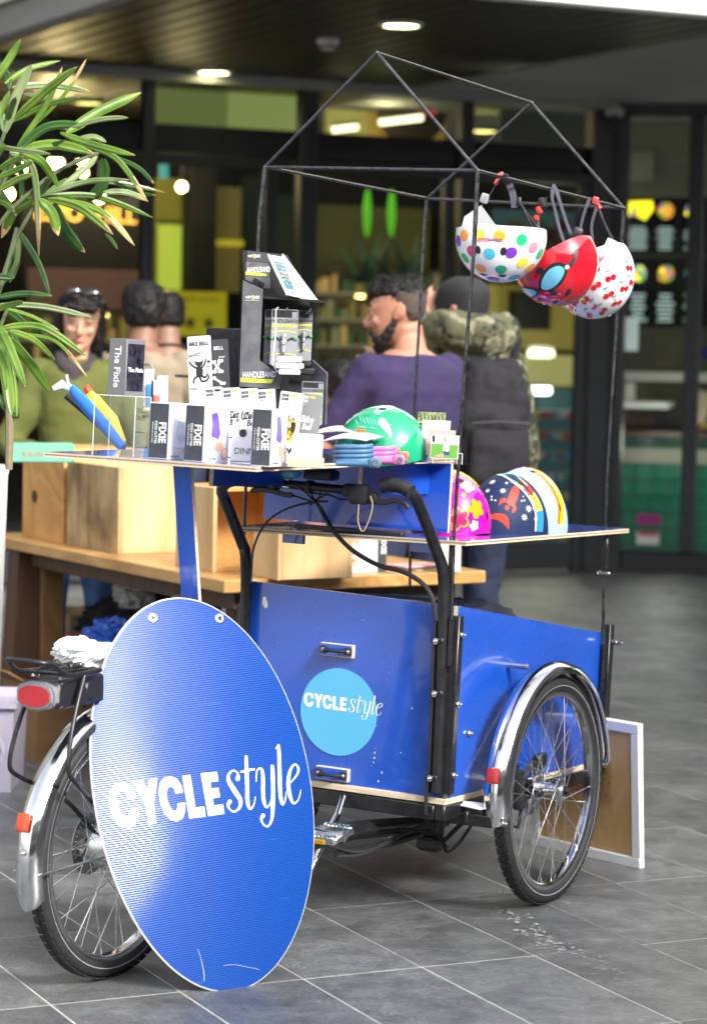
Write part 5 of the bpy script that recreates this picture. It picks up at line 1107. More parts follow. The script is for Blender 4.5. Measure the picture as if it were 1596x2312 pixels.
vents(h2_, f2, [(*facing(h2_, f2, *hz2(x, y)), rx, ry, ro) for x, y, rx, ry, ro in ((765, 865, .0105, .0105, 0), (862, 1028, .008, .011, .3), (975, 1030, .006, .013, -.8), (765, 1080, .014, .005, -.3), (880, 1100, .011, .006, 0))])
strap(h2_, [at(1274, 548, YB-.04), at(1264, 520, YB-.04), at(1254, 480, YB-.03), at(1246, 444, YB-.04), rodp(1252, 428)+Vector((0, 0, .008)), at(1262, 450, YB-.01), at(1278, 500, YB), at(1295, 545, YB)])
strap(h2_, [at(1300, 545, YB), at(1308, 525, YB), at(1316, 490, YB+.02), at(1326, 460, YB+.05), rodp(1332, 452)])
strap(h2_, [at(1216, 515, YB-.05), at(1214, 490, YB-.05), at(1222, 465, YB-.04), at(1236, 448, YB-.02)], .010)
wbox(h2_, 'strap_slider', at(1226, 458, YB-.05), (.026, .016, .03), blkp, None, .006); wbox(h2_, 'strap_slider', at(1304, 525, YB-.02), (.026, .012, .028), blkp, Matrix.Rotation(R(20), 3, 'Y'), .006)
wbox(h2_, 'red_buckle', at(1217, 474, YB-.06), (.014, .012, .020), redb); wbox(h2_, 'red_buckle', at(1211, 492, YB-.06), (.010, .012, .016), redb)
# cherry helmet
YC = 6.86; cC = at(1338, 618, YC)
h3_, f3 = helmet_base('kids_helmet', 'white helmet printed with red cherries, hanging at the front end of the rod frame', up_m(cC, R(35), R(-22), R(-28)), gloss_white, 'childrens helmets hanging from the rod frame', lambda ph: 1.0-.10*math.exp(-((ph-5.6)*2.2)**2), .104, .120, .124)
chm = [mat('cherry_red', (.62, .01, .03), .15, coat=.6), mat('leaf_print_green', (.02, .33, .10), .2)]
b = B()
def cherry(x, y, s=1.3, ro=0.0):
    u, v = facing(h3_, f3, *hz2(x, y)); c, s_ = math.cos(ro), math.sin(ro)
    for dx in (-.0062, .0062): uu, vv = shell_pt(f3, u, v, dx*c*s, dx*s_*s); decal(b, f3, uu, vv, disc(12, .0066*s), .0008, 0)
    for dx in (-.004, .0045):
        uu, vv = shell_pt(f3, u, v, (-.010*c - .012*-s_)*s*0+dx, .014*s)
    uu, vv = facing(h3_, f3, *hz2(x-26, y-48)); decal(b, f3, uu, vv, [(-.008, 0), (-.003, .0035), (.006, .0025), (.009, -.002), (.003, -.0012), (-.004, -.001)], .0009, 1)
    uu, vv = facing(h3_, f3, *hz2(x-14, y-26)); decal(b, f3, uu, vv, [(-.0007, -.008), (.0007, -.008), (.0007, .008), (-.0007, .008)], .0008, 1, rot=.5)
for q in ((1228, 775), (1175, 865), (1298, 920), (1188, 980), (1283, 1048), (1105, 1090), (1030, 1105), (995, 1150), (1240, 1170), (1135, 1203), (1345, 1108), (1400, 1000), (1175, 1140, .9), (1455, 955), (1438, 845), (1060, 1215)): cherry(*q)
b.build('cherry_print', chm, h3_, ang=60)
vents(h3_, f3, [(*facing(h3_, f3, *hz2(x, y)), rx, ry, ro) for x, y, rx, ry, ro in ((1228, 1192, .006, .004, 0), (1112, 970, .010, .010, 0))])
strap(h3_, [at(1338, 545, YC-.03), at(1335, 510, YC-.04), at(1343, 478, YC-.04), at(1350, 455, YC-.03), rodp(1342, 450)+Vector((0, 0, .006))], .006)
strap(h3_, [rodp(1346, 452)+Vector((0, -.01, .004)), at(1356, 480, YC-.05), at(1368, 510, YC-.05), at(1388, 548, YC-.05), at(1405, 580, YC-.04)], .0035)
wbox(h3_, 'red_buckle', at(1344, 452, YC-.07), (.016, .012, .020), redb, Matrix.Rotation(R(15), 3, 'Y')); wbox(h3_, 'red_buckle', at(1352, 466, YC-.075), (.010, .012, .016), redb)
wbox(h3_, 'clear_tag', at(1378, 562, YC-.06), (.040, .003, .052), mat('clear_tag_plastic', (.45, .45, .48), .2), Matrix.Rotation(R(25), 3, 'Y'), .001)

# ---- helmets standing on the shelf
def std_m(loc, yaw, tx=0, ty=0): return Matrix.Translation(loc) @ Matrix.Rotation(yaw, 4, 'Z') @ Matrix.Rotation(tx, 4, 'X') @ Matrix.Rotation(ty, 4, 'Y')
def hz6(x, y): return (1550+x*.4386)/1.5664, (1600+y*.4386)/1.5664
def hzmap(fn):
    global hz2; hz2 = fn
srim = lambda ph: 1.0-.05*math.cos(2*ph)
ms = mat('yellow_shell', (.75, .62, .02), .12, coat=.8)
# pink flower helmet (with the yellow one behind it)
pk = mat('hot_pink_shell', (.62, .005, .30), .10, coat=1.0)
def shelf_r(px, r):
    q = T(px, 1195, 0, r); q.z = shelf_z(r, q.y); return TR @ q
def shelf_w(px, v): q = T(px, 1195, 1, v); q.z = shelf_z(q.x, v); return TR @ q
hzmap(hz6)
pA = shelf_w(1012, -.10); t5, f5 = helmet_base('kids_helmet', 'yellow helmet mostly hidden behind the pink flowered one on the shelf', std_m(shelf_w(1010, .08)+Vector((0, 0, .030)), R(40)), ms, 'childrens helmets standing on the shelf', srim, .098, .118, .130)
t4, f4 = helmet_base('kids_helmet', 'hot pink helmet with orange and white flowers on the shelf by the tray panel', std_m(pA+Vector((0, 0, .022)), R(50), R(6), 0), pk, 'childrens helmets standing on the shelf', srim, .098, .115, .135)
b = B(); fm = [mat('flower_orange', (.90, .28, .01), .15, coat=.6), mat('flower_white', (.85, .75, .80), .15, coat=.6), mat('flower_red_pink', (.80, .02, .12), .15, coat=.6)]
for x, y, r_, ci in ((165, 535, .034, 0), (165, 535, .026, 2), (310, 450, .028, 0), (235, 270, .022, 1), (290, 590, .015, 1), (110, 320, .020, 2), (205, 342, .008, 0), (100, 225, .012, 0), (105, 540, .010, 1)):
    u, v = facing(t4, f4, *hz6(x, y)); decal(b, f4, u, v, flower(r_), .0007+(.0004 if ci == 2 else 0), ci)
b.build('flower_print', fm, t4, ang=60); vents(t4, f4, [(*facing(t4, f4, *hz6(185, 228)), .007, .009, 0), (*facing(t4, f4, *hz6(392, 510)), .005, .013, 0)])
# rocket helmet
nv = mat('navy_shell', (.008, .018, .062), .55, spec=.25)
pR = shelf_r(1142, .225); t6, f6 = helmet_base('kids_helmet', 'navy helmet with a red rocket and white stars, next to the pink one', std_m(pR+Vector((0, 0, .006)), R(118), 0, 0), nv, 'childrens helmets standing on the shelf', lambda ph: 1.0, .095, .115, .152)
b = B(); rkm = [mat('rocket_red', (.75, .04, .02), .5, spec=.25), white, mat('band_orange', (.85, .30, .10), .2, coat=.5), mat('band_cream', (.80, .72, .45), .2, coat=.5), mat('band_cyan', (.05, .55, .68), .2, coat=.5), mat('band_yellow', (.80, .66, .08), .2, coat=.5), mat('band_blue', (.03, .22, .55), .2, coat=.5)]
poly_decal(b, t6, f6, [(645, 285), (620, 268), (590, 300), (560, 370), (548, 405), (600, 435), (632, 380), (648, 330)], .0012, 0, 3)
poly_decal(b, t6, f6, [(540, 368), (500, 380), (488, 430), (510, 410), (545, 400)], .0012, 0, 2)
poly_decal(b, t6, f6, [(605, 415), (625, 440), (622, 470), (592, 490), (600, 455)], .0012, 0, 2)
poly_decal(b, t6, f6, [(550, 425), (570, 440), (555, 468), (535, 455)], .0012, 0, 2)
poly_decal(b, t6, f6, [(425, 505), (470, 492), (530, 500), (565, 540), (568, 620), (540, 590), (480, 545), (430, 535)], .0012, 0, 2)
for x, y, r_ in ((435, 240, .011), (550, 248, .006), (590, 242, .003), (398, 310, .008), (520, 310, .010), (430, 357, .004), (430, 382, .004), (460, 388, .004), (706, 332, .007), (683, 357, .003), (692, 388, .004), (672, 392, .004), (728, 455, .012), (766, 450, .006), (692, 523, .011), (783, 540, .008), (325, 268, .007)):
    u, v = facing(t6, f6, *hz6(x, y)); decal(b, f6, u, v, star(r_), .0011, 1)
# coloured border: strips along the far edge
arc = [(245, 215), (290, 180), (340, 152), (400, 135), (450, 130), (520, 140), (590, 175), (650, 220), (710, 270), (760, 330), (800, 400), (825, 470), (832, 540), (826, 640)]
bc = [2, 3, 3, 3, 4, 4, 4, 2, 0, 5, 5, 6, 6, 0]
A2 = cr(arc, 3)
def off_arc(k, d):
    a_, c_ = A2[max(k-1, 0)], A2[min(k+1, len(A2)-1)]; dx, dy = c_[0]-a_[0], c_[1]-a_[1]; l = math.hypot(dx, dy); return A2[k][0]-dy/l*d, A2[k][1]+dx/l*d
for k in range(len(A2)-1):
    q = [off_arc(k, -14), off_arc(k, 42), off_arc(k+1, 42), off_arc(k+1, -14)]
    vv = [b.bm.verts.new((lambda q_: f6(q_[1], q_[0], .0011))(facing(t6, f6, *hz6(*p)))) for p in q]
    b.bm.faces.new(vv).material_index = bc[min(k//3, 13)]
    q = [off_arc(k, 42), off_arc(k, 52), off_arc(k+1, 52), off_arc(k+1, 42)]
    vv = [b.bm.verts.new((lambda q_: f6(q_[1], q_[0], .0014))(facing(t6, f6, *hz6(*p)))) for p in q]; b.bm.faces.new(vv).material_index = 1
b.build('rocket_print', rkm, t6, ang=60)
vents(t6, f6, [(*facing(t6, f6, *hz6(640, 228)), .006, .010, .6), (*facing(t6, f6, *hz6(520, 148)), .011, .005, 0)])
b = B(); b.sphere(f6(.96, facing(t6, f6, *hz6(598, 580))[0], .001), .006, 8); b.build('rivet', steel, t6)
strap(t6, [shelf_w(1108, .02)+Vector((0, 0, .03)), shelf_w(1104, .02)+Vector((0, 0, .018)), shelf_w(1114, .01)+Vector((0, 0, .006)), shelf_w(1124, .02)+Vector((0, 0, .012)), shelf_w(1126, .03)+Vector((0, 0, .03))])
# sky and rainbow helmet
pS = shelf_r(1182, .215); skm = mat('pale_sky_shell', (.32, .50, .70), .2, coat=.6)
t7, f7 = helmet_base('kids_helmet', 'pale blue helmet with orange and yellow border, last on the shelf', std_m(pS+Vector((0, 0, .010)), R(118), 0, 0), skm, 'childrens helmets standing on the shelf', lambda ph: 1.0, .100, .122, .162)
b = B(); arc = [(430, 95), (480, 72), (560, 58), (650, 66), (740, 98), (820, 150), (880, 205), (935, 275), (975, 350), (998, 430), (1000, 500), (992, 580)]
A2 = cr(arc, 3)
for d0, d1, mi in ((-12, 16, 0), (16, 40, 1), (40, 46, 2)):
    for k in range(len(A2)-1):
        q = [off_arc(k, d0), off_arc(k, d1), off_arc(k+1, d1), off_arc(k+1, d0)]
        b.bm.faces.new([b.bm.verts.new((lambda q_: f7(q_[1], q_[0], .0011))(facing(t7, f7, *hz6(*p)))) for p in q]).material_index = mi
b.build('border_print', [mat('border_yellow', (.85, .68, .01), .15, coat=.6), mat('border_orange', (.85, .16, .01), .15, coat=.6), white], t7, ang=60)
vents(t7, f7, [(*facing(t7, f7, *hz6(762, 155)), .008, .007, 0), (*facing(t7, f7, *hz6(980, 445)), .004, .012, 0), (*facing(t7, f7, *hz6(665, 80)), .012, .004, 0)])

# ================================================================ GOODS ON THE TRAY
def tray_p(px, v, dz=0.0):
    q = T(px, 1035, 1, v); q.z = tray_z(q.x, v)+.0005+dz; return TR @ q
TYAW = R(28.86)
def prod_box(px, v, w_, dp_, h_, yaw, label, name='product_box', mats=None, group=None, up=0.0, base=None):
    """box whose near left lower edge stands at px; local x = width, y = depth"""
    M = frame(base if base is not None else tray_p(px, v, up), yaw, R(2.17), R(-1.24)); t = thing(name, label, 'box', M, group); return t
bf = mat('black_box_face', (.035, .04, .05), .5, var=.3, vs_=60); wside = mat('white_box_side', (.64, .64, .67), .45)
winm = thinglass('clear_window_plastic', (.95, .95, .97), .07)
pur = mat('purple_toy', (.12, .06, .35), .3, coat=.4); peach = mat('pizza_print', (.75, .35, .22), .5); teal_p = mat('pale_teal_print', (.30, .55, .55), .5)
def fixie(px, v, yaw, label, w_=.054, dp_=.108, h_=.131, toy=pur):
    t = prod_box(px, v, w_, dp_, h_, yaw, label, group='black and white pizza cutter boxes on the tray')
    b = B(); b.box((w_/2, dp_/2, h_/2), (w_, dp_, h_), bev=.0012); b.build('carton', wside, t)
    b = B(); b.box((w_/2-.001, -.0004, h_/2), (w_-.006, .0008, h_-.006)); b.build('spine_print', bf, t, smooth=False)
    FX = Matrix.Translation((w_/2, -.0012, h_/2)) @ Matrix.Rotation(PI/2, 4, 'X') @ Matrix.Rotation(-PI/2, 4, 'Z')
    text(t, 'FIXIE', FX @ Matrix.Translation((0.004, .008, 0)), .026, white, bold=.03, sx=.86, ext=.0002)
    text(t, 'PIZZA CUTTER', FX @ Matrix.Translation((0.004, -.0085, 0)), .0085, white, bold=.015, sx=.92, ext=.0002)
    text(t, 'Ride fast over your pizza', FX @ Matrix.Translation((0.004, -.0165, 0)), .0048, white, ext=.0002)
    b = B(); b.box((w_+.0004, dp_/2+.005, h_*.56), (.0008, dp_-.022, h_*.72)); b.build('window_print', mat('pale_lilac_inner', (.60, .58, .72), .35), t, smooth=False)
    SX = Matrix.Translation((w_+.001, dp_/2, h_/2)) @ Matrix.Rotation(PI/2, 4, 'Z') @ Matrix.Rotation(PI/2, 4, 'X'); b = B()
    if toy is pur:
        flat(b, [(-.03, .045), (-.006, .05), (.004, .03), (.012, .0), (.005, -.012), (-.028, -.006), (-.024, .02)], SX, .0004, 0); flat(b, [(-.004, -.02), (.018, -.018), (.03, -.03), (.01, -.040), (-.012, -.036)], SX, .0004, 1)
    else:
        for k in range(4): stroke(b, [(-.035+.02*k, .03-.01*k, .003), (-.01+.012*k, .02, .004), (-.02+.015*k, -.005, .003), (.0+.012*k, -.022, .004)], SX, .0004, 4, 2)
    flat(b, disc(18, .014, .034, -.045), SX, .0006, 1); flat(b, disc(12, .010, .034, -.045), SX, .0008, 3)
    b.build('side_print', [toy, peach, teal_p, mat('pizza_cream', (.8, .62, .45), .6)], t, smooth=False)
    text(t, 'all cutting wheels', SX @ Matrix.Translation((-.025, -.057, .0004)), .006, ink, ext=.0001)
    return t
fixie(333, -1.195, R(24), 'leftmost pizza cutter box, with pale line drawings on its side', toy=teal_p)
fixie(414, -1.200, R(28), 'middle pizza cutter box, with a purple toy shown on its side')
fixie(565, -1.205, R(16), 'rightmost black and white pizza cutter box, beside the folded white card', w_=.050)
# acrylic riser with the grey box on it
acr = mat('clear_acrylic', (.95, .95, .96), .02, trans=1.0); acr.node_tree.nodes['Principled BSDF'].inputs['IOR'].default_value = 1.12
acp = thinglass('acrylic_sheet', (.975, .98, .98), .045); ace = mat('acrylic_bright_edge', (.78, .80, .84), .2)
def riser(base, yaw, w_, d_, h_, label):
    t = thing('acrylic_riser', label, 'display riser', frame(base, yaw, R(2.17), R(-1.24)))
    for nm, c, s in (('sheet', (w_/2, d_/2, h_), (w_, d_, .002)), ('sheet', (0, d_/2, h_/2), (.002, d_, h_-.003)), ('sheet', (w_, d_/2, h_/2), (.002, d_, h_-.003)), ('sheet', (w_/2, 0, h_/2), (w_-.003, .002, h_-.003)), ('sheet', (w_/2, d_, h_/2), (w_-.003, .002, h_-.003))):
        b = B(); b.box(c, s); b.build(nm, acp, t, smooth=False)
    b = B(); e = .0013
    for x in (0, w_):
        for y in (0, d_): b.box((x, y, h_/2), (e, e, h_))
        b.box((x, d_/2, h_+.001), (e, d_, e))
    for y in (0, d_): b.box((w_/2, y, h_+.001), (w_, e, e))
    b.build('edges', ace, t, smooth=False)['kind'] = 'stuff'
    return t
rb = tray_p(208, -1.19); tris = riser(rb, R(20), .105, .085, .139, 'empty clear acrylic riser box on the left end of the tray'); 
t = thing('product_box', 'tall grey box lettered The Fixie standing on the clear acrylic riser', 'box', frame(tris.matrix_world @ Vector((.024, .014, .1415)), R(34), R(2.17), R(-1.24)))
gy = mat('grey_box_card', (.15, .15, .16), .5); b = B(); b.box((.026, .035, .066), (.052, .070, .132), bev=.001); b.build('carton', gy, t)
FX = Matrix.Translation((.026, -.0006, .066)) @ Matrix.Rotation(PI/2, 4, 'X') @ Matrix.Rotation(-PI/2, 4, 'Z')
text(t, 'The Fixie', FX @ Matrix.Translation((0, .0, 0)), .026, white, bold=.02, ext=.0002); text(t, 'pizza cutter', FX @ Matrix.Translation((-.0, .016, 0)) , .0001, white) if False else None
b = B(); b.box((.0524, .035, .066), (.0008, .060, .110)); b.build('dark_window', mat('iridescent_window', (.05, .045, .07), .08, .4, var=.9, vs_=30), t, smooth=False)
text(t, 'The Fixie', Matrix.Translation((.0532, .035, .060)) @ Matrix.Rotation(PI/2, 4, 'Z') @ Matrix.Rotation(PI/2, 4, 'X'), .015, white, bold=.02, ext=.0002)
# cat and bike bell cards
cardw = mat('pale_card', (.56, .56, .56), .5); cardk = mat('charcoal_card', (.04, .042, .045), .45); silver = mat('card_grey', (.22, .22, .22), .45)
def card(name, label, p, yaw, w_, h_, m, tilt=0.0, lean=0.0, cat='card', group=None, rnd=.004):
    """upright card: p = lower left corner in the world"""
    M = Matrix.Translation(p) @ Matrix.Rotation(-yaw, 4, 'Z') @ Matrix.Rotation(tilt, 4, 'Y') @ Matrix.Rotation(-lean, 4, 'X'); t = thing(name, label, cat, M, group)
    pl = []
    for cx, cy, a0 in ((w_-rnd, h_-rnd, 0), (rnd, h_-rnd, 90), (rnd, rnd, 180), (w_-rnd, rnd, 270)):
        for k in range(4): a = R(a0+30*k); pl.append((cx+rnd*math.cos(a), cy+rnd*math.sin(a)))
    b = B(); b.prism(pl, .0012, Matrix.Rotation(PI/2, 4, 'X')); b.build('sheet', m, t, smooth=False); return t, Matrix.Translation((0, -.0016, 0)) @ Matrix.Rotation(PI/2, 4, 'X')
def cat_drawing(t, F, s, ox, oy, m):
    b = B()
    def P(l): return [(ox+x*s, oy+y*s) for x, y in l]
    flat(b, P([(-.20, .26), (-.28, .48), (-.12, .40), (.08, .40), (.22, .50), (.18, .26), (.08, .14), (-.10, .14)]), F, .0004); flat(b, P([(-.10, .16), (.08, .16), (.20, -.05), (.16, -.34), (-.04, -.42), (-.20, -.26), (-.18, .0)]), F, .0005)
    for l in ([(-.12, .06, .10), (-.36, .20, .09), (-.55, .42, .07)], [(.12, .08, .10), (.30, .28, .09), (.36, .52, .07)], [(-.10, -.34, .11), (-.30, -.48, .10), (-.36, -.70, .09)], [(.10, -.34, .11), (.30, -.44, .10), (.46, -.28, .08)], [(.0, -.40, .10), (.12, -.64, .09), (.40, -.60, .09), (.52, -.38, .08)]): stroke(b, [(ox+x*s, oy+y*s, w__*s) for x, y, w__ in l], F, .0005, 4)
    for l in ([(-.62, .62, .03), (-.5, .7, .03), (-.3, .74, .03), (.0, .74, .03)], [(.42, -.05, .03), (.58, -.02, .03)], [(.4, .12, .03), (.62, .14, .03)]): stroke(b, [(ox+x*s, oy+y*s, w__*s) for x, y, w__ in l], F, .0004, 2)
    hx, hy = ox+.52*s, oy+.40*s; flat(b, [(hx, hy-.12*s), (hx-.10*s, hy), (hx-.05*s, hy+.07*s), (hx, hy+.03*s), (hx+.05*s, hy+.07*s), (hx+.10*s, hy)], F, .0004)
    b.build('cat_print', m, t, smooth=False)
cst = thing('card_box', 'low black box behind the small bell cards that carries the tall bell cards', 'box', frame(tray_p(428, -.74), R(14), R(2.17), R(-1.24))); b = B(); b.box((.06, .03, .055), (.12, .055, .110), bev=.002); b.build('body', mat('black_case_skin2', (.02, .02, .025), .6), cst)
t, F = card('bell_card', 'white card lettered BIKE BELL with a dancing black cat', tray_p(422, -.735, .112), R(14), .062, .172, cardw, R(-5), R(6))
text(t, 'BIKE BELL', F @ Matrix.Translation((.030, .152, 0)), .0132, ink, bold=.03, ext=.0002, sx=.92); cat_drawing(t, F, .047, .030, .088, ink); text(t, 'MEOWW!', F @ Matrix.Translation((.018, .126, 0)) @ Matrix.Rotation(.2, 4, 'Z'), .008, ink, ext=.0002); text(t, 'DING', F @ Matrix.Translation((.012, .040, 0)), .008, ink, ext=.0002)
t, F = card('bell_card', 'charcoal card lettered BELL with white bone drawings, behind the white bell card', tray_p(470, -.715, .112), R(14), .052, .166, cardk, R(-5), R(6))
text(t, 'BELL', F @ Matrix.Translation((.026, .144, 0)), .0125, white, bold=.01, ext=.0002); b = B()
for l in ([(.012, .110, .006), (.030, .085, .006)], [(.030, .112, .006), (.012, .085, .006)], [(.010, .07, .005), (.034, .055, .005)]):
    stroke(b, l, F, .0005, 2)
    for q in (l[0], l[-1]):
        for dx in (-.0035, .0035): flat(b, disc(10, .0042, q[0]+dx, q[1]), F, .0006)
b.build('bone_print', white, t, smooth=False); text(t, 'your', F @ Matrix.Translation((.034, .122, 0)), .009, white, ext=.0002); text(t, 'ouch & stuff!', F @ Matrix.Translation((.026, .040, 0)), .006, white, ext=.0002)
for i, (px, top, v, dk_, nm, lb) in enumerate(((463, 877, -.92, 0, 'Cat', 'first small white bell card of the row, beside the tall bell card'), (503, 880, -.90, 0, 'Cat', 'second small white bell card of the row, with a yellow hanging slot'), (543, 884, -.88, 0, 'CatB', 'third small white bell card, lettered Cat Bell in full'), (582, 887, -.86, 0, 'Cat', 'fourth small white bell card, behind the rightmost pizza cutter box'), (618, 890, -.84, 0, 'Bike', 'fifth white bell card, printed with a small bicycle'), (662, 892, -.80, 1, 'Bike', 'grey bike bell card at the right end of the row'))):
    p = tray_p(px, v, .046); hgt = .118 if i < 5 else .115
    if i == 0: ct_ = thing('card_step', 'low white step box under the row of small bell cards', 'box', frame(tray_p(462, -.93), R(17), R(2.17), R(-1.24))); b = B(); b.box((.125, .02, .0225), (.26, .05, .045), bev=.001); b.build('body', wside, ct_)
    t, F = card('bell_card', lb, p, R(16), .046 if i < 4 else .058, hgt, silver if dk_ else cardw, R(-4 if i < 4 else 6), R(3), group='small bell cards in a row on the tray')
    c_ = white if dk_ else ink
    text(t, 'RIDE', F @ Matrix.Translation((.013, hgt-.010, 0)), .0085, c_, bold=.03, ext=.0002); text(t, 'SAFE', F @ Matrix.Translation((.013, hgt-.019, 0)), .0085, c_, bold=.03, ext=.0002); text(t, 'x x x', F @ Matrix.Translation((.013, hgt-.026, 0)), .005, c_, ext=.0002)
    b = B(); flat(b, [(.026, hgt-.006), (.040, hgt-.006), (.040, hgt-.011), (.026, hgt-.011)], F, .0004, 0 if i else 1)
    stroke(b, [(.006, .062, .0028), (.003, .05, .0028), (.008, .044, .0024), (.014, .05, .0018), (.018, .062, .0024), (.022, .046, .0018), (.028, .052, .0024)], F, .0004, 5, 1); b.build('script_print', [mat('slot_yellow', (.7, .6, .05), .5), c_], t, smooth=False)['kind'] = 'stuff'
    text(t, nm[:4], F @ Matrix.Translation((.025, .052, .0002)), .024, c_, ext=.0002, shear=.3, sx=.8, bold=.02); text(t, 'Bell', F @ Matrix.Translation((.026, .034, .0002)), .020, c_, ext=.0002, shear=.3, sx=.8, bold=.02)
# folded white card "DINNER", heart card
t, F = card('folded_card', 'white fan shaped card with a bell drawing lettered DIN, between two pizza cutter boxes', tray_p(520, -1.12), R(22), .060, .004, white, 0, R(8), cat='card')
b = B(); pl = [(0, 0), (.060, 0), (.060, .058), (.050, .074), (.036, .084), (.018, .092), (0, .096)]; b.prism(pl, .001, Matrix.Rotation(PI/2, 4, 'X')); b.build('fan_sheet', white, t, smooth=False)
text(t, 'DINN', F @ Matrix.Translation((.034, .026, 0)), .021, ink, ext=.0002, sx=.95); b = B(); flat(b, disc(18, .0095, .028, .068), F, .0004); stroke(b, [(.016, .078, .0016), (.020, .074, .0016), (.026, .068, .0016)], F, .0006, 2); b.build('bell_drawing', ink, t, smooth=False)
t, F = card('folded_card', 'white fan shaped card with a small black heart above the middle pizza cutter box', tray_p(430, -1.02), R(22), .070, .004, white, 0, R(6), cat='card')
b = B(); pl = [(0, 0), (.078, 0), (.078, .096), (.060, .116), (.040, .128), (.018, .134), (0, .136)]; b.prism(pl, .001, Matrix.Rotation(PI/2, 4, 'X')); b.build('fan_sheet', white, t, smooth=False)
b = B(); s = .010; hx, hy = .024, .112; flat(b, [(hx, hy-.9*s), (hx-.8*s, hy+.1*s), (hx-.45*s, hy+.7*s), (hx, hy+.35*s), (hx+.45*s, hy+.7*s), (hx+.8*s, hy+.1*s)], F, .0004); b.build('heart_drawing', ink, t, smooth=False)
# gold bell on its little box
p = tray_p(628, -1.05); t = thing('product_box', 'small white carton marked W under the gold foil', 'box', frame(p, R(14))); b = B(); b.box((.022, .02, .026), (.044, .04, .052), bev=.001); b.build('carton', wside, t); text(t, 'W', Matrix.Translation((.031, -.001, .030)) @ Matrix.Rotation(PI/2, 4, 'X'), .018, ink, bold=.03, ext=.0002); text(t, 'Ding', Matrix.Translation((.030, -.001, .014)) @ Matrix.Rotation(PI/2, 4, 'X'), .007, ink, ext=.0002)
gold = mat('gold_foil', (.80, .50, .10), .18, 1.0, bump=1.0, bs=40); t = thing('gold_bell', 'crinkled gold foil bell figure on the small white carton', 'bell', frame(p+Vector((.020, .018, .052)), 0)); random.seed(9)
b = B(); b.grid(lambda u, v: (lambda r_, z, n_: Vector((r_*math.cos(u*2*PI)*(1+.12*n_), r_*math.sin(u*2*PI)*(1+.12*n_), z)))([.016, .019, .012, .017, .021, .019, .010, .001][min(7, int(v*7.01))], [0, .008, .016, .024, .034, .044, .052, .054][min(7, int(v*7.01))], noise.noise(Vector((u*7, v*6, 3)))), 26, 7, cu=True); b.build('body', gold, t, ang=20)
t = thing('gold_bell', 'second smaller gold bell, half hidden behind the blank white card', 'bell', tray_p(660, -.95, .052)); b = B(); b.sphere((0, 0, 0), .017, 10); b.build('body', mat('copper_gold', (.55, .30, .10), .25, 1.0), t)
# blank card in wooden holder
p = tray_p(650, -1.13); t, F = card('blank_card', 'blank white card upright in a pale wooden holder', p+Vector((.008, .008, .010)), R(6), .070, .066, white, R(2), R(4))
t = thing('card_holder', 'pale wooden block holding the blank white card', 'card holder', frame(p, R(6))); hw_ = wood('pale_beech', (.55, .40, .26), (.66, .50, .34), 8, .5); b = B(); b.prism([(0, 0), (.030, 0), (.030, .020), (.018, .020), (.017, .012), (.014, .012), (.013, .020), (0, .020)], .080, Matrix.Rotation(PI/2, 4, 'X') @ Matrix.Rotation(PI/2, 4, 'Y')); o = b.build('block', hw_, t, smooth=False); o.location = (0, .0, 0)
# cable locks: blue, pink, orange
def lock(px, v, m, label, n=4, sw_=.085, dd=.034, head=None):
    p = tray_p(px, v); t = thing('cable_lock', label, 'cable lock', frame(p, R(8)), 'coiled cable locks on the tray')
    b = B(); P = []
    for k in range(n*26):
        a = 2*PI*k/26; P.append(Vector((.055+sw_*.5*math.copysign(abs(math.cos(a))**.7, math.cos(a)), .025+dd*.9*math.sin(a), .007+.0105*k/26)))
    b.tube(P, .0058, 10); b.build('cable', m, t)
    b = B(); b.tube([(.02, -.012, .008), (.07, -.016, .009), (.098, -.018, .010)], [.0062, .0066, .0088], 12); b.box((.110, -.018, .012), (.026, .024, .024), bev=.005, seg=3); b.build('lock_head', m, t)
    b = B(); b.lathe([(0, .0002), (.0035, .0002), (.0035, .001), (.0075, .001), (.0075, -.001)], Matrix.Translation((.1235, -.018, .012)) @ Matrix.Rotation(PI/2, 4, 'Y'), 20); b.lathe([(0, 0), (.0072, 0), (.0072, .002)], Matrix.Translation((.113, -.0312, .012)) @ Matrix.Rotation(PI/2, 4, 'X'), 20); b.build('keyhole', steel, t)
    return t
lock(742, -1.02, mat('slate_blue_vinyl', (.06, .15, .28), .45), 'slate blue coiled cable lock nearest the blank white card')
lock(800, -.82, mat('candy_pink_vinyl', (.75, .16, .45), .4), 'candy pink coiled cable lock right of the blue one', 3, .08)
lock(812, -.66, mat('coral_orange_vinyl', (.85, .16, .08), .4), 'coral orange cable lock half hidden behind the pink one', 2, .09)
for i, (px, v, w_, d_, a, z, lb) in enumerate(((722, -.86, .11, .08, 12, .048, 'white paper leaflet lying over the coiled blue lock'), (700, -.70, .12, .08, 3, .056, 'cream edged white leaflet behind the locks'), (740, -.74, .115, .075, 20, .046, 'grey plastic sleeve lying over the pink lock'))):
    t = thing('leaflet', lb, 'leaflet', frame(tray_p(px, v, z), R(a), R(-4), R(3))); b = B(); b.grid(lambda u, w__: Vector((u*w_, w__*d_, .012*math.sin(u*PI)*(.6+w__*.4))), 10, 4); b.grid(lambda u, w__: Vector((u*w_, w__*d_, -.002+.012*math.sin(u*PI)*(.6+w__*.4))), 10, 4); b.build('sheet', (white if i < 2 else mat('grey_sleeve', (.35, .35, .36), .3)), t, ang=80)
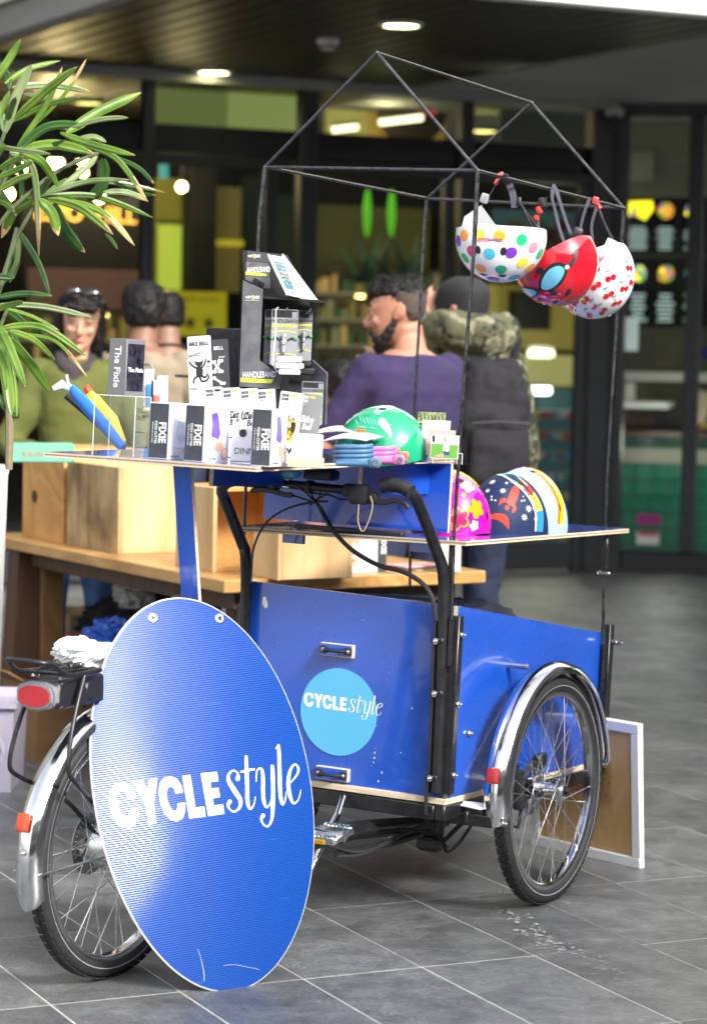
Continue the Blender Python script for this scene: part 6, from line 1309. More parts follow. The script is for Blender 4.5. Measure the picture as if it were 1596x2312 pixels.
# green helmet
grm = mat('jungle_green_shell', (.012, .30, .14), .12, coat=.9)
pG = tray_p(864, -.55); t8, f8 = helmet_base('kids_helmet', 'glossy green helmet with pale palm leaf print, on the tray behind the locks', std_m(pG+Vector((0, 0, .012)), R(70)), grm, None, srim, .100, .118, .122)
hzmap(lambda x, y: ((1200+x*.3133)/1.5664, (1400+y*.3133)/1.5664))
b = B(); mnt = mat('mint_leaf_print', (.16, .62, .42), .15, coat=.6)
for x0, y0, x1, y1 in ((225, 220, 260, 300), (260, 225, 300, 320), (300, 230, 345, 330), (345, 240, 385, 340), (380, 250, 430, 345), (180, 265, 215, 330), (190, 340, 330, 360), (170, 380, 300, 395), (330, 350, 430, 375), (540, 320, 620, 335), (600, 500, 640, 530)):
    L_ = max(1, int(math.hypot(x1-x0, y1-y0)/22)); d_ = (x1-x0, y1-y0); l = math.hypot(*d_); nx, ny = -d_[1]/l*8, d_[0]/l*8
    poly_decal(b, t8, f8, [(x0, y0), ((x0+x1)/2+nx, (y0+y1)/2+ny), (x1, y1), ((x0+x1)/2-nx, (y0+y1)/2-ny)], .0009, 0, 2)
poly_decal(b, t8, f8, [(455, 260), (490, 250), (540, 300), (580, 380), (592, 450), (570, 480), (560, 430), (520, 400), (470, 350), (440, 300)], .0011, 1, 2)
poly_decal(b, t8, f8, [(380, 190), (440, 130), (520, 110), (600, 110), (640, 150), (560, 160), (470, 190), (440, 215)], .0009, 2, 2)
poly_decal(b, t8, f8, [(190, 385), (215, 360), (250, 380), (300, 385), (290, 430), (220, 420)], .0011, 3, 2)
b.build('jungle_print', [mnt, white, mat('grey_green_print', (.25, .42, .36), .15, coat=.6), mat('coral_print', (.80, .14, .03), .2)], t8, ang=60)
vents(t8, f8, [(*facing(t8, f8, (1200+490*.3133)/1.5664, (1400+150*.3133)/1.5664), .011, .006, 0), (*facing(t8, f8, (1200+645*.3133)/1.5664, (1400+100*.3133)/1.5664), .008, .005, 0)])
# stepped leaflet holder
p = tray_p(920, -.60); t = thing('leaflet_holder', 'clear stepped leaflet holder at the right end of the tray', 'leaflet holder', frame(p, R(14), R(2), R(-1)))
hc = []
for k, (z0, hh) in enumerate(((.098, 1), (.072, 1), (.048, 1), (.026, 1))):
    x = .008+.0185*k; y = .075-.024*k; w_ = .072; b = B(); b.box((x+w_/2, y, z0/2), (w_, .0016, z0), bev=.0003); b.build('pocket', acp, t, smooth=False); b = B(); b.box((x+w_/2, y, z0+.0005), (w_, .0018, .0014)); b.box((x, y, z0/2), (.0014, .0018, z0)); b.box((x+w_, y, z0/2), (.0014, .0018, z0)); b.build('pocket_edge', ace, t, smooth=False)['kind'] = 'stuff'
b = B(); b.box((.075, .045, .001), (.13, .10, .002)); b.build('base', acp, t, smooth=False)
pm_ = {'green': mat('lawn_print', (.10, .30, .03), .4), 'sky': mat('sky_print', (.35, .50, .75), .4), 'skin': mat('skin_print', (.55, .28, .18), .5), 'navy': mat('navy_print2', (.03, .05, .20), .5), 'pinkish': mat('faded_pink_print', (.50, .34, .30), .5), 'leafy': mat('leafy_print', (.22, .26, .10), .5, var=.8, vs_=90), 'dark': ink}
for k, (x, y, z0, hh, base, lb) in enumerate(((.004, .072, .040, .085, 'leafy', 'rearmost photo card in the stepped holder, with a leafy picture'), (.022, .048, .030, .075, 'white', 'white photo card with a thin bicycle outline, second from the back'), (.041, .024, .020, .062, 'pinkish', 'faded pink photo card, third from the back'), (.056, .000, .012, .058, 'pic', 'front photo card showing a seated person on a lawn'))):
    tc_ = thing('photo_card', lb, 'card', t.matrix_world @ Matrix.Translation((x, y-.002, z0)) @ Matrix.Rotation(R(-8), 4, 'X'), 'photo cards in the stepped holder'); F = Matrix.Translation((0, -.0012, 0)) @ Matrix.Rotation(PI/2, 4, 'X')
    b = B(); b.box((.035, 0, hh/2), (.070, .001, hh)); b.build('sheet', {'leafy': pm_['leafy'], 'pinkish': pm_['pinkish']}.get(base, white), tc_, smooth=False); b = B()
    if base == 'leafy':
        for j in range(7): stroke(b, [(.008+.009*j, .05, .003), (.009+.009*j, .07, .002), (.006+.009*j, .08, .001)], F, .0003, 2)
        b.build('print', ink, tc_, smooth=False)['kind'] = 'stuff'
    elif base == 'white':
        for cx in (.020, .048): stroke(b, [(cx+.011*math.cos(j*PI/7), .048+.011*math.sin(j*PI/7), .0008) for j in range(15)], F, .0003, 1)
        for l in ([(.020, .048), (.028, .062), (.044, .062), (.034, .048), (.020, .048)], [(.044, .062), (.048, .048)], [(.034, .048), (.028, .062)]): stroke(b, [(*q, .0009) for q in l], F, .0003, 1)
        b.build('print', silver, tc_, smooth=False)['kind'] = 'stuff'
    elif base == 'pic':
        flat(b, [(.002, .002), (.068, .002), (.068, .034), (.002, .036)], F, .0003, 0); flat(b, [(.028, .036), (.050, .036), (.050, .056), (.028, .056)], F, .0003, 1)
        flat(b, [(.031, .020), (.045, .016), (.048, .032), (.040, .036), (.032, .034)], F, .0005, 2); flat(b, disc(12, .005, .035, .046), F, .0005, 3); flat(b, [(.033, .010), (.047, .008), (.049, .017), (.033, .019)], F, .0006, 4); flat(b, [(.010, .004), (.035, .004), (.033, .014), (.022, .010)], F, .0005, 3); flat(b, [(.004, .040), (.010, .040), (.010, .056), (.003, .056)], F, .0004, 5)
        b.build('print', [pm_['green'], pm_['sky'], white, pm_['skin'], pm_['navy'], ink], tc_, smooth=False)['kind'] = 'stuff'
# ---- handle band display stand
YD = 6.25
ds = thing('display_unit', 'charcoal cardboard HandleBand display unit with carded phone mounts, standing on the tray', 'display unit', at(640, 960, YD)-Vector((0, 0, .004)))
dz = ds.matrix_world.translation; chc = mat('charcoal_display_card', (.085, .087, .095), .5, var=.35, vs_=25); chd = mat('black_display_card', (.010, .010, .012), .5)
def D(px, py, Y=YD): return at(px, py, Y)-dz
def dpoly(name, pts, th, m, Y=YD, n=(0, 1, 0), dy=None):
    b = B(); lo = [D(x, y, (yy[0] if yy else Y)) for x, y, *yy in pts]; n = Vector(n)*th; a = [b.bm.verts.new(p) for p in lo]; c = [b.bm.verts.new(p+n) for p in lo]; b.bm.faces.new(a); b.bm.faces.new(list(reversed(c)))
    for i in range(len(a)): b.bm.faces.new((a[i], a[(i+1) % len(a)], c[(i+1) % len(a)], c[i]))
    return b.build(name, m, ds, smooth=False)
def D6(x, y): return (800+x*.3133)/1.5664, (800+y*.3133)/1.5664
fl = [(200, 615), (248, 620), (418, 705), (390, 1500), (370, 1520), (500, 1580)]
front = [D6(190, 605), D6(415, 708), D6(378, 1512)] + [(637, 850), (631, 878), (540, 872)]
dpoly('front_panel', front, .004, chc, YD-.03)
dpoly('side_edge', [(*D6(190, 605), YD-.026), (*D6(150, 1600), YD-.026), (*D6(140, 1600), YD+.05), (*D6(182, 605), YD+.05)], .003, chd, n=(1, 0, 0))
dpoly('header', [D6(180, 265), D6(690, 318), D6(760, 440), D6(940, 800), D6(420, 790), D6(200, 640)], .005, chd, YD+.03)
dpoly('header_print', [D6(240, 270), D6(690, 325), D6(700, 400), D6(225, 405)], .0012, mat('charcoal_print', (.05, .05, .055), .5), YD+.028)
dpoly('picture_print', [D6(225, 400), D6(480, 410), D6(500, 700), D6(430, 700), D6(215, 600)], .0012, mat('grey_photo_print', (.10, .10, .11), .5, var=.5, vs_=40), YD+.0275)
dpoly('shelf_board', [(*D6(420, 785), YD-.03), (*D6(1125, 835), YD-.05), (*D6(1122, 858), YD-.05), (*D6(420, 812), YD-.03)], .09, chd)
dpoly('back_board', [D6(415, 800), D6(945, 850), D6(900, 1600), (735, 838), (732, 958), (545, 958), D6(380, 1510)], .004, chd, YD+.06)
dpoly('base_front', [(631, 850), (700, 868), (736, 840), (736, 950), (600, 955), (600, 876)], .004, chd, YD+.02)
dpoly('side_wall', [(704, 812, YD+.02), (737, 842, YD-.02), (734, 958, YD-.02), (700, 955, YD+.02)], .004, chc, n=(1, 0, 0))
def dtext(s, x, y, x2, size, m, Y, sx=1, bold=.02, sl=.10):
    p = D(x, y, Y); q = D(x2, y, Y); M = Matrix.Translation((p+q)/2) @ Matrix.Rotation(-sl*.2, 4, 'Y') @ Matrix.Rotation(PI/2, 4, 'X'); o = text(ds, s, M, size, m, ext=.0002, bold=bold, sx=sx, name='lettering')
    o.scale = (1, 1, 1); wd = max(v.co.x for v in o.data.vertices)-min(v.co.x for v in o.data.vertices); k = (q.x-p.x)/wd; cx = (p.x+q.x)/2
    for v in o.data.vertices: v.co.x = cx+(v.co.x-cx)*k
    return o
yel = mat('lime_yellow_print', (.62, .65, .05), .45)
dtext('HANDLEBAND', 548, 846, 622, .021, white, YD-.032)
dpoly('lime_strip', [(543, 853), (618, 856), (612, 865), (543, 862)], .0008, yel, YD-.031)
dtext('HANDLEBAND', D6(235, 0)[0], D6(0, 490)[1], D6(495, 0)[0], .019, white, YD+.026)
dpoly('lime_strip', [D6(218, 508), D6(458, 535), D6(455, 560), D6(218, 545)], .0006, yel, YD+.0265)
dtext('NITE  IZE', D6(220, 0)[0], D6(0, 800)[1], D6(375, 0)[0], .009, white, YD-.032); dtext('INNOVATION', D6(218, 0)[0], D6(0, 835)[1], D6(370, 0)[0], .004, white, YD-.032, bold=0)
dtext('NITE  IZE', D6(245, 0)[0], D6(0, 335)[1], D6(385, 0)[0], .009, white, YD+.026)
for (x, y, Y) in ((322, 335, YD+.026), (305, 803, YD-.032)):
    b = B(); p = D(*D6(x, y), Y); F = Matrix.Translation(p) @ Matrix.Rotation(PI/2, 4, 'X'); stroke(b, [(-.002, .006, .001), (.002, .002, .003), (.001, -.004, .002), (-.003, -.006, .0006)], F, .0003, 4); b.build('moon_print', yel, ds, smooth=False)
b = B(); p = D(*D6(370, 630), YD+.024); b.box(p, (.030, .002, .010), rot=Matrix.Rotation(R(30), 3, 'Y'), bev=.001); b.box(p+Vector((-.008, 0, -.010)), (.010, .002, .022), rot=Matrix.Rotation(R(-20), 3, 'Y'), bev=.001); b.build('phone_print', ink, ds)['kind'] = 'stuff'
# phone mock-up leaning on the ledge
ph = thing('phone_dummy', 'white dummy phone with a blue screen propped on the display ledge', 'phone', at(657, 660, YD-.05)); Mi = ph.matrix_world.inverted()
def Q(x, y, Y=YD-.055): return Mi @ at(*D6(x, y), Y)
def qpoly(t, name, pts, m, th=.006, Y=YD-.055, off=0):
    b = B(); a = [b.bm.verts.new(Q(x, y, Y+off)) for x, y in pts]; c = [b.bm.verts.new(Q(x, y, Y+off)+Vector((0, th, 0))) for x, y in pts]; b.bm.faces.new(a); b.bm.faces.new(list(reversed(c)))
    for i in range(len(a)): b.bm.faces.new((a[i], a[(i+1) % len(a)], c[(i+1) % len(a)], c[i]))
    return b.build(name, m, t, smooth=False)
pc = cr([(475, 345), (500, 322), (620, 345), (650, 370), (835, 780), (820, 800), (690, 770), (665, 745)], 3, True)
qpoly(ph, 'phone_body', pc, whitep, .008)
qpoly(ph, 'screen', [(535, 385), (650, 405), (775, 720), (680, 700)], mat('phone_screen', (.16, .30, .48), .15, coat=.6, var=.4, vs_=60), .001, off=-.001)
b = B(); random.seed(3); ic = [(.1, .4, .1), (.6, .3, .1), (.3, .3, .6), (.6, .6, .6)]
for r_ in range(6):
    for c_ in range(4):
        fx_ = .16+.22*c_; fy_ = .12+.14*r_; x = (535+(680-535)*fy_)+(115+(95-115)*fy_)*fx_; y = (385+(700-385)*fy_)+20*fx_; p = Q(x, y, YD-.0575); b.box(p, (.0038, .0006, .0045), mi=random.randrange(4))
b.build('app_icons', [mat('icon_%d' % i, c, .4) for i, c in enumerate(ic)], ph, smooth=False)['kind'] = 'stuff'
b = B(); b.lathe([(0, 0), (.0028, 0), (.0028, .001)], Matrix.Translation(Q(752, 745, YD-.0575)) @ Matrix.Rotation(PI/2, 4, 'X'), 16); b.build('home_button', silver, ph)
ph2 = thing('phone_stand', 'blank white plastic wedge behind the dummy phone on the display ledge', 'phone stand', at(680, 650, YD-.03)); Mi = ph2.matrix_world.inverted()
qpoly(ph2, 'wedge', cr([(640, 325), (660, 330), (1010, 800), (1020, 825), (850, 818), (835, 780), (650, 370), (620, 340)], 2, True), whitep, .012, YD-.04)
# carded phone mounts on hooks
def hcard(x0, y0, x1, y1, Y, label, w_px=None, rot=0):
    p0 = at(x0, y1, Y); wd = (x1-x0)*mpp(Y); ht = (y1-y0)*mpp(Y); t, F = card('mount_card', label, p0, R(0), wd, ht, mat('mount_card_grey', (.24, .24, .26), .45), R(1.5), 0, group='carded phone mounts on the display unit')
    b = B(); flat(b, [(0.002, ht-.002), (wd-.002, ht-.002), (wd-.002, ht*.855), (0.002, ht*.855)], F, .0003, 0); flat(b, [(0.002, ht*.73), (wd*.97, ht*.73), (wd*.94, ht*.69), (0.002, ht*.69)], F, .0003, 1); flat(b, [(wd*.76, ht*.96), (wd*.95, ht*.96), (wd*.95, ht*.83), (wd*.76, ht*.83)], F, .0006, 2)
    for y in (.60, .20): stroke(b, [(0.001, ht*(y-.02), .0022), (wd*.5, ht*(y+.02), .0022), (wd-.001, ht*(y-.01), .0022)], F, .0004, 4, 1)
    b.build('card_print', [chd, yel, silver], t, smooth=False)['kind'] = 'stuff'; text(t, 'HANDLEBAND', F @ Matrix.Translation((wd*.48, ht*.79, .0003)), wd*.185, ink, ext=.0001, bold=.01, sx=.95, name='lettering')
    b = B(); z = ht*.47; b.tube([(0.002, -.003, z+.003), (wd*.25, -.004, z+.003), (wd*.40, -.004, z-.004), (wd*.6, -.004, z-.004), (wd*.75, -.004, z+.003), (wd-.002, -.003, z+.003)], .0022, 8); b.build('bar_print', ink, t)
    b = B(); b.box((wd*.5, -.008, z+.006), (wd*.17, .010, .016), bev=.002); b.box((wd*.5, -.008, z-.008), (wd*.22, .012, .014), bev=.003); b.box((wd*.5, -.007, z-.024), (wd*.16, .008, .020), bev=.002); b.build('phone_mount', mat('silver_mount', (.55, .55, .57), .3, .6), t)
    b = B(); b.box((wd*.06, -.004, z+.003), (.008, .005, .005)); b.box((wd*.94, -.004, z+.003), (.008, .005, .005)); b.build('green_grips', mat('grip_green', (.06, .40, .08), .5), t)['kind'] = 'stuff'
    return t
hcard(665, 700, 702, 813, YD+.03, 'carded phone mount furthest right on the display hooks'); hcard(594, 698, 625, 822, YD+.02, 'carded phone mount mostly hidden behind the front one'); hcard(609, 697, 669, 824, YD-.02, 'front carded phone mount hanging in the middle of the display')
hcard(678, 860, 727, 958, YD-.06, 'carded phone mount standing alone at the foot of the display')
b = B()
for x, y in ((660, 965), (920, 980)): b.tube([D(*D6(x-30, y+10), YD+.05), D(*D6(x-20, y), YD-.02), D(*D6(x+15, y-18), YD-.035), D(*D6(x+35, y-50), YD-.04)], .0016, 8)
b.build('hooks', steel, ds)['kind'] = 'stuff'
wm = thing('phone_mount', 'two white plastic phone mounts stacked at the foot of the cards', 'phone mount', at(654, 822, YD-.06))
b = B()
for z, w_ in ((.012, .062), (-.004, .070), (-.019, .054)): b.box((0, 0, z), (w_, .030, .0135), bev=.004, seg=2)
b.tube([(-.030, 0, -.02), (-.042, 0, .0), (-.040, 0, .03), (-.036, 0, .07), (-.036, 0, .135), (-.030, 0, .14)], .0016, 6); b.build('clip_body', whitep, wm)
wm = thing('phone_mount', 'black plastic phone mount behind the white ones', 'phone mount', at(690, 822, YD+.0)); b = B(); b.box((0, 0, .0), (.03, .03, .014), bev=.004); b.box((.003, 0, -.018), (.042, .03, .018), bev=.004); b.build('clip_body', blkp, wm)
# black board with a slot, behind
bb = thing('black_case', 'tall black display case behind the bell cards', 'case', at(505, 960, 6.45)); b = B(); b.box((0, 0, .125), (.095, .03, .25), bev=.003); b.build('body', mat('black_case_skin', (.018, .018, .026), .5, var=.6, vs_=90), bb); b = B(); b.box((.012, -.0156, .155), (.03, .002, .03)); b.build('slot', ink, bb)
# ================================================================ MARKET TABLE AND THINGS ROUND IT
TB = frame((-.39, 7.50, 0), R(-30.5)); TZ = .75
pine1 = wood('pine_table_top', (.34, .17, .045), (.56, .32, .11), 2.2, .38, 'Y', coat=.2, rings=10)
pine2 = wood('pale_pine_ply', (.50, .30, .12), (.66, .46, .23), 2.0, .6, 'Z', rings=7)
pine3 = wood('orange_pine_ply', (.45, .20, .05), (.62, .34, .11), 2.4, .55, 'X', rings=8)
pine4 = wood('weathered_pine_ply', (.30, .19, .08), (.50, .35, .17), 3.0, .7, 'Z', rings=7, dirt=.8)
darkw = wood('dark_brown_trestle', (.04, .018, .008), (.09, .042, .02), 3, .6, 'Z')
tbl = thing('market_table', 'long pale pine trestle table behind the tricycle, loaded with wooden crates', 'table', TB)
b = B(); b.box((.46, .92, TZ-.02), (.94, 1.90, .04), bev=.004); b.build('table_top', pine1, tbl, smooth=False)
b = B(); b.box((.46, .92, TZ-.07), (.80, 1.76, .06), bev=.003); b.build('apron', darkw, tbl, smooth=False)
def tbp(px, py, z=TZ): return on(TB, px, py, 2, z)
for (p0, p1, m_, w_) in (((60, 1250), (38, 1600), darkw, .07), ((112, 1250), (108, 1700), wood('tan_trestle', (.16, .085, .03), (.24, .13, .05), 3, .6, 'Z'), .055)):
    a = TB.inverted() @ at(*p0, 8.95); c = TB.inverted() @ at(*p1, 8.85); c = a+(c-a)*((a.z-.0)/(a.z-c.z)); b = B(); b.tube([a, c], w_*.7, sq=True); b.build('leg', m_, tbl, smooth=False)
for x, y in ((.12, .12), (.82, .14), (.82, 1.7)): b = B(); b.box((x, y, .355), (.06, .06, .71), bev=.003); b.build('leg', darkw, tbl, smooth=False)
for k in range(6):
    b = B(); b.box((.10+.13*k, .30, .40), (.10, .018, .60), bev=.002); b.build('backing_board', darkw, tbl, smooth=False)
def crate(label, px, py, wx, wy, h, m1, m2, open_=None, hole=None, z=TZ, th=.014):
    """near corner stands at px,py; sides run along the table; open_ = '-y' or None"""
    q = tbp(px, py, z); M = TB @ Matrix.Translation((q.x, q.y, z)); t = thing('wooden_crate', label, 'crate', M, 'wooden crates on the market table')
    def side(nm, c, s, m): b = B(); b.box(c, s, bev=.001); return b.build(nm, m, t, smooth=False)
    side('side', (0+th/2, wy/2, h/2), (th, wy, h), m1); side('side', (wx-th/2, wy/2, h/2), (th, wy, h), m1)
    side('back', (wx/2, wy-th/2, h/2), (wx-2*th-.001, th, h-.002), m2)
    side('top', (wx/2, wy/2, h-th/2+.001), (wx-2*th-.001, wy-2*th-.001, th), m2); side('bottom', (wx/2, wy/2, th/2), (wx-2*th-.001, wy-2*th-.001, th), m2)
    if not open_: side('front', (wx/2, th/2, h/2), (wx-2*th-.001, th, h-.002), m2)
    if hole is not None:
        b = B(); b.lathe([(0, 0), (.021, 0), (.0225, .001)], Matrix.Translation((-.0012, hole[0], hole[1])) @ Matrix.Rotation(-PI/2, 4, 'Y'), 24); b.build('hand_hole', mat('hole_dark', (.05, .03, .015), .9), t)
    return t
crate('orange pine crate with a round hand hole, at the left end of the table', 142, 1228, .30, .36, .330, pine3, pine3, hole=(.25, .15))
crate('large weathered crate with a paler right side, beside the crate with the hole', 266, 1252, .24, .42, .290, pine4, pine2)
crate('open fronted pale crate in the middle of the table, partly behind the blue leg', 480, 1292, .30, .26, .262, pine2, pine3, open_=1)
crate('small pale crate lying at the front of the table beside the cartons', 627, 1311, .26, .16, .150, pine2, pine2)
crate('long shelf crate behind the tray leg, above the middle of the table', 470, 1270, .45, .10, .31, pine2, pine3, open_=1) if False else None
# green display sign on the first crate
q = TB @ Vector((tbp(142, 1228).x-.0, tbp(142, 1228).y+.13, TZ+.277)); t = thing('counter_sign', 'sea green box sign with faded red letters on top of the holed crate', 'sign', frame(at(92, 1044, 8.55), R(-14)))
b = B(); b.box((0, 0, .034), (.222, .07, .066), bev=.004); b.build('body', mat('sea_green_board', (.12, .34, .24), .6), t); text(t, 'RAIN PON', Matrix.Translation((.006, -.0365, .030)) @ Matrix.Rotation(PI/2, 4, 'X'), .026, mat('faded_red_print', (.45, .12, .05), .6), spacing=1.3)
# cartons and papers under the shelf
t = thing('pizza_carton', 'white carton printed with round pizzas on the table under the shelf', 'box', TB @ Matrix.Translation(tbp(858, 1293))); Mi = Matrix()
q0 = tbp(760, 1290); q1 = tbp(858, 1293); wv_ = (q1-q0).length
b = B(); b.box((-.075, .05, .078), (.150, .07, .155), bev=.001); b.build('carton', wside, t, smooth=False); b = B(); b.box((.016, .05, .078), (.030, .072, .156), bev=.001); b.build('black_spine', bf, t, smooth=False)
Fp = Matrix.Translation((-.075, .0145, .0)) @ Matrix.Rotation(PI/2, 4, 'X'); b = B(); random.seed(6)
for cx, cy, r_ in ((-.052, .048, .018), (-.015, .050, .026)):
    flat(b, disc(20, r_*.8, cx, cy, r_), Fp, .0004, 0); flat(b, disc(20, r_*.64, cx, cy, r_*.8), Fp, .0007, 1)
    for k in range(7): a = random.uniform(0, 6.3); flat(b, disc(8, .0038, cx+r_*.45*math.cos(a), cy+r_*.4*math.sin(a)), Fp, .001+.0001*k, 2)
flat(b, [(-.02, .10), (-.01, .14), (.004, .12), (.01, .10), (.0, .088)], Fp, .0005, 3); b.build('pizza_print', [mat('crust_print', (.6, .30, .10), .6), mat('pizza_cream', (.8, .62, .45), .6), mat('tomato_print', (.6, .08, .03), .6), peach], t, smooth=False)
text(t, 'FIXIE', Matrix.Translation((.018, .012, .085)) @ Matrix.Rotation(PI/2, 4, 'X') @ Matrix.Rotation(-PI/2, 4, 'Z'), .026, white, bold=.03, ext=.0003)
t = thing('leaflet_stack', 'flat stack of pale pink printed leaflets on the table under the shelf', 'leaflets', TB @ Matrix.Translation(tbp(935, 1285)))
for k in range(4): b = B(); b.box((random.uniform(-.01, .01), random.uniform(-.01, .01), .002+.004*k), (.16, .11, .003)); b.build('leaflet', mat('pink_leaflet', (.72, .38, .36), .6) if k == 3 else white, t, smooth=False).rotation_euler.z = random.uniform(-.2, .2)
t = thing('price_card', 'upright white card with a pink panel near the table end', 'card', TB @ Matrix.Translation(tbp(1013, 1292)))
b = B(); b.box((0, 0, .055), (.085, .004, .11)); b.build('sheet', white, t, smooth=False); b = B(); b.box((.012, -.003, .065), (.035, .001, .07)); b.build('pink_panel', mat('pink_leaflet', (.72, .38, .36), .6), t, smooth=False)
# wire hook rack with blister packs, air pump, second riser
rk = thing('wire_rack', 'black wire hook rack with blister packs behind the grey box', 'rack', TB @ Matrix.Translation(tbp(310, 1240))); Mi = rk.matrix_world.inverted()
def K(px, py, Y=7.9): return Mi @ at(px, py, Y)
b = B()
for l in ([(303, 822), (340, 822), (348, 850), (350, 1020)], [(303, 850), (345, 852)], [(322, 940), (400, 942)], [(353, 860), (372, 862), (372, 1022)], [(300, 1010), (372, 1012)], [(395, 848), (436, 850), (442, 842)]): b.tube([K(*q) for q in l], .005, 6)
b.build('wire_frame', blk, rk)
for x, y, c, nm in ((336, 880, (.03, .18, .45), 'blue'), (352, 905, (.75, .10, .08), 'coral'), (367, 895, (.8, .8, .8), 'white')):
    t = thing('blister_pack', '%s item in a clear blister pack hanging on the wire rack' % nm, 'pack', at(x, y, 7.86), 'blister packs on the wire rack'); b = B(); b.box((0, 0, 0), (.032, .004, .13), bev=.001); b.build('backing', mat('clear_pack', (.55, .55, .56), .3), t); b = B(); b.box((0, -.006, -.015), (.016, .01, .07), bev=.004, seg=2); b.build('item_%s' % nm if False else 'item', mat('item_%s' % nm, c, .4), t)
# multi tool / pump with blue and yellow bags sticking out
t = thing('folding_banner', 'blue and yellow fabric tubes with a silver clasp leaning over the tray end', 'banner', at(255, 1010, 6.6)); Mi2 = t.matrix_world.inverted()
def K2(px, py, Y): return Mi2 @ at(px, py, Y)
b = B(); b.tube([K2(278, 1012, 6.5), K2(240, 965, 6.55), K2(195, 915, 6.6), K2(168, 885, 6.62), K2(160, 872, 6.62)], [.014, .018, .020, .016, .010], 10, flat=.7); b.build('blue_tube', mat('bright_blue_fabric', (.02, .16, .62), .5, bump=.5, bs=60), t)
b = B(); b.tube([K2(275, 1000, 6.7), K2(250, 950, 6.7), K2(215, 905, 6.72), K2(196, 880, 6.72)], [.014, .022, .018, .008], 10, flat=.6); b.build('yellow_tube', mat('yellow_fabric', (.85, .60, .02), .5, bump=.5, bs=60), t)
b = B(); b.tube([K2(202, 885, 6.66), K2(196, 876, 6.66), K2(190, 880, 6.66)], [.010, .012, .006], 8); b.build('red_cap', mat('red_fabric', (.7, .05, .02), .5), t)
b = B(); b.tube([K2(240, 975, 6.64), K2(190, 925, 6.66), K2(150, 893, 6.67)], [.008, .012, .010], 8); b.build('black_tube', blkp, t)
b = B(); b.tube([K2(160, 876, 6.62), K2(140, 868, 6.62), K2(120, 878, 6.62)], [.010, .014, .008], 8, flat=.6); b.tube([K2(155, 870, 6.62), K2(150, 845, 6.62)], .010, 6, flat=.5); b.build('silver_clasp', mat('pale_silver', (.6, .6, .62), .35, .5), t)
riser(TB @ tbp(232, 1062, 1.025), R(-30), .16, .12, .10, 'clear acrylic riser on the weathered crate, seen under the tray') if False else None
# ---- floor clutter behind the sign
t = thing('plastic_tub', 'translucent grey storage tub cut off by the left edge of the photo', 'tub', gz(-30, 1770)); q = t.matrix_world.translation; s_ = mpp(q.y)
tubm = mat('translucent_tub', (.36, .34, .42), .35, var=.1); hh = 205*s_; ww = 160*s_; b = B()
b.loft([[Vector((x*ww*.5*k, y*.18*k, z)) for x, y in ((-1, -1), (1, -1), (1, 1), (-1, 1))] for k, z in ((.86, 0), (.96, hh*.94), (1.06, hh*.94), (1.06, hh), (1.0, hh), (.9, hh*.9), (.80, .01))]); b.build('body', tubm, t, smooth=False)
b = B(); b.lathe([(.05, 0), (.062, .002), (.05, .004)], Matrix.Translation((ww*.10, -.178, hh*.48)) @ Matrix.Rotation(PI/2, 4, 'X'), 28); b.build('moulded_ring', tubm, t)
cbm = mat('brown_cardboard', (.26, .15, .065), .8, var=.2, vs_=4)
def carton(label, px, py, w_, d_, h_, yaw, flaps=True, m=None, Z=0):
    t = thing('cardboard_box', label, 'box', frame(gz(px, py), yaw)); b = B(); th = .006; m = m or cbm
    for nm, c, s in (('side', (-w_/2, 0, h_/2), (th, d_, h_)), ('side', (w_/2, 0, h_/2), (th, d_, h_)), ('side', (0, -d_/2, h_/2), (w_-th, th, h_)), ('side', (0, d_/2, h_/2), (w_-th, th, h_)), ('base', (0, 0, .004), (w_-th, d_-th, .006))):
        b = B(); b.box(c, s); b.build(nm, m, t, smooth=False)
    if flaps:
        for sx, sy in ((-1, 0), (1, 0), (0, -1)):
            b = B(); 
            if sx: b.box((sx*(w_/2+.05), 0, h_+.03), (.12, d_*.96, th), rot=Matrix.Rotation(-sx*R(30), 3, 'Y'))
            else: b.box((0, sy*(d_/2+.05), h_+.03), (w_*.96, .12, th), rot=Matrix.Rotation(sy*R(30), 3, 'X'))
            b.build('flap', m, t, smooth=False)
    return t
carton('open brown cardboard box under the table, right of the tub', 150, 1700, .36, .30, .26, R(-30))
carton('brown cardboard box deeper under the table with a pale label', 200, 1560, .45, .30, .34, R(-30), False, mat('darker_cardboard', (.12, .075, .04), .8))
t = thing('red_rim_crate', 'grey box with a bright red rim under the table, holding blue plastic', 'box', frame(gz(262, 1640), R(-30))); b = B(); b.box((0, 0, .16), (.46, .34, .32), bev=.004); b.build('body', mat('dull_grey_box', (.11, .09, .08), .7), t); b = B(); 
for c, s in (((0, -.175, .325), (.48, .016, .018)), ((0, .175, .325), (.48, .016, .018)), ((-.235, 0, .3255), (.016, .334, .017)), ((.235, 0, .3255), (.016, .334, .017))): b.box(c, s)
b.build('red_rim', mat('red_rim', (.65, .02, .02), .5), t, smooth=False)
def crumple(name, label, cat, M, sx, sy, sz, m, seed, am=.35, n=28, fr=3.0):
    t = thing(name, label, cat, M); b = B(); so = Vector((seed*3.1, seed, 0))
    def f(u, v):
        a = u*2*PI; th = v*PI; d = Vector((math.cos(a)*math.sin(th), math.sin(a)*math.sin(th), -math.cos(th))); k = 1+am*(noise.fractal(d*fr+so, .8, 2.2, 3)); k -= .12*am*abs(noise.noise(d*fr*2.5+so)); return Vector((d.x*sx*k, d.y*sy*k, max(-sz*.85, d.z*sz*k)))
    b.grid(f, n*2, n, cu=True); bmesh.ops.remove_doubles(b.bm, verts=b.bm.verts, dist=1e-5); b.build('bag', m, t, ang=25); return t
bagm = mat('white_plastic_bag', (.80, .80, .80), .35, bump=.5, bs=40)
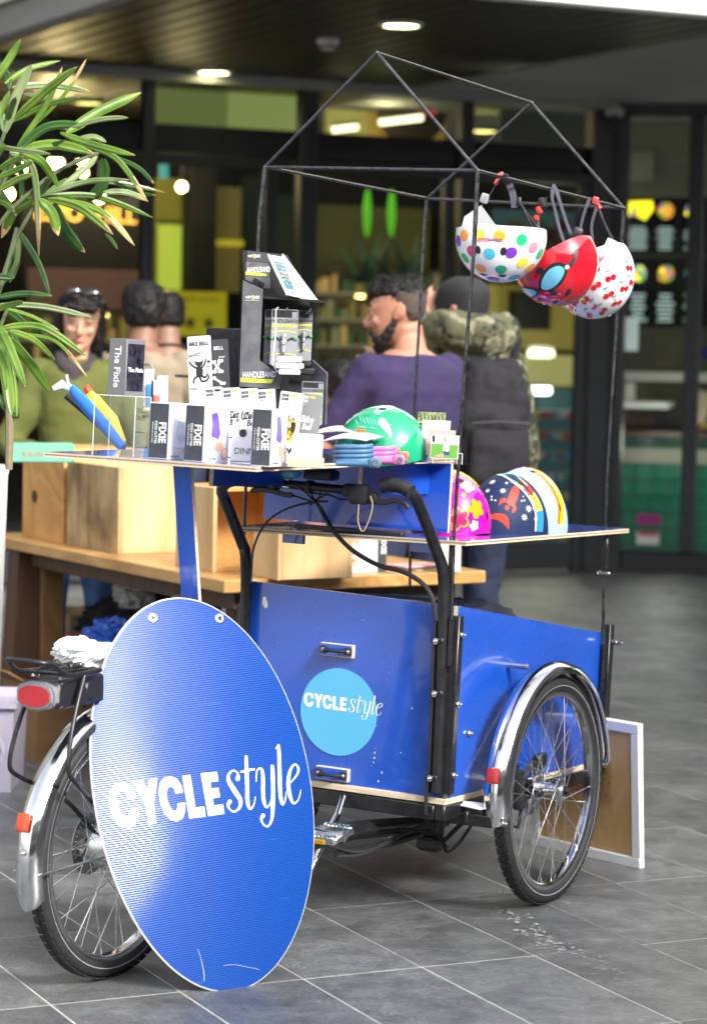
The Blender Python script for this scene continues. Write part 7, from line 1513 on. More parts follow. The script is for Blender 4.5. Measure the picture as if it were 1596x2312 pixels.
qb = RWc @ Vector((.0, -.12, zz+.045)); bagt = crumple('plastic_bag', 'crumpled white plastic bag with a green tinted print, strapped on the rear carrier', 'bag', Matrix.Translation(at(192, 1480, qb.y+.11)), .070, .055, .036, bagm, 3.0, .55, 26, 1.3)
b = B(); b.prism([(-.02, -.012), (.022, -.016), (.03, .004), (.004, .016), (-.018, .008)], .0012, Matrix.Translation((-.012, -.050, .030)) @ Matrix.Rotation(R(60), 4, 'X')); b.build('green_print', mat('mint_print', (.45, .75, .50), .5), bagt)
b = B()
for k in range(4): stroke(b, [(-.010+.006*k, -.004, .0016), (-.006+.006*k, .004, .0016)], Matrix.Translation((-.010, -.0515, .031)) @ Matrix.Rotation(R(60), 4, 'X'), .0016, 2)
b.build('pink_print', mat('pink_scrawl', (.5, .15, .25), .5), bagt)['kind'] = 'stuff'
crumple('plastic_bag', 'crumpled blue plastic bag on top of the red rimmed box', 'bag', Matrix.Translation(at(262, 1440, 8.3)), .11, .09, .06, mat('blue_bag', (.02, .08, .38), .3), 5.0)
crumple('plastic_bag', 'grey white cloth bag hanging behind the jeans under the table', 'bag', Matrix.Translation(at(303, 1335, 8.9)), .07, .07, .07, mat('grey_white_cloth', (.42, .42, .40), .8), 7.0)
crumple('dark_bag', 'black bag on the floor behind the red rimmed box', 'bag', Matrix.Translation(at(330, 1420, 9.0)), .22, .12, .12, mat('black_cloth', (.015, .014, .015), .9), 8.0)
crumple('dark_bag', 'dark rucksack lying in the tricycle box, its top showing over the side panel', 'bag', TR @ Matrix.Translation((.06, .18, .70)), .16, .16, .075, mat('navy_rucksack', (.012, .014, .028), .8, bump=.5, bs=80), 9.0, .2)
t = thing('blue_cloth', 'pale blue cloth edge showing over the top of the rear panel', 'cloth', TR @ Matrix.Translation((.12, VR+.05, .79))); b = B(); b.grid(lambda u, v: Vector((-.12+.29*u, .08*v-.03, .012*math.sin(u*3)+.018*(1-v)+.004*noise.noise(Vector((u*5, v*3, 0))))), 24, 6); b.build('cloth', mat('pale_blue_cloth', (.22, .50, .62), .8), t, ang=80)
# ================================================================ PALM
pot = thing('tall_planter', 'tall tapered white planter cut off by the left edge, below the palm', 'planter', gz(-62, 1900)); pz = pot.matrix_world.translation; ps = mpp(pz.y); zt = CAM_H+(762-1055)*ps
b = B(); rt_ = 76*ps; b.lathe([(0, 0), (rt_*.62, 0), (rt_*.97, zt-.03), (rt_, zt-.02), (rt_, zt), (rt_*.93, zt), (rt_*.9, zt-.06)], n=48); b.build('planter', mat('matt_white_planter', (.70, .70, .68), .5), pot)
b = B(); b.lathe([(0, zt-.05), (rt_*.9, zt-.05)], n=24); b.build('soil', mat('soil', (.03, .02, .012), .9), pot)
plant = thing('lady_palm', 'broad fan leaved lady palm with browned tips, growing in the tall white planter', 'palm', (pz.x, pz.y, zt)); PO = Vector((pz.x, pz.y, zt))
def leafmat(name, c, c2):
    m = mat(name, c, .38, coat=.15); t = m.node_tree; p = t.nodes['Principled BSDF']; tc = t.nodes.new('ShaderNodeTexCoord'); n = t.nodes.new('ShaderNodeTexNoise'); n.inputs['Scale'].default_value = 9; n.inputs['Detail'].default_value = 5; lk(t, tc.outputs['Object'], n.inputs['Vector'])
    r = t.nodes.new('ShaderNodeValToRGB'); r.color_ramp.elements[0].position = .35; r.color_ramp.elements[1].position = .68; r.color_ramp.elements[0].color = (*c, 1); r.color_ramp.elements[1].color = (*c2, 1); lk(t, n.outputs[0], r.inputs[0])
    wv = t.nodes.new('ShaderNodeTexNoise'); wv.inputs['Scale'].default_value = 240; wv.inputs['Detail'].default_value = 2; lk(t, tc.outputs['UV'], wv.inputs['Vector']) if False else None
    lk(t, r.outputs[0], p.inputs['Base Color'])
    # light through the blade
    tr = t.nodes.new('ShaderNodeBsdfTranslucent'); ms = t.nodes.new('ShaderNodeMixShader'); ms.inputs[0].default_value = .28; out = t.nodes['Material Output']; lk(t, r.outputs[0], tr.inputs[0]); lk(t, p.outputs[0], ms.inputs[1]); lk(t, tr.outputs[0], ms.inputs[2]); lk(t, ms.outputs[0], out.inputs[0]); return m
lm1 = leafmat('palm_leaf', (.065, .15, .012), (.19, .30, .04)); lm2 = leafmat('palm_leaf_dark', (.018, .065, .010), (.05, .12, .018)); lm3 = leafmat('palm_leaf_pale', (.15, .22, .08), (.27, .33, .15)); tipm = mat('dry_leaf_tip', (.38, .27, .12), .8, var=.4, vs_=30)
def z7(x, y): return x*.359, 127.7+y*.359
YP = 6.75
def blade(pts, w_, m=0, dep=0.0, tip=.10, curl=0.0, seed=0):
    """pts in the enlarged palm view: base, middle, tip"""
    rnd = random.Random(seed*7+3); Y0 = YP+dep+rnd.uniform(-.10, .10); dY = rnd.uniform(-.16, .16); n = 14
    P = cr([(*z7(x, y), Y0+dY*i/(len(pts)-1)) for i, (x, y) in enumerate(pts)], n)
    W = [at(*q) for q in P]; N = len(W); b = B(); mats = [(lm1, lm2, lm3)[m], tipm]; hw = w_*.359*mpp(YP)*.42
    side0 = None; rows = []; roll = rnd.uniform(-.35, .35)
    for i, p in enumerate(W):
        t = (W[min(i+1, N-1)]-W[max(i-1, 0)]).normalized(); view = (p-O).normalized(); s = t.cross(view).normalized(); up = s.cross(t)
        s = (s*math.cos(roll)+up*math.sin(roll)); u_ = i/(N-1)
        k = min(1, .30+u_*3.2)*(1-.12*max(0, u_-.5)*2) * (1 if u_ < .72 else max(.06, 1-((u_-.72)/.28)**1.6)); nn_ = s.cross(t)
        wob = .06*math.sin(u_*9+seed)
        rows.append([p - s*hw*k*(1+wob) + nn_*hw*.35*k, p - s*hw*k*.5 - nn_*hw*.05*k, p + nn_*hw*.18*k, p + s*hw*k*.5 - nn_*hw*.05*k, p + s*hw*k*(1-wob) + nn_*hw*.35*k])
    V = [[b.bm.verts.new(q-PO) for q in r_] for r_ in rows]; cut = (1-tip*rnd.uniform(.6, 1.5))
    for i in range(N-1):
        for j in range(4):
            f = b.bm.faces.new((V[i][j], V[i][j+1], V[i+1][j+1], V[i+1][j])); f.material_index = 1 if (i/(N-1) > cut + (.07 if j in (1, 2) else 0)) else 0
    return b.build('leaf', mats, plant, ang=60)
LV_ = [([(-60,170),(30,60),(130,-115)],60,0),([(30,480),(110,230),(200,45)],72,2),([(30,165),(180,70),(378,22)],42,0),([(75,195),(330,178),(572,220)],56,2),([(90,392),(290,210),(488,60)],62,0),([(110,560),(290,300),(392,60)],44,0,.0,.3),([(230,425),(430,205),(545,8)],28,0,.1,.5),([(80,405),(300,300),(502,255)],44,0),
 ([(420,475),(640,330),(888,222)],78,0),([(460,440),(650,390),(808,382)],38,2),([(100,600),(290,440),(540,428)],66,1),([(60,600),(330,548),(590,605)],78,0),([(380,475),(590,550),(852,618)],54,0),([(500,545),(730,640),(930,912)],46,0,0,.3),([(640,600),(860,690),(968,795)],38,1),([(130,595),(270,660),(370,822)],66,0),
 ([(610,620),(510,720),(380,815)],52,2,.2),([(650,640),(640,800),(548,905)],96,1,.1,.02),([(60,600),(210,720),(245,1255)],52,2,-.1,.22),([(300,860),(560,780),(820,772)],36,2),([(250,880),(600,782),(1036,852)],42,2,0,.14),([(250,885),(600,880),(962,1012)],50,0),([(300,895),(500,950),(712,1118)],66,0,-.1,.2),([(440,900),(660,985),(848,1188)],50,0,0,.5),
 ([(250,895),(330,980),(368,1125)],84,0,-.15,.35),([(340,920),(410,1080),(535,1230)],92,1,.1,.12),([(205,895),(90,960),(8,1140)],84,0,-.1,.3),([(-20,720),(70,655),(150,628)],40,0,-.2),([(-20,760),(100,712),(212,655)],44,0,-.2),([(-20,850),(100,772),(208,738)],50,0,-.2),([(-40,560),(150,590),(320,610)],40,2),
 ([(100,1070),(230,1280),(315,1505)],50,1,.1),([(110,1080),(100,1290),(15,1440)],36,2,.1),([(-30,1515),(150,1488),(328,1502)],50,1,.1),([(-20,1560),(280,1572),(585,1642)],48,2),([(50,1585),(200,1630),(375,1722)],28,0,-.1,.15),([(40,1590),(110,1640),(190,1720)],70,1,.1),([(-20,1710),(260,1700),(550,1888)],54,0,-.1),([(60,1720),(210,1780),(348,1905)],50,0,-.1),
 ([(70,1740),(350,1790),(548,2012)],28,0,0,.25),([(-5,1690),(70,1850),(158,2075)],70,0,-.2),([(-15,1740),(40,2000),(72,2262)],88,0,-.1,.05),([(60,1770),(190,1920),(318,2110)],82,0,-.1,.04),([(70,1900),(100,2080),(106,2262)],28,0),([(-40,240),(0,350),(28,480)],60,2,.1),([(-40,800),(30,900),(100,1000)],60,1,.1),([(-40,900),(40,930),(90,975)],40,0),([(-30,1380),(30,1385),(90,1390)],50,1),([(0,1420),(40,1350),(130,1110)],30,1,.15),([(60,1420),(110,1300),(130,1090)],30,1,.15),([(-30,2100),(60,2230),(130,2260)],60,1,.1),([(150,230),(250,250),(350,290)],36,2,.1),([(480,520),(590,500),(670,535)],44,2,.12),([(650,850),(800,850),(930,905)],46,2,.05,.4),([(700,775),(850,850),(980,872)],36,1,.1),([(660,1110),(700,1150),(740,1210)],28,1,.1),([(250,870),(280,820),(315,760)],60,1,.15),([(-30,640),(10,580),(30,545)],40,0,-.1),([(-20,1650),(30,1900),(20,2150)],60,1,-.05),([(-40,1600),(60,1560),(150,1540)],44,0),([(60,1720),(140,1860),(215,1985)],50,1,.05),([(-40,1800),(20,1950),(40,2100)],60,0,-.1),([(-30,20),(40,110),(60,200)],54,1,.1),([(30,470),(60,350),(100,250)],50,1,.1),([(85,600),(200,590),(420,520)],44,1,.15),([(60,595),(130,720),(130,900)],50,1,.12),([(250,885),(420,890),(560,960)],44,1,.12),([(250,885),(330,830),(420,760)],44,0,.1),([(-60,420),(10,330),(60,210)],56,0,-.1)]
for i, q in enumerate(LV_): blade(q[0], q[1], q[2], q[3] if len(q) > 3 else 0.0, q[4] if len(q) > 4 else .08, seed=i)
b = B()
def stem(l, r): b.tube([Vector(q) for q in cr([tuple(at(*z7(x, y), Y)-PO) for x, y, Y in l], 6)], r, 8)
b0 = (-150, 2700, YP+.05)
for e in ([(-120, 1900, YP), (-60, 1000, YP), (85, 600, YP)], [(-120, 1900, YP), (-80, 900, YP), (30, 470, YP)], [(-120, 1950, YP), (60, 1250, YP), (250, 885, YP)], [(-120, 2100, YP), (-60, 1800, YP), (60, 1725, YP)], [(-120, 2000, YP), (0, 1700, YP), (50, 1580, YP)], [(-120, 1900, YP), (20, 1400, YP), (105, 1075, YP)], [(-100, 1300, YP), (250, 800, YP), (620, 600, YP+.1)], [(-100, 1200, YP), (200, 500, YP), (450, 460, YP+.1)]): stem([b0]+e, [.012]*3+[.008]*20+[.0045]*50 if False else .0055)
b.build('stems', mat('palm_stem', (.08, .10, .04), .7), plant)
b = B(); b.tube([at(-150*.359, 1055, YP)-PO, at(-48, 800, YP)-PO, at(-46, 500, YP)-PO], .02, 10); b.tube([at(20, 1060, YP)-PO, at(22, 960, YP)-PO, at(18, 870, YP)-PO], [.010, .012, .006], 8); b.build('fibrous_trunk', mat('fibrous_trunk', (.20, .16, .10), .9, bump=1, bs=60), plant)
# ================================================================ PEOPLE
def remesh(b, vox, it=2, disp=0.0, dscale=6.0, seed=0, dec=None):
    me = bpy.data.meshes.new('tmp'); bmesh.ops.recalc_face_normals(b.bm, faces=b.bm.faces); b.bm.to_mesh(me); b.bm.free()
    o = bpy.data.objects.new('tmp', me); C.objects.link(o); m = o.modifiers.new('r', 'REMESH'); m.mode = 'VOXEL'; m.voxel_size = vox; m.use_smooth_shade = True
    if it: s = o.modifiers.new('s', 'SMOOTH'); s.iterations = it; s.factor = .6
    dg = bpy.context.evaluated_depsgraph_get(); dg.update(); r = bpy.data.meshes.new_from_object(o.evaluated_get(dg)); bpy.data.objects.remove(o); bpy.data.meshes.remove(me)
    if disp:
        so = Vector((seed, seed*2.3, 1)); cs = [v.co.copy() for v in r.vertices]; ns = [v.normal.copy() for v in r.vertices]
        for v, c, n in zip(r.vertices, cs, ns): v.co = c + n*disp*noise.fractal(c*dscale+so, .9, 2.0, 3)
    return r
def put(name, me, m, parent):
    me.materials.clear(); me.materials.append(m); me.name = name; me.polygons.foreach_set('use_smooth', [True]*len(me.polygons)); o = bpy.data.objects.new(name, me); C.objects.link(o); o.parent = parent; return o
def head_rings(b, M, s=1.0, grow=0.0, zmin=-.01, zmax=.24, chin=0.0):
    rows = [(0.00, .070, .030, .018), (.008, .083, .012, .032), (.03, .088, -.020, .048), (.055, .090, -.055, .057), (.085, .091, -.080, .064), (.115, .093, -.096, .069), (.145, .094, -.104, .073), (.175, .088, -.104, .074), (.200, .070, -.092, .067), (.220, .042, -.066, .050), (.234, .008, -.030, .024)]
    R_ = []
    for z, f, bk, w_ in rows:
        if z < zmin or z > zmax: continue
        cy = (f+bk)/2; ry = (f-bk)/2+grow; rx = w_+grow; pts = []
        for k in range(24):
            a = 2*PI*k/24; c, s_ = math.cos(a), math.sin(a); e = .88; pts.append(M @ (Vector((rx*math.copysign(abs(c)**e, c), cy+ry*math.copysign(abs(s_)**e, s_), z+grow*(1 if z > .12 else -.3)))*s))
        R_.append(pts)
    b.loft(R_)
def limb(b, pts, rr, n=14, flat_=1.0):
    P = cr([(*p, r) for p, r in zip(pts, rr)], 5); b.tube([p[:3] for p in P], [p[3] for p in P], n, flat=flat_); b.sphere(P[0][:3], P[0][3]*.98, 7); b.sphere(P[-1][:3], P[-1][3]*.98, 7)
def ellr(c, rx, ry, n=24, e=.85, rot=0.0):
    out = []
    for k in range(n):
        a = 2*PI*k/n; cc, s_ = math.cos(a), math.sin(a); x = rx*math.copysign(abs(cc)**e, cc); y = ry*math.copysign(abs(s_)**e, s_); out.append(Vector((c[0]+x*math.cos(rot)-y*math.sin(rot), c[1]+x*math.sin(rot)+y*math.cos(rot), c[2])))
    return out
def hand(b, wrist, d, up, s=1.0, curl=.6, thumb=1):
    """palm and five unequal bent fingers; d = direction of the fingers, up = back of the hand"""
    d = Vector(d).normalized(); up = Vector(up); up = (up-d*up.dot(d)).normalized(); sd_ = d.cross(up); w0 = Vector(wrist)
    b.loft([[w0+d*t*s+sd_*x*wd*s+up*z*.014*s for x, z in ((-1, -.8), (0, -1), (1, -.8), (1.1, 0), (1, .8), (0, 1), (-1, .8), (-1.1, 0))] for t, wd in ((-.01, .026), (.03, .036), (.07, .041), (.092, .038))])
    for i, (x, L_) in enumerate(((-.030, .066), (-.010, .076), (.010, .072), (.029, .058))):
        p = w0+d*.086*s+sd_*x*s; P = [p-d*.03*s, p]; a = 0
        for k in range(3):
            a += curl*(.5+.25*k); p = p+(d*math.cos(a)-up*math.sin(a))*L_*(.45, .32, .23)[k]*s; P.append(p)
        b.tube(P, [.0095*s, .0095*s, .0088*s, .0080*s, .0068*s], 8); b.sphere(P[-1], .0068*s, 5)
    p = w0+d*.025*s+sd_*.024*thumb*s; q = p+(d*.6+sd_*thumb*.8).normalized()*.042*s; r_ = q+(d*.9-up*.3+sd_*thumb*.2).normalized()*.032*s; b.tube([p-d*.01*s, p, q, r_], [.012*s, .0135*s, .0105*s, .008*s], 8); b.sphere(r_, .008*s, 5)
skin1 = mat('skin_ruddy', (.40, .19, .12), .5, var=.10, vs_=20); skin2 = mat('skin_fair', (.42, .24, .155), .5, var=.08, vs_=20); skin3 = mat('skin_tan', (.20, .10, .06), .55, var=.1, vs_=20)
for m_ in (skin1, skin2, skin3): p_ = m_.node_tree.nodes['Principled BSDF']; p_.inputs['Subsurface Weight'].default_value = .15; p_.inputs['Subsurface Radius'].default_value = (.01, .004, .002)
hairk = mat('near_black_hair', (.005, .004, .0035), .6, var=.6, vs_=60, spec=.25); hairg = mat('greying_dark_hair', (.010, .009, .0085), .65, var=.9, vs_=70, spec=.25); fade = mat('faded_hair', (.055, .038, .03), .8, var=.4, vs_=120)
beardm = mat('grey_black_beard', (.018, .015, .014), .8, var=.9, vs_=90, spec=.2)
jeans = mat('blue_denim', (.05, .13, .30), .8, var=.45, vs_=14, bump=.4, bs=300); navyp = mat('navy_trousers', (.012, .018, .045), .8, var=.3, vs_=10)
def person(label, loc, yaw, H, shirt, trousers, skin, arms, head_yaw=0, head_tilt=0, sleeve='short', face=True, hunch=0.0, vox=.009, wide=1.0, bulk=0.0, nod=0.0):
    """arms: {side: (elbow, wrist, finger dir)} in body coordinates scaled to a 1.72 m person"""
    k = H/1.72; t = thing('person', label, 'person', frame(loc, yaw)); S = lambda v: Vector(v)*k; W_ = wide
    neck = S((0, -.01+hunch*.3, 1.44)); HM = Matrix.Translation(S((0, .015+hunch, 1.715-.235-.0))) @ Matrix.Rotation(head_yaw, 4, 'Z') @ Matrix.Rotation(head_tilt, 4, 'Y') @ Matrix.Rotation(nod, 4, 'X')
    b = B(); head_rings(b, HM, k)
    def hp(x, y, z): return HM @ S((x, y, z))
    # brow, nose, lips, chin, cheeks, ears
    b.tube([hp(0, .088, .138), hp(0, .102, .112), hp(0, .120, .090), hp(0, .116, .080), hp(0, .094, .076)], [.008*k, .009*k, .0115*k, .011*k, .009*k], 10)
    for s in (-1, 1): b.sphere(hp(s*.011, .098, .083), .0075*k, 6); b.tube([hp(s*.010, .094, .142), hp(s*.030, .092, .147), hp(s*.050, .078, .140)], [.006*k, .0075*k, .005*k], 8); b.sphere(hp(s*.036, .074, .092), .019*k, 7); b.sphere(hp(s*.032, .088, .125), .012*k, 7)
    b.sphere(hp(0, .092, .060), .010*k, 7, sc_=(2.1, .8, .5)); b.sphere(hp(0, .090, .050), .010*k, 7, sc_=(1.8, .85, .6)); b.sphere(hp(0, .082, .018), .018*k, 7)
    for s in (-1, 1):
        e = [hp(s*.073, .006, .098), hp(s*.079, -.008, .124), hp(s*.081, -.022, .138), hp(s*.083, -.034, .130), hp(s*.080, -.032, .108), hp(s*.075, -.014, .090)]; b.tube([Vector(q) for q in cr([tuple(q) for q in e], 3, True)], .0052*k, 8, closed=True); b.sphere(hp(s*.075, -.014, .110), .016*k, 7, sc_=(.4, 1, 1.2))
    b.tube([hp(0, -.025, .060), hp(0, -.030, .01), S((0, -.03+hunch*.4, 1.43)), S((0, -.02, 1.38))], [.060*k, .058*k, .064*k, .085*k], 18)
    trunk = [(.86, .15, .10, 0), (.93, .168, .115, 0), (1.00, .158, .110, 0), (1.10, .150, .105, .0), (1.22, .168, .115, 0), (1.32, .185, .120, -.005+hunch*.2), (1.39, .178, .108, -.012+hunch*.3), (1.43, .120, .085, -.015+hunch*.3), (1.46, .075, .065, -.015+hunch*.4)]
    b.loft([[q*k for q in ellr((0, y, z), rx*W_, ry)] for z, rx, ry, y in trunk])
    for s in (-1, 1): limb(b, [S((s*.09, 0, .90)), S((s*.10, .01, .66)), S((s*.10, .02, .47)), S((s*.10, -.01, .25)), S((s*.10, -.02, .08))], [.085*k, .075*k, .055*k, .050*k, .036*k]); limb(b, [S((s*.10, -.03, .05)), S((s*.11, .08, .04)), S((s*.115, .15, .03))], [.04*k, .042*k, .03*k])
    for s, (el, wr, fd) in arms.items():
        sh = S((s*.175*W_, -.01+hunch*.3, 1.385)); el_, wr_ = S(el), S(wr); limb(b, [sh, sh.lerp(el_, .5), el_, el_.lerp(wr_, .35), wr_], [.052*k, .046*k, .038*k, .038*k, .026*k], 12)
        d = Vector(fd); up = Vector((0, 0, 1)).cross(d) if abs(d.normalized().z) < .9 else Vector((0, 1, 0)); hand(b, wr_+d.normalized()*.01, d, up*(1 if s > 0 else -1), k, .7, s)
    put('body', remesh(b, vox, 1), skin, t)
    # clothes
    g = .012+bulk; b = B(); b.loft([[q*k for q in ellr((0, y, z), (rx+g)*W_, ry+g)] for z, rx, ry, y in [(.90, .160, .108, 0)]+trunk[2:7]+[(1.425, .118, .088, -.016+hunch*.3), (1.447, .082, .074, -.02+hunch*.4)]])
    for s, (el, wr, fd) in arms.items():
        sh = S((s*.172*W_, -.01+hunch*.3, 1.385)); el_, wr_ = S(el), S(wr); b.sphere(sh, (.062+bulk)*k, 8)
        if sleeve == 'short': limb(b, [sh, sh.lerp(el_, .35), sh.lerp(el_, .72)], [(.062+bulk)*k, .060*k, .060*k])
        else: limb(b, [sh, sh.lerp(el_, .5), el_, el_.lerp(wr_, .5), el_.lerp(wr_, .94)], [(.062+bulk)*k, (.058+bulk)*k, (.052+bulk*.8)*k, (.048+bulk*.7)*k, (.038+bulk*.4)*k])
    put('shirt' if sleeve == 'short' else 'jacket', remesh(b, .010, 2, .012, 7, H*7), shirt, t)
    b = B(); b.loft([[q*k for q in ellr((0, 0, z), rx*W_, ry)] for z, rx, ry in ((.84, .165, .115), (.93, .178, .124), (.98, .168, .118))])
    for s in (-1, 1): limb(b, [S((s*.092, 0, .88)), S((s*.10, .01, .66)), S((s*.10, .02, .47)), S((s*.10, -.01, .25)), S((s*.10, -.02, .09))], [.096*k, .084*k, .068*k, .064*k, .058*k])
    put('trousers', remesh(b, .012, 2, .010, 9, H*3), trousers, t)
    b = B()
    for s in (-1, 1): limb(b, [S((s*.10, -.035, .055)), S((s*.11, .08, .045)), S((s*.115, .16, .035))], [.048*k, .048*k, .036*k])
    put('shoes', remesh(b, .012, 1), mat('dark_shoes', (.03, .028, .026), .6), t)
    if face:
        b = B()
        for s in (-1, 1): b.sphere(hp(s*.032, .086, .122), .0095*k, 8)
        b.build('eyes', mat('eye_white', (.5, .48, .45), .25), t)
        b = B()
        for s in (-1, 1): b.sphere(hp(s*.032, .0935, .122), .0045*k, 6); b.tube([hp(s*.020, .0965, .1275), hp(s*.032, .099, .1300), hp(s*.046, .090, .126)], .0016*k, 6)
        b.build('irises_and_lashes', ink, t)
        b = B()
        for s in (-1, 1): b.tube([hp(s*.016, .1005, .147), hp(s*.032, .1005, .1525), hp(s*.052, .084, .146)], .0032*k, 6, flat=.6)
        b.build('eyebrows', hairk, t)
    return t, HM, hp, k
def strands(o, t, n, L_, w_, down=.3, wav=0.0, seed=3, m=None):
    rnd = random.Random(seed); me = o.data; b = B(); V = me.vertices; me.update()
    for _ in range(n):
        v = V[rnd.randrange(len(V))]; c = v.co.copy(); d = (v.normal*(1-down)+Vector((rnd.uniform(-.5, .5), rnd.uniform(-.5, .5), rnd.uniform(-.4, .4)-down))).normalized(); s_ = d.cross(Vector((rnd.random(), rnd.random(), .1))).normalized()*w_; l = L_*rnd.uniform(.5, 1.3); p = [c-v.normal*.002]
        for k in range(3): d = (d+Vector((rnd.uniform(-1, 1), rnd.uniform(-1, 1), rnd.uniform(-1, 1)-down))*wav).normalized(); p.append(p[-1]+d*l/3)
        a = [b.bm.verts.new(q+s_*(1-i/3.2)) for i, q in enumerate(p)]; e = [b.bm.verts.new(q-s_*(1-i/3.2)) for i, q in enumerate(p)]
        for i in range(3): b.bm.faces.new((a[i], a[i+1], e[i+1], e[i]))
    r = b.build('hair_strands', m or me.materials[0], t, smooth=False); r['kind'] = 'stuff'; return r
def hair_cap(t, hp, HM, k, m, rows, nm='hair', vox=.007, disp=.010, ds=26, extra=None, seed=1, st_=None):
    b = B()
    for z0, f, bk, w_ in [rows[0]]: pass
    b.loft([[HM @ (Vector((w_*math.cos(2*PI*j/24), (f+bk)/2+(f-bk)/2*math.sin(2*PI*j/24), z))*k) for j in range(24)] for z, f, bk, w_ in rows])
    for q in (extra or []): b.sphere(hp(*q[:3]), q[3]*k, 6, sc_=q[4] if len(q) > 4 else (1, 1, 1))
    o = put(nm, remesh(b, vox, 1, disp, ds, seed), m, t); strands(o, t, *(st_ or (1800, .022, .0009, .45, .35))); return o
purple = mat('purple_tshirt', (.024, .015, .062), .9, var=.15, vs_=6, bump=.3, bs=300)
# 1. man in the purple T-shirt, seen from behind, face turned to the left
Y1 = 8.8; L1 = at(895, 1000, Y1); L1.z = 0
t, HM, hp, k = person('bearded man in a purple T-shirt looking left, hand at his chin', (L1.x+.035, Y1, 0), R(-38), 1.70, purple, navyp, skin1, {-1: ((-.31, .13, 1.09), (.0, .25, 1.33), (.4, .0, .9)), 1: ((.30, .16, 1.10), (.02, .30, 1.12), (-1, .1, .1))}, head_yaw=R(44), nod=R(-6), vox=.007, wide=1.06, hunch=.03, bulk=.006)
hair_cap(t, hp, HM, k, fade, [(.085, -.030, -.086, .060), (.115, .010, -.102, .0725), (.150, .040, -.110, .0775), (.185, .060, -.108, .077), (.21, .05, -.08, .06)], 'faded_hair', .006, .002, 60, st_=(900, .006, .0006, .2, .2))
random.seed(21); ex = []
for i in range(120):
    a = random.uniform(0, 2*PI); z = random.uniform(.170, .232); r_ = math.sqrt(max(.05, 1-((z-.16)/.085)**2)); ex.append((.070*r_*math.cos(a), .0+.095*r_*math.sin(a)-.005, z+.008, random.uniform(.009, .015)))
ex += [(random.uniform(-.045, .045), .072+random.uniform(-.01, .008), random.uniform(.185, .21), .013) for i in range(16)]
hair_cap(t, hp, HM, k, hairg, [(.165, .080, -.106, .072), (.19, .088, -.106, .075), (.215, .070, -.09, .066), (.240, .03, -.04, .035)], 'curly_hair', .005, .004, 70, ex, st_=(2600, .018, .0011, -.1, .9))
ex = [(s*x, y, z, r_) for s in (-1, 1) for x, y, z, r_ in ((.064, .010, .075, .013), (.063, .024, .055, .018), (.057, .036, .036, .021), (.048, .055, .020, .024), (.032, .064, .004, .024), (.012, .072, -.004, .025), (.028, .086, .030, .013), (.066, .008, .095, .008), (.020, .098, .066, .005), (.034, .094, .052, .010))]
b = B(); [b.sphere(hp(*q[:3]), q[3]*k, 7) for q in ex]; o = put('beard', remesh(b, .005, 1, .004, 60, 2), beardm, t); strands(o, t, 1600, .012, .0007, .5, .5)
# 2. camouflage jacket and rucksack
camo = mat('camouflage_cloth', (.2, .2, .1), .85); tt = camo.node_tree; pp = tt.nodes['Principled BSDF']; tc = tt.nodes.new('ShaderNodeTexCoord'); last = None
for i, (s_, th, c_) in enumerate(((11, .5, (.075, .075, .035)), (13, .56, (.018, .024, .012)), (17, .60, (.19, .175, .11)), (23, .64, (.012, .012, .008)))):
    mp = tt.nodes.new('ShaderNodeMapping'); mp.inputs['Location'].default_value = (i*7, i*3, i); lk(tt, tc.outputs['Object'], mp.inputs[0]); n = tt.nodes.new('ShaderNodeTexNoise'); n.inputs['Scale'].default_value = s_; n.inputs['Detail'].default_value = 2; lk(tt, mp.outputs[0], n.inputs['Vector'])
    if last is None: rgb = tt.nodes.new('ShaderNodeRGB'); rgb.outputs[0].default_value = (*c_, 1); last = rgb.outputs[0]; continue
    g_ = tt.nodes.new('ShaderNodeMath'); g_.operation = 'GREATER_THAN'; g_.inputs[1].default_value = th-.02; lk(tt, n.outputs[0], g_.inputs[0]); mx = tt.nodes.new('ShaderNodeMix'); mx.data_type = 'RGBA'; lk(tt, g_.outputs[0], mx.inputs[0]); lk(tt, last, mx.inputs[6]); mx.inputs[7].default_value = (*c_, 1); last = mx.outputs[2]
lk(tt, last, pp.inputs['Base Color'])
Y2 = 9.5; L2 = at(1042, 1000, Y2); t, HM, hp, k = person('person in a camouflage hooded jacket and black cap, back turned', (L2.x, Y2, 0), R(-12), 1.72, camo, navyp, skin1, {-1: ((-.27, .18, 1.33), (-.13, .10, 1.58), (.7, -.1, .6)), 1: ((.25, .04, 1.08), (.25, .12, .86), (0, .2, -1))}, head_yaw=R(38), sleeve='long', bulk=.020, wide=1.0, face=False, hunch=.03)
for ch in t.children: pass
b = B(); head_rings(b, HM, k, .012, .060); b.tube([hp(-.055, .085, .150), hp(0, .125, .150), hp(.055, .085, .150)], .016*k, 8, flat=.4); put('black_cap', remesh(b, .007, 1), mat('black_cap_cloth', (.010, .010, .011), .8), t)
b = B(); limb(b, [Vector(q)*k for q in ((-.12, -.05, 1.53), (-.05, -.14, 1.51), (.07, -.15, 1.51), (.16, -.06, 1.53))], [.055*k, .082*k, .082*k, .055*k]); b.sphere(Vector((.03, -.12, 1.42))*k, .10*k, 8, sc_=(1.3, .7, .8)); b.sphere(Vector((-.12, -.03, 1.45))*k, .075*k, 8); b.sphere(Vector((.12, -.03, 1.45))*k, .075*k, 8); put('hood', remesh(b, .010, 2, .02, 8, 4), camo, t)
rs = thing('rucksack', 'black rucksack on the back of the person in camouflage', 'rucksack', t.matrix_world @ Matrix.Translation((.062, -.21, .92)))
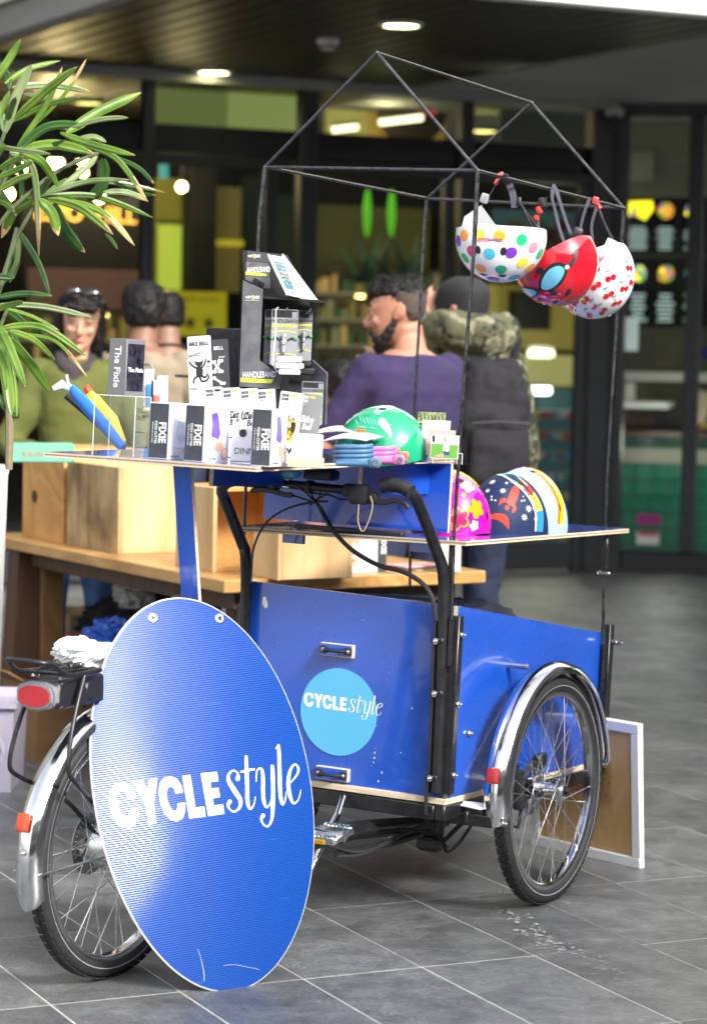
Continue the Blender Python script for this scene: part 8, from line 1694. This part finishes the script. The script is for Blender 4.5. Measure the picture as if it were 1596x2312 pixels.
rkm_ = mat('black_rucksack_cloth', (.0065, .0055, .009), .85, var=.3, vs_=7, bump=.3, bs=200); b = B(); b.loft([[Vector((x, y, z)) for x, y, _ in ellr((0, y0, 0), rx, ry, 24, .55)] for z, rx, ry, y0 in ((.0, .10, .05, 0), (.02, .135, .075, 0), (.14, .142, .092, -.005), (.30, .138, .082, 0), (.42, .125, .065, .01), (.485, .10, .045, .02), (.50, .05, .02, .02))]); put('bag_body', remesh(b, .009, 2, .016, 9, 3), rkm_, rs)
b = B(); b.loft([[Vector((x, y, z)) for x, y, _ in ellr((0, -.085, 0), rx, ry, 20, .6)] for z, rx, ry in ((.03, .10, .02), (.06, .115, .035), (.18, .112, .032), (.24, .10, .012))]); put('front_pocket', remesh(b, .009, 2, .008, 9, 6), rkm_, rs)
b = B()
for s in (-1, 1): b.tube([Vector(q) for q in cr([(s*.08, .05, .47), (s*.12, .10, .56), (s*.13, .22, .55), (s*.135, .32, .40), (s*.12, .20, .12)], 5)], .008, 6, flat=2.6)
b.tube([Vector(q) for q in cr([(-.03, .02, .49), (0, .02, .53), (.03, .02, .49)], 4)], .006, 6); b.build('straps', rkm_, rs); b = B(); b.tube([(-.11, -.125, .262), (0, -.128, .268), (.11, -.122, .262)], .0028, 6); b.build('zip', mat('zip_grey', (.02, .02, .024), .5), rs)
# 3. smiling woman
Y3 = 9.55; olive_j = mat('olive_green_jacket', (.075, .085, .012), .85, var=.15, vs_=5, bump=.3, bs=250); L3 = at(190, 1000, Y3)
t, HM, hp, k = person('smiling dark haired woman in an olive green jacket, sunglasses on her head', (L3.x-.03, Y3, 0), R(168), 1.655, olive_j, jeans, skin2, {1: ((.26, .05, 1.10), (.12, .28, 1.05), (-.5, .8, -.2)), -1: ((-.27, .05, 1.08), (-.16, .26, .98), (.3, .8, -.3))}, head_yaw=R(-6), head_tilt=R(-6), nod=R(-10), sleeve='long', bulk=.004, wide=.86, vox=.007)
ex = [(s*.072, .0, z, .024) for s in (-1, 1) for z in (.19, .165, .14, .115, .09, .065, .04, .015)] + [(s*.060, -.05, z, .035) for s in (-1, 1) for z in (.15, .11, .07, .03)] + [(s*.078, -.02, z, .024) for s in (-1, 1) for z in (.05, .02, -.005)] + [(x, .088-.3*abs(x)*abs(x)*8, .178+.1*abs(x), .014) for x in [i*.011-.05 for i in range(10)]] + [(x, .092-abs(x)*.3, .165, .008) for x in (-.035, -.022, -.012, .004, .018, .03)]
hair_cap(t, hp, HM, k, hairk, [(.05, -.03, -.115, .070), (.10, -.01, -.120, .082), (.15, .02, -.120, .086), (.185, .078, -.115, .085), (.21, .075, -.10, .075), (.235, .05, -.07, .052), (.25, .0, -.02, .02)], 'hair', .006, .004, 40, ex, st_=(2600, .055, .0010, .85, .12))
b = B(); [b.sphere(hp(s*.036, .058, .232), .028*k, 8, sc_=(1.1, .35, .8)) for s in (-1, 1)]; b.tube([hp(-.07, .0, .222), hp(-.066, .055, .235), hp(0, .064, .238), hp(.066, .055, .235), hp(.07, .0, .222)], .0035*k, 6); b.build('sunglasses', mat('dark_sunglass', (.008, .008, .010), .08, coat=.6), t)
b = B(); b.tube([hp(-.024, .0905, .060), hp(-.012, .0975, .0545), hp(0, .0995, .0530), hp(.012, .0975, .0545), hp(.024, .0905, .060)], [.002*k, .0045*k, .005*k, .0045*k, .002*k], 8); b.build('lips', mat('rose_lips', (.42, .10, .09), .4), t)
b = B(); limb(b, [hp(-.055, .0, -.03), hp(-.05, .06, -.055), hp(.0, .09, -.075), hp(.05, .06, -.055), hp(.055, .0, -.03)], [.03*k]*5); limb(b, [hp(.0, .09, -.08), hp(.01, .11, -.17)], [.032*k, .03*k]); put('scarf', remesh(b, .009, 1, .008, 16), mat('dark_scarf', (.035, .028, .03), .9), t)
# 4. beige shirt man, 5. dark green shirt man, 6. child
Y4 = 9.9; L4 = at(318, 1000, Y4); t, HM, hp, k = person('dark haired man in a beige shirt, seen from behind beside the woman', (L4.x, Y4, 0), R(18), 1.69, mat('beige_shirt', (.23, .185, .125), .9, var=.08, vs_=5), jeans, skin3, {1: ((.30, .02, 1.10), (.30, .22, 1.02), (0, 1, 0)), -1: ((-.28, .04, 1.10), (-.24, .25, 1.05), (0, 1, 0))}, face=False, wide=1.12, head_yaw=R(20), nod=R(-8))
hair_cap(t, hp, HM, k, hairk, [(.06, -.04, -.105, .066), (.10, .0, -.118, .080), (.15, .05, -.122, .088), (.19, .085, -.118, .088), (.22, .075, -.095, .072), (.245, .03, -.05, .04)], 'hair', .007, .006, 40)
Y5 = 10.6; L5 = at(372, 1000, Y5); t, HM, hp, k = person('man with short dark hair in a dark green shirt, furthest back of the group', (L5.x, Y5, 0), R(-20), 1.68, mat('dark_green_shirt', (.015, .045, .035), .85), navyp, skin3, {1: ((.28, .02, 1.10), (.28, .22, 1.02), (0, 1, 0)), -1: ((-.28, .04, 1.10), (-.24, .25, 1.05), (0, 1, 0))}, face=False, wide=1.05, nod=R(-8))
hair_cap(t, hp, HM, k, hairk, [(.08, -.02, -.104, .070), (.12, .02, -.110, .076), (.16, .05, -.112, .079), (.19, .083, -.108, .078), (.22, .06, -.08, .06)], 'hair', .007, .002, 60)
b = B(); b.tube([Vector(q) for q in cr([tuple(Vector(q)*k) for q in ((-.06, .03, 1.46), (-.075, -.03, 1.47), (0, -.075, 1.48), (.075, -.03, 1.47), (.06, .03, 1.46))], 5)], .007, 6, flat=1.8); b.build('lanyard', blkp, t)
Y6 = 9.4; L6 = at(762, 1000, Y6); t, HM, hp, k = person('child in a black top seen from behind, head just above the display unit base', (L6.x, Y6, 0), R(-15), 1.40, mat('black_top', (.012, .012, .014), .9), navyp, skin1, {1: ((.24, .02, 1.10), (.22, .20, 1.02), (0, 1, 0)), -1: ((-.24, .04, 1.10), (-.20, .22, 1.05), (0, 1, 0))}, face=False, wide=.9, head_yaw=R(10))
hair_cap(t, hp, HM, k, hairk, [(.07, -.03, -.104, .066), (.12, .02, -.114, .080), (.16, .06, -.116, .086), (.19, .085, -.112, .086), (.22, .075, -.09, .07), (.245, .03, -.05, .04)], 'hair', .007, .006, 40)
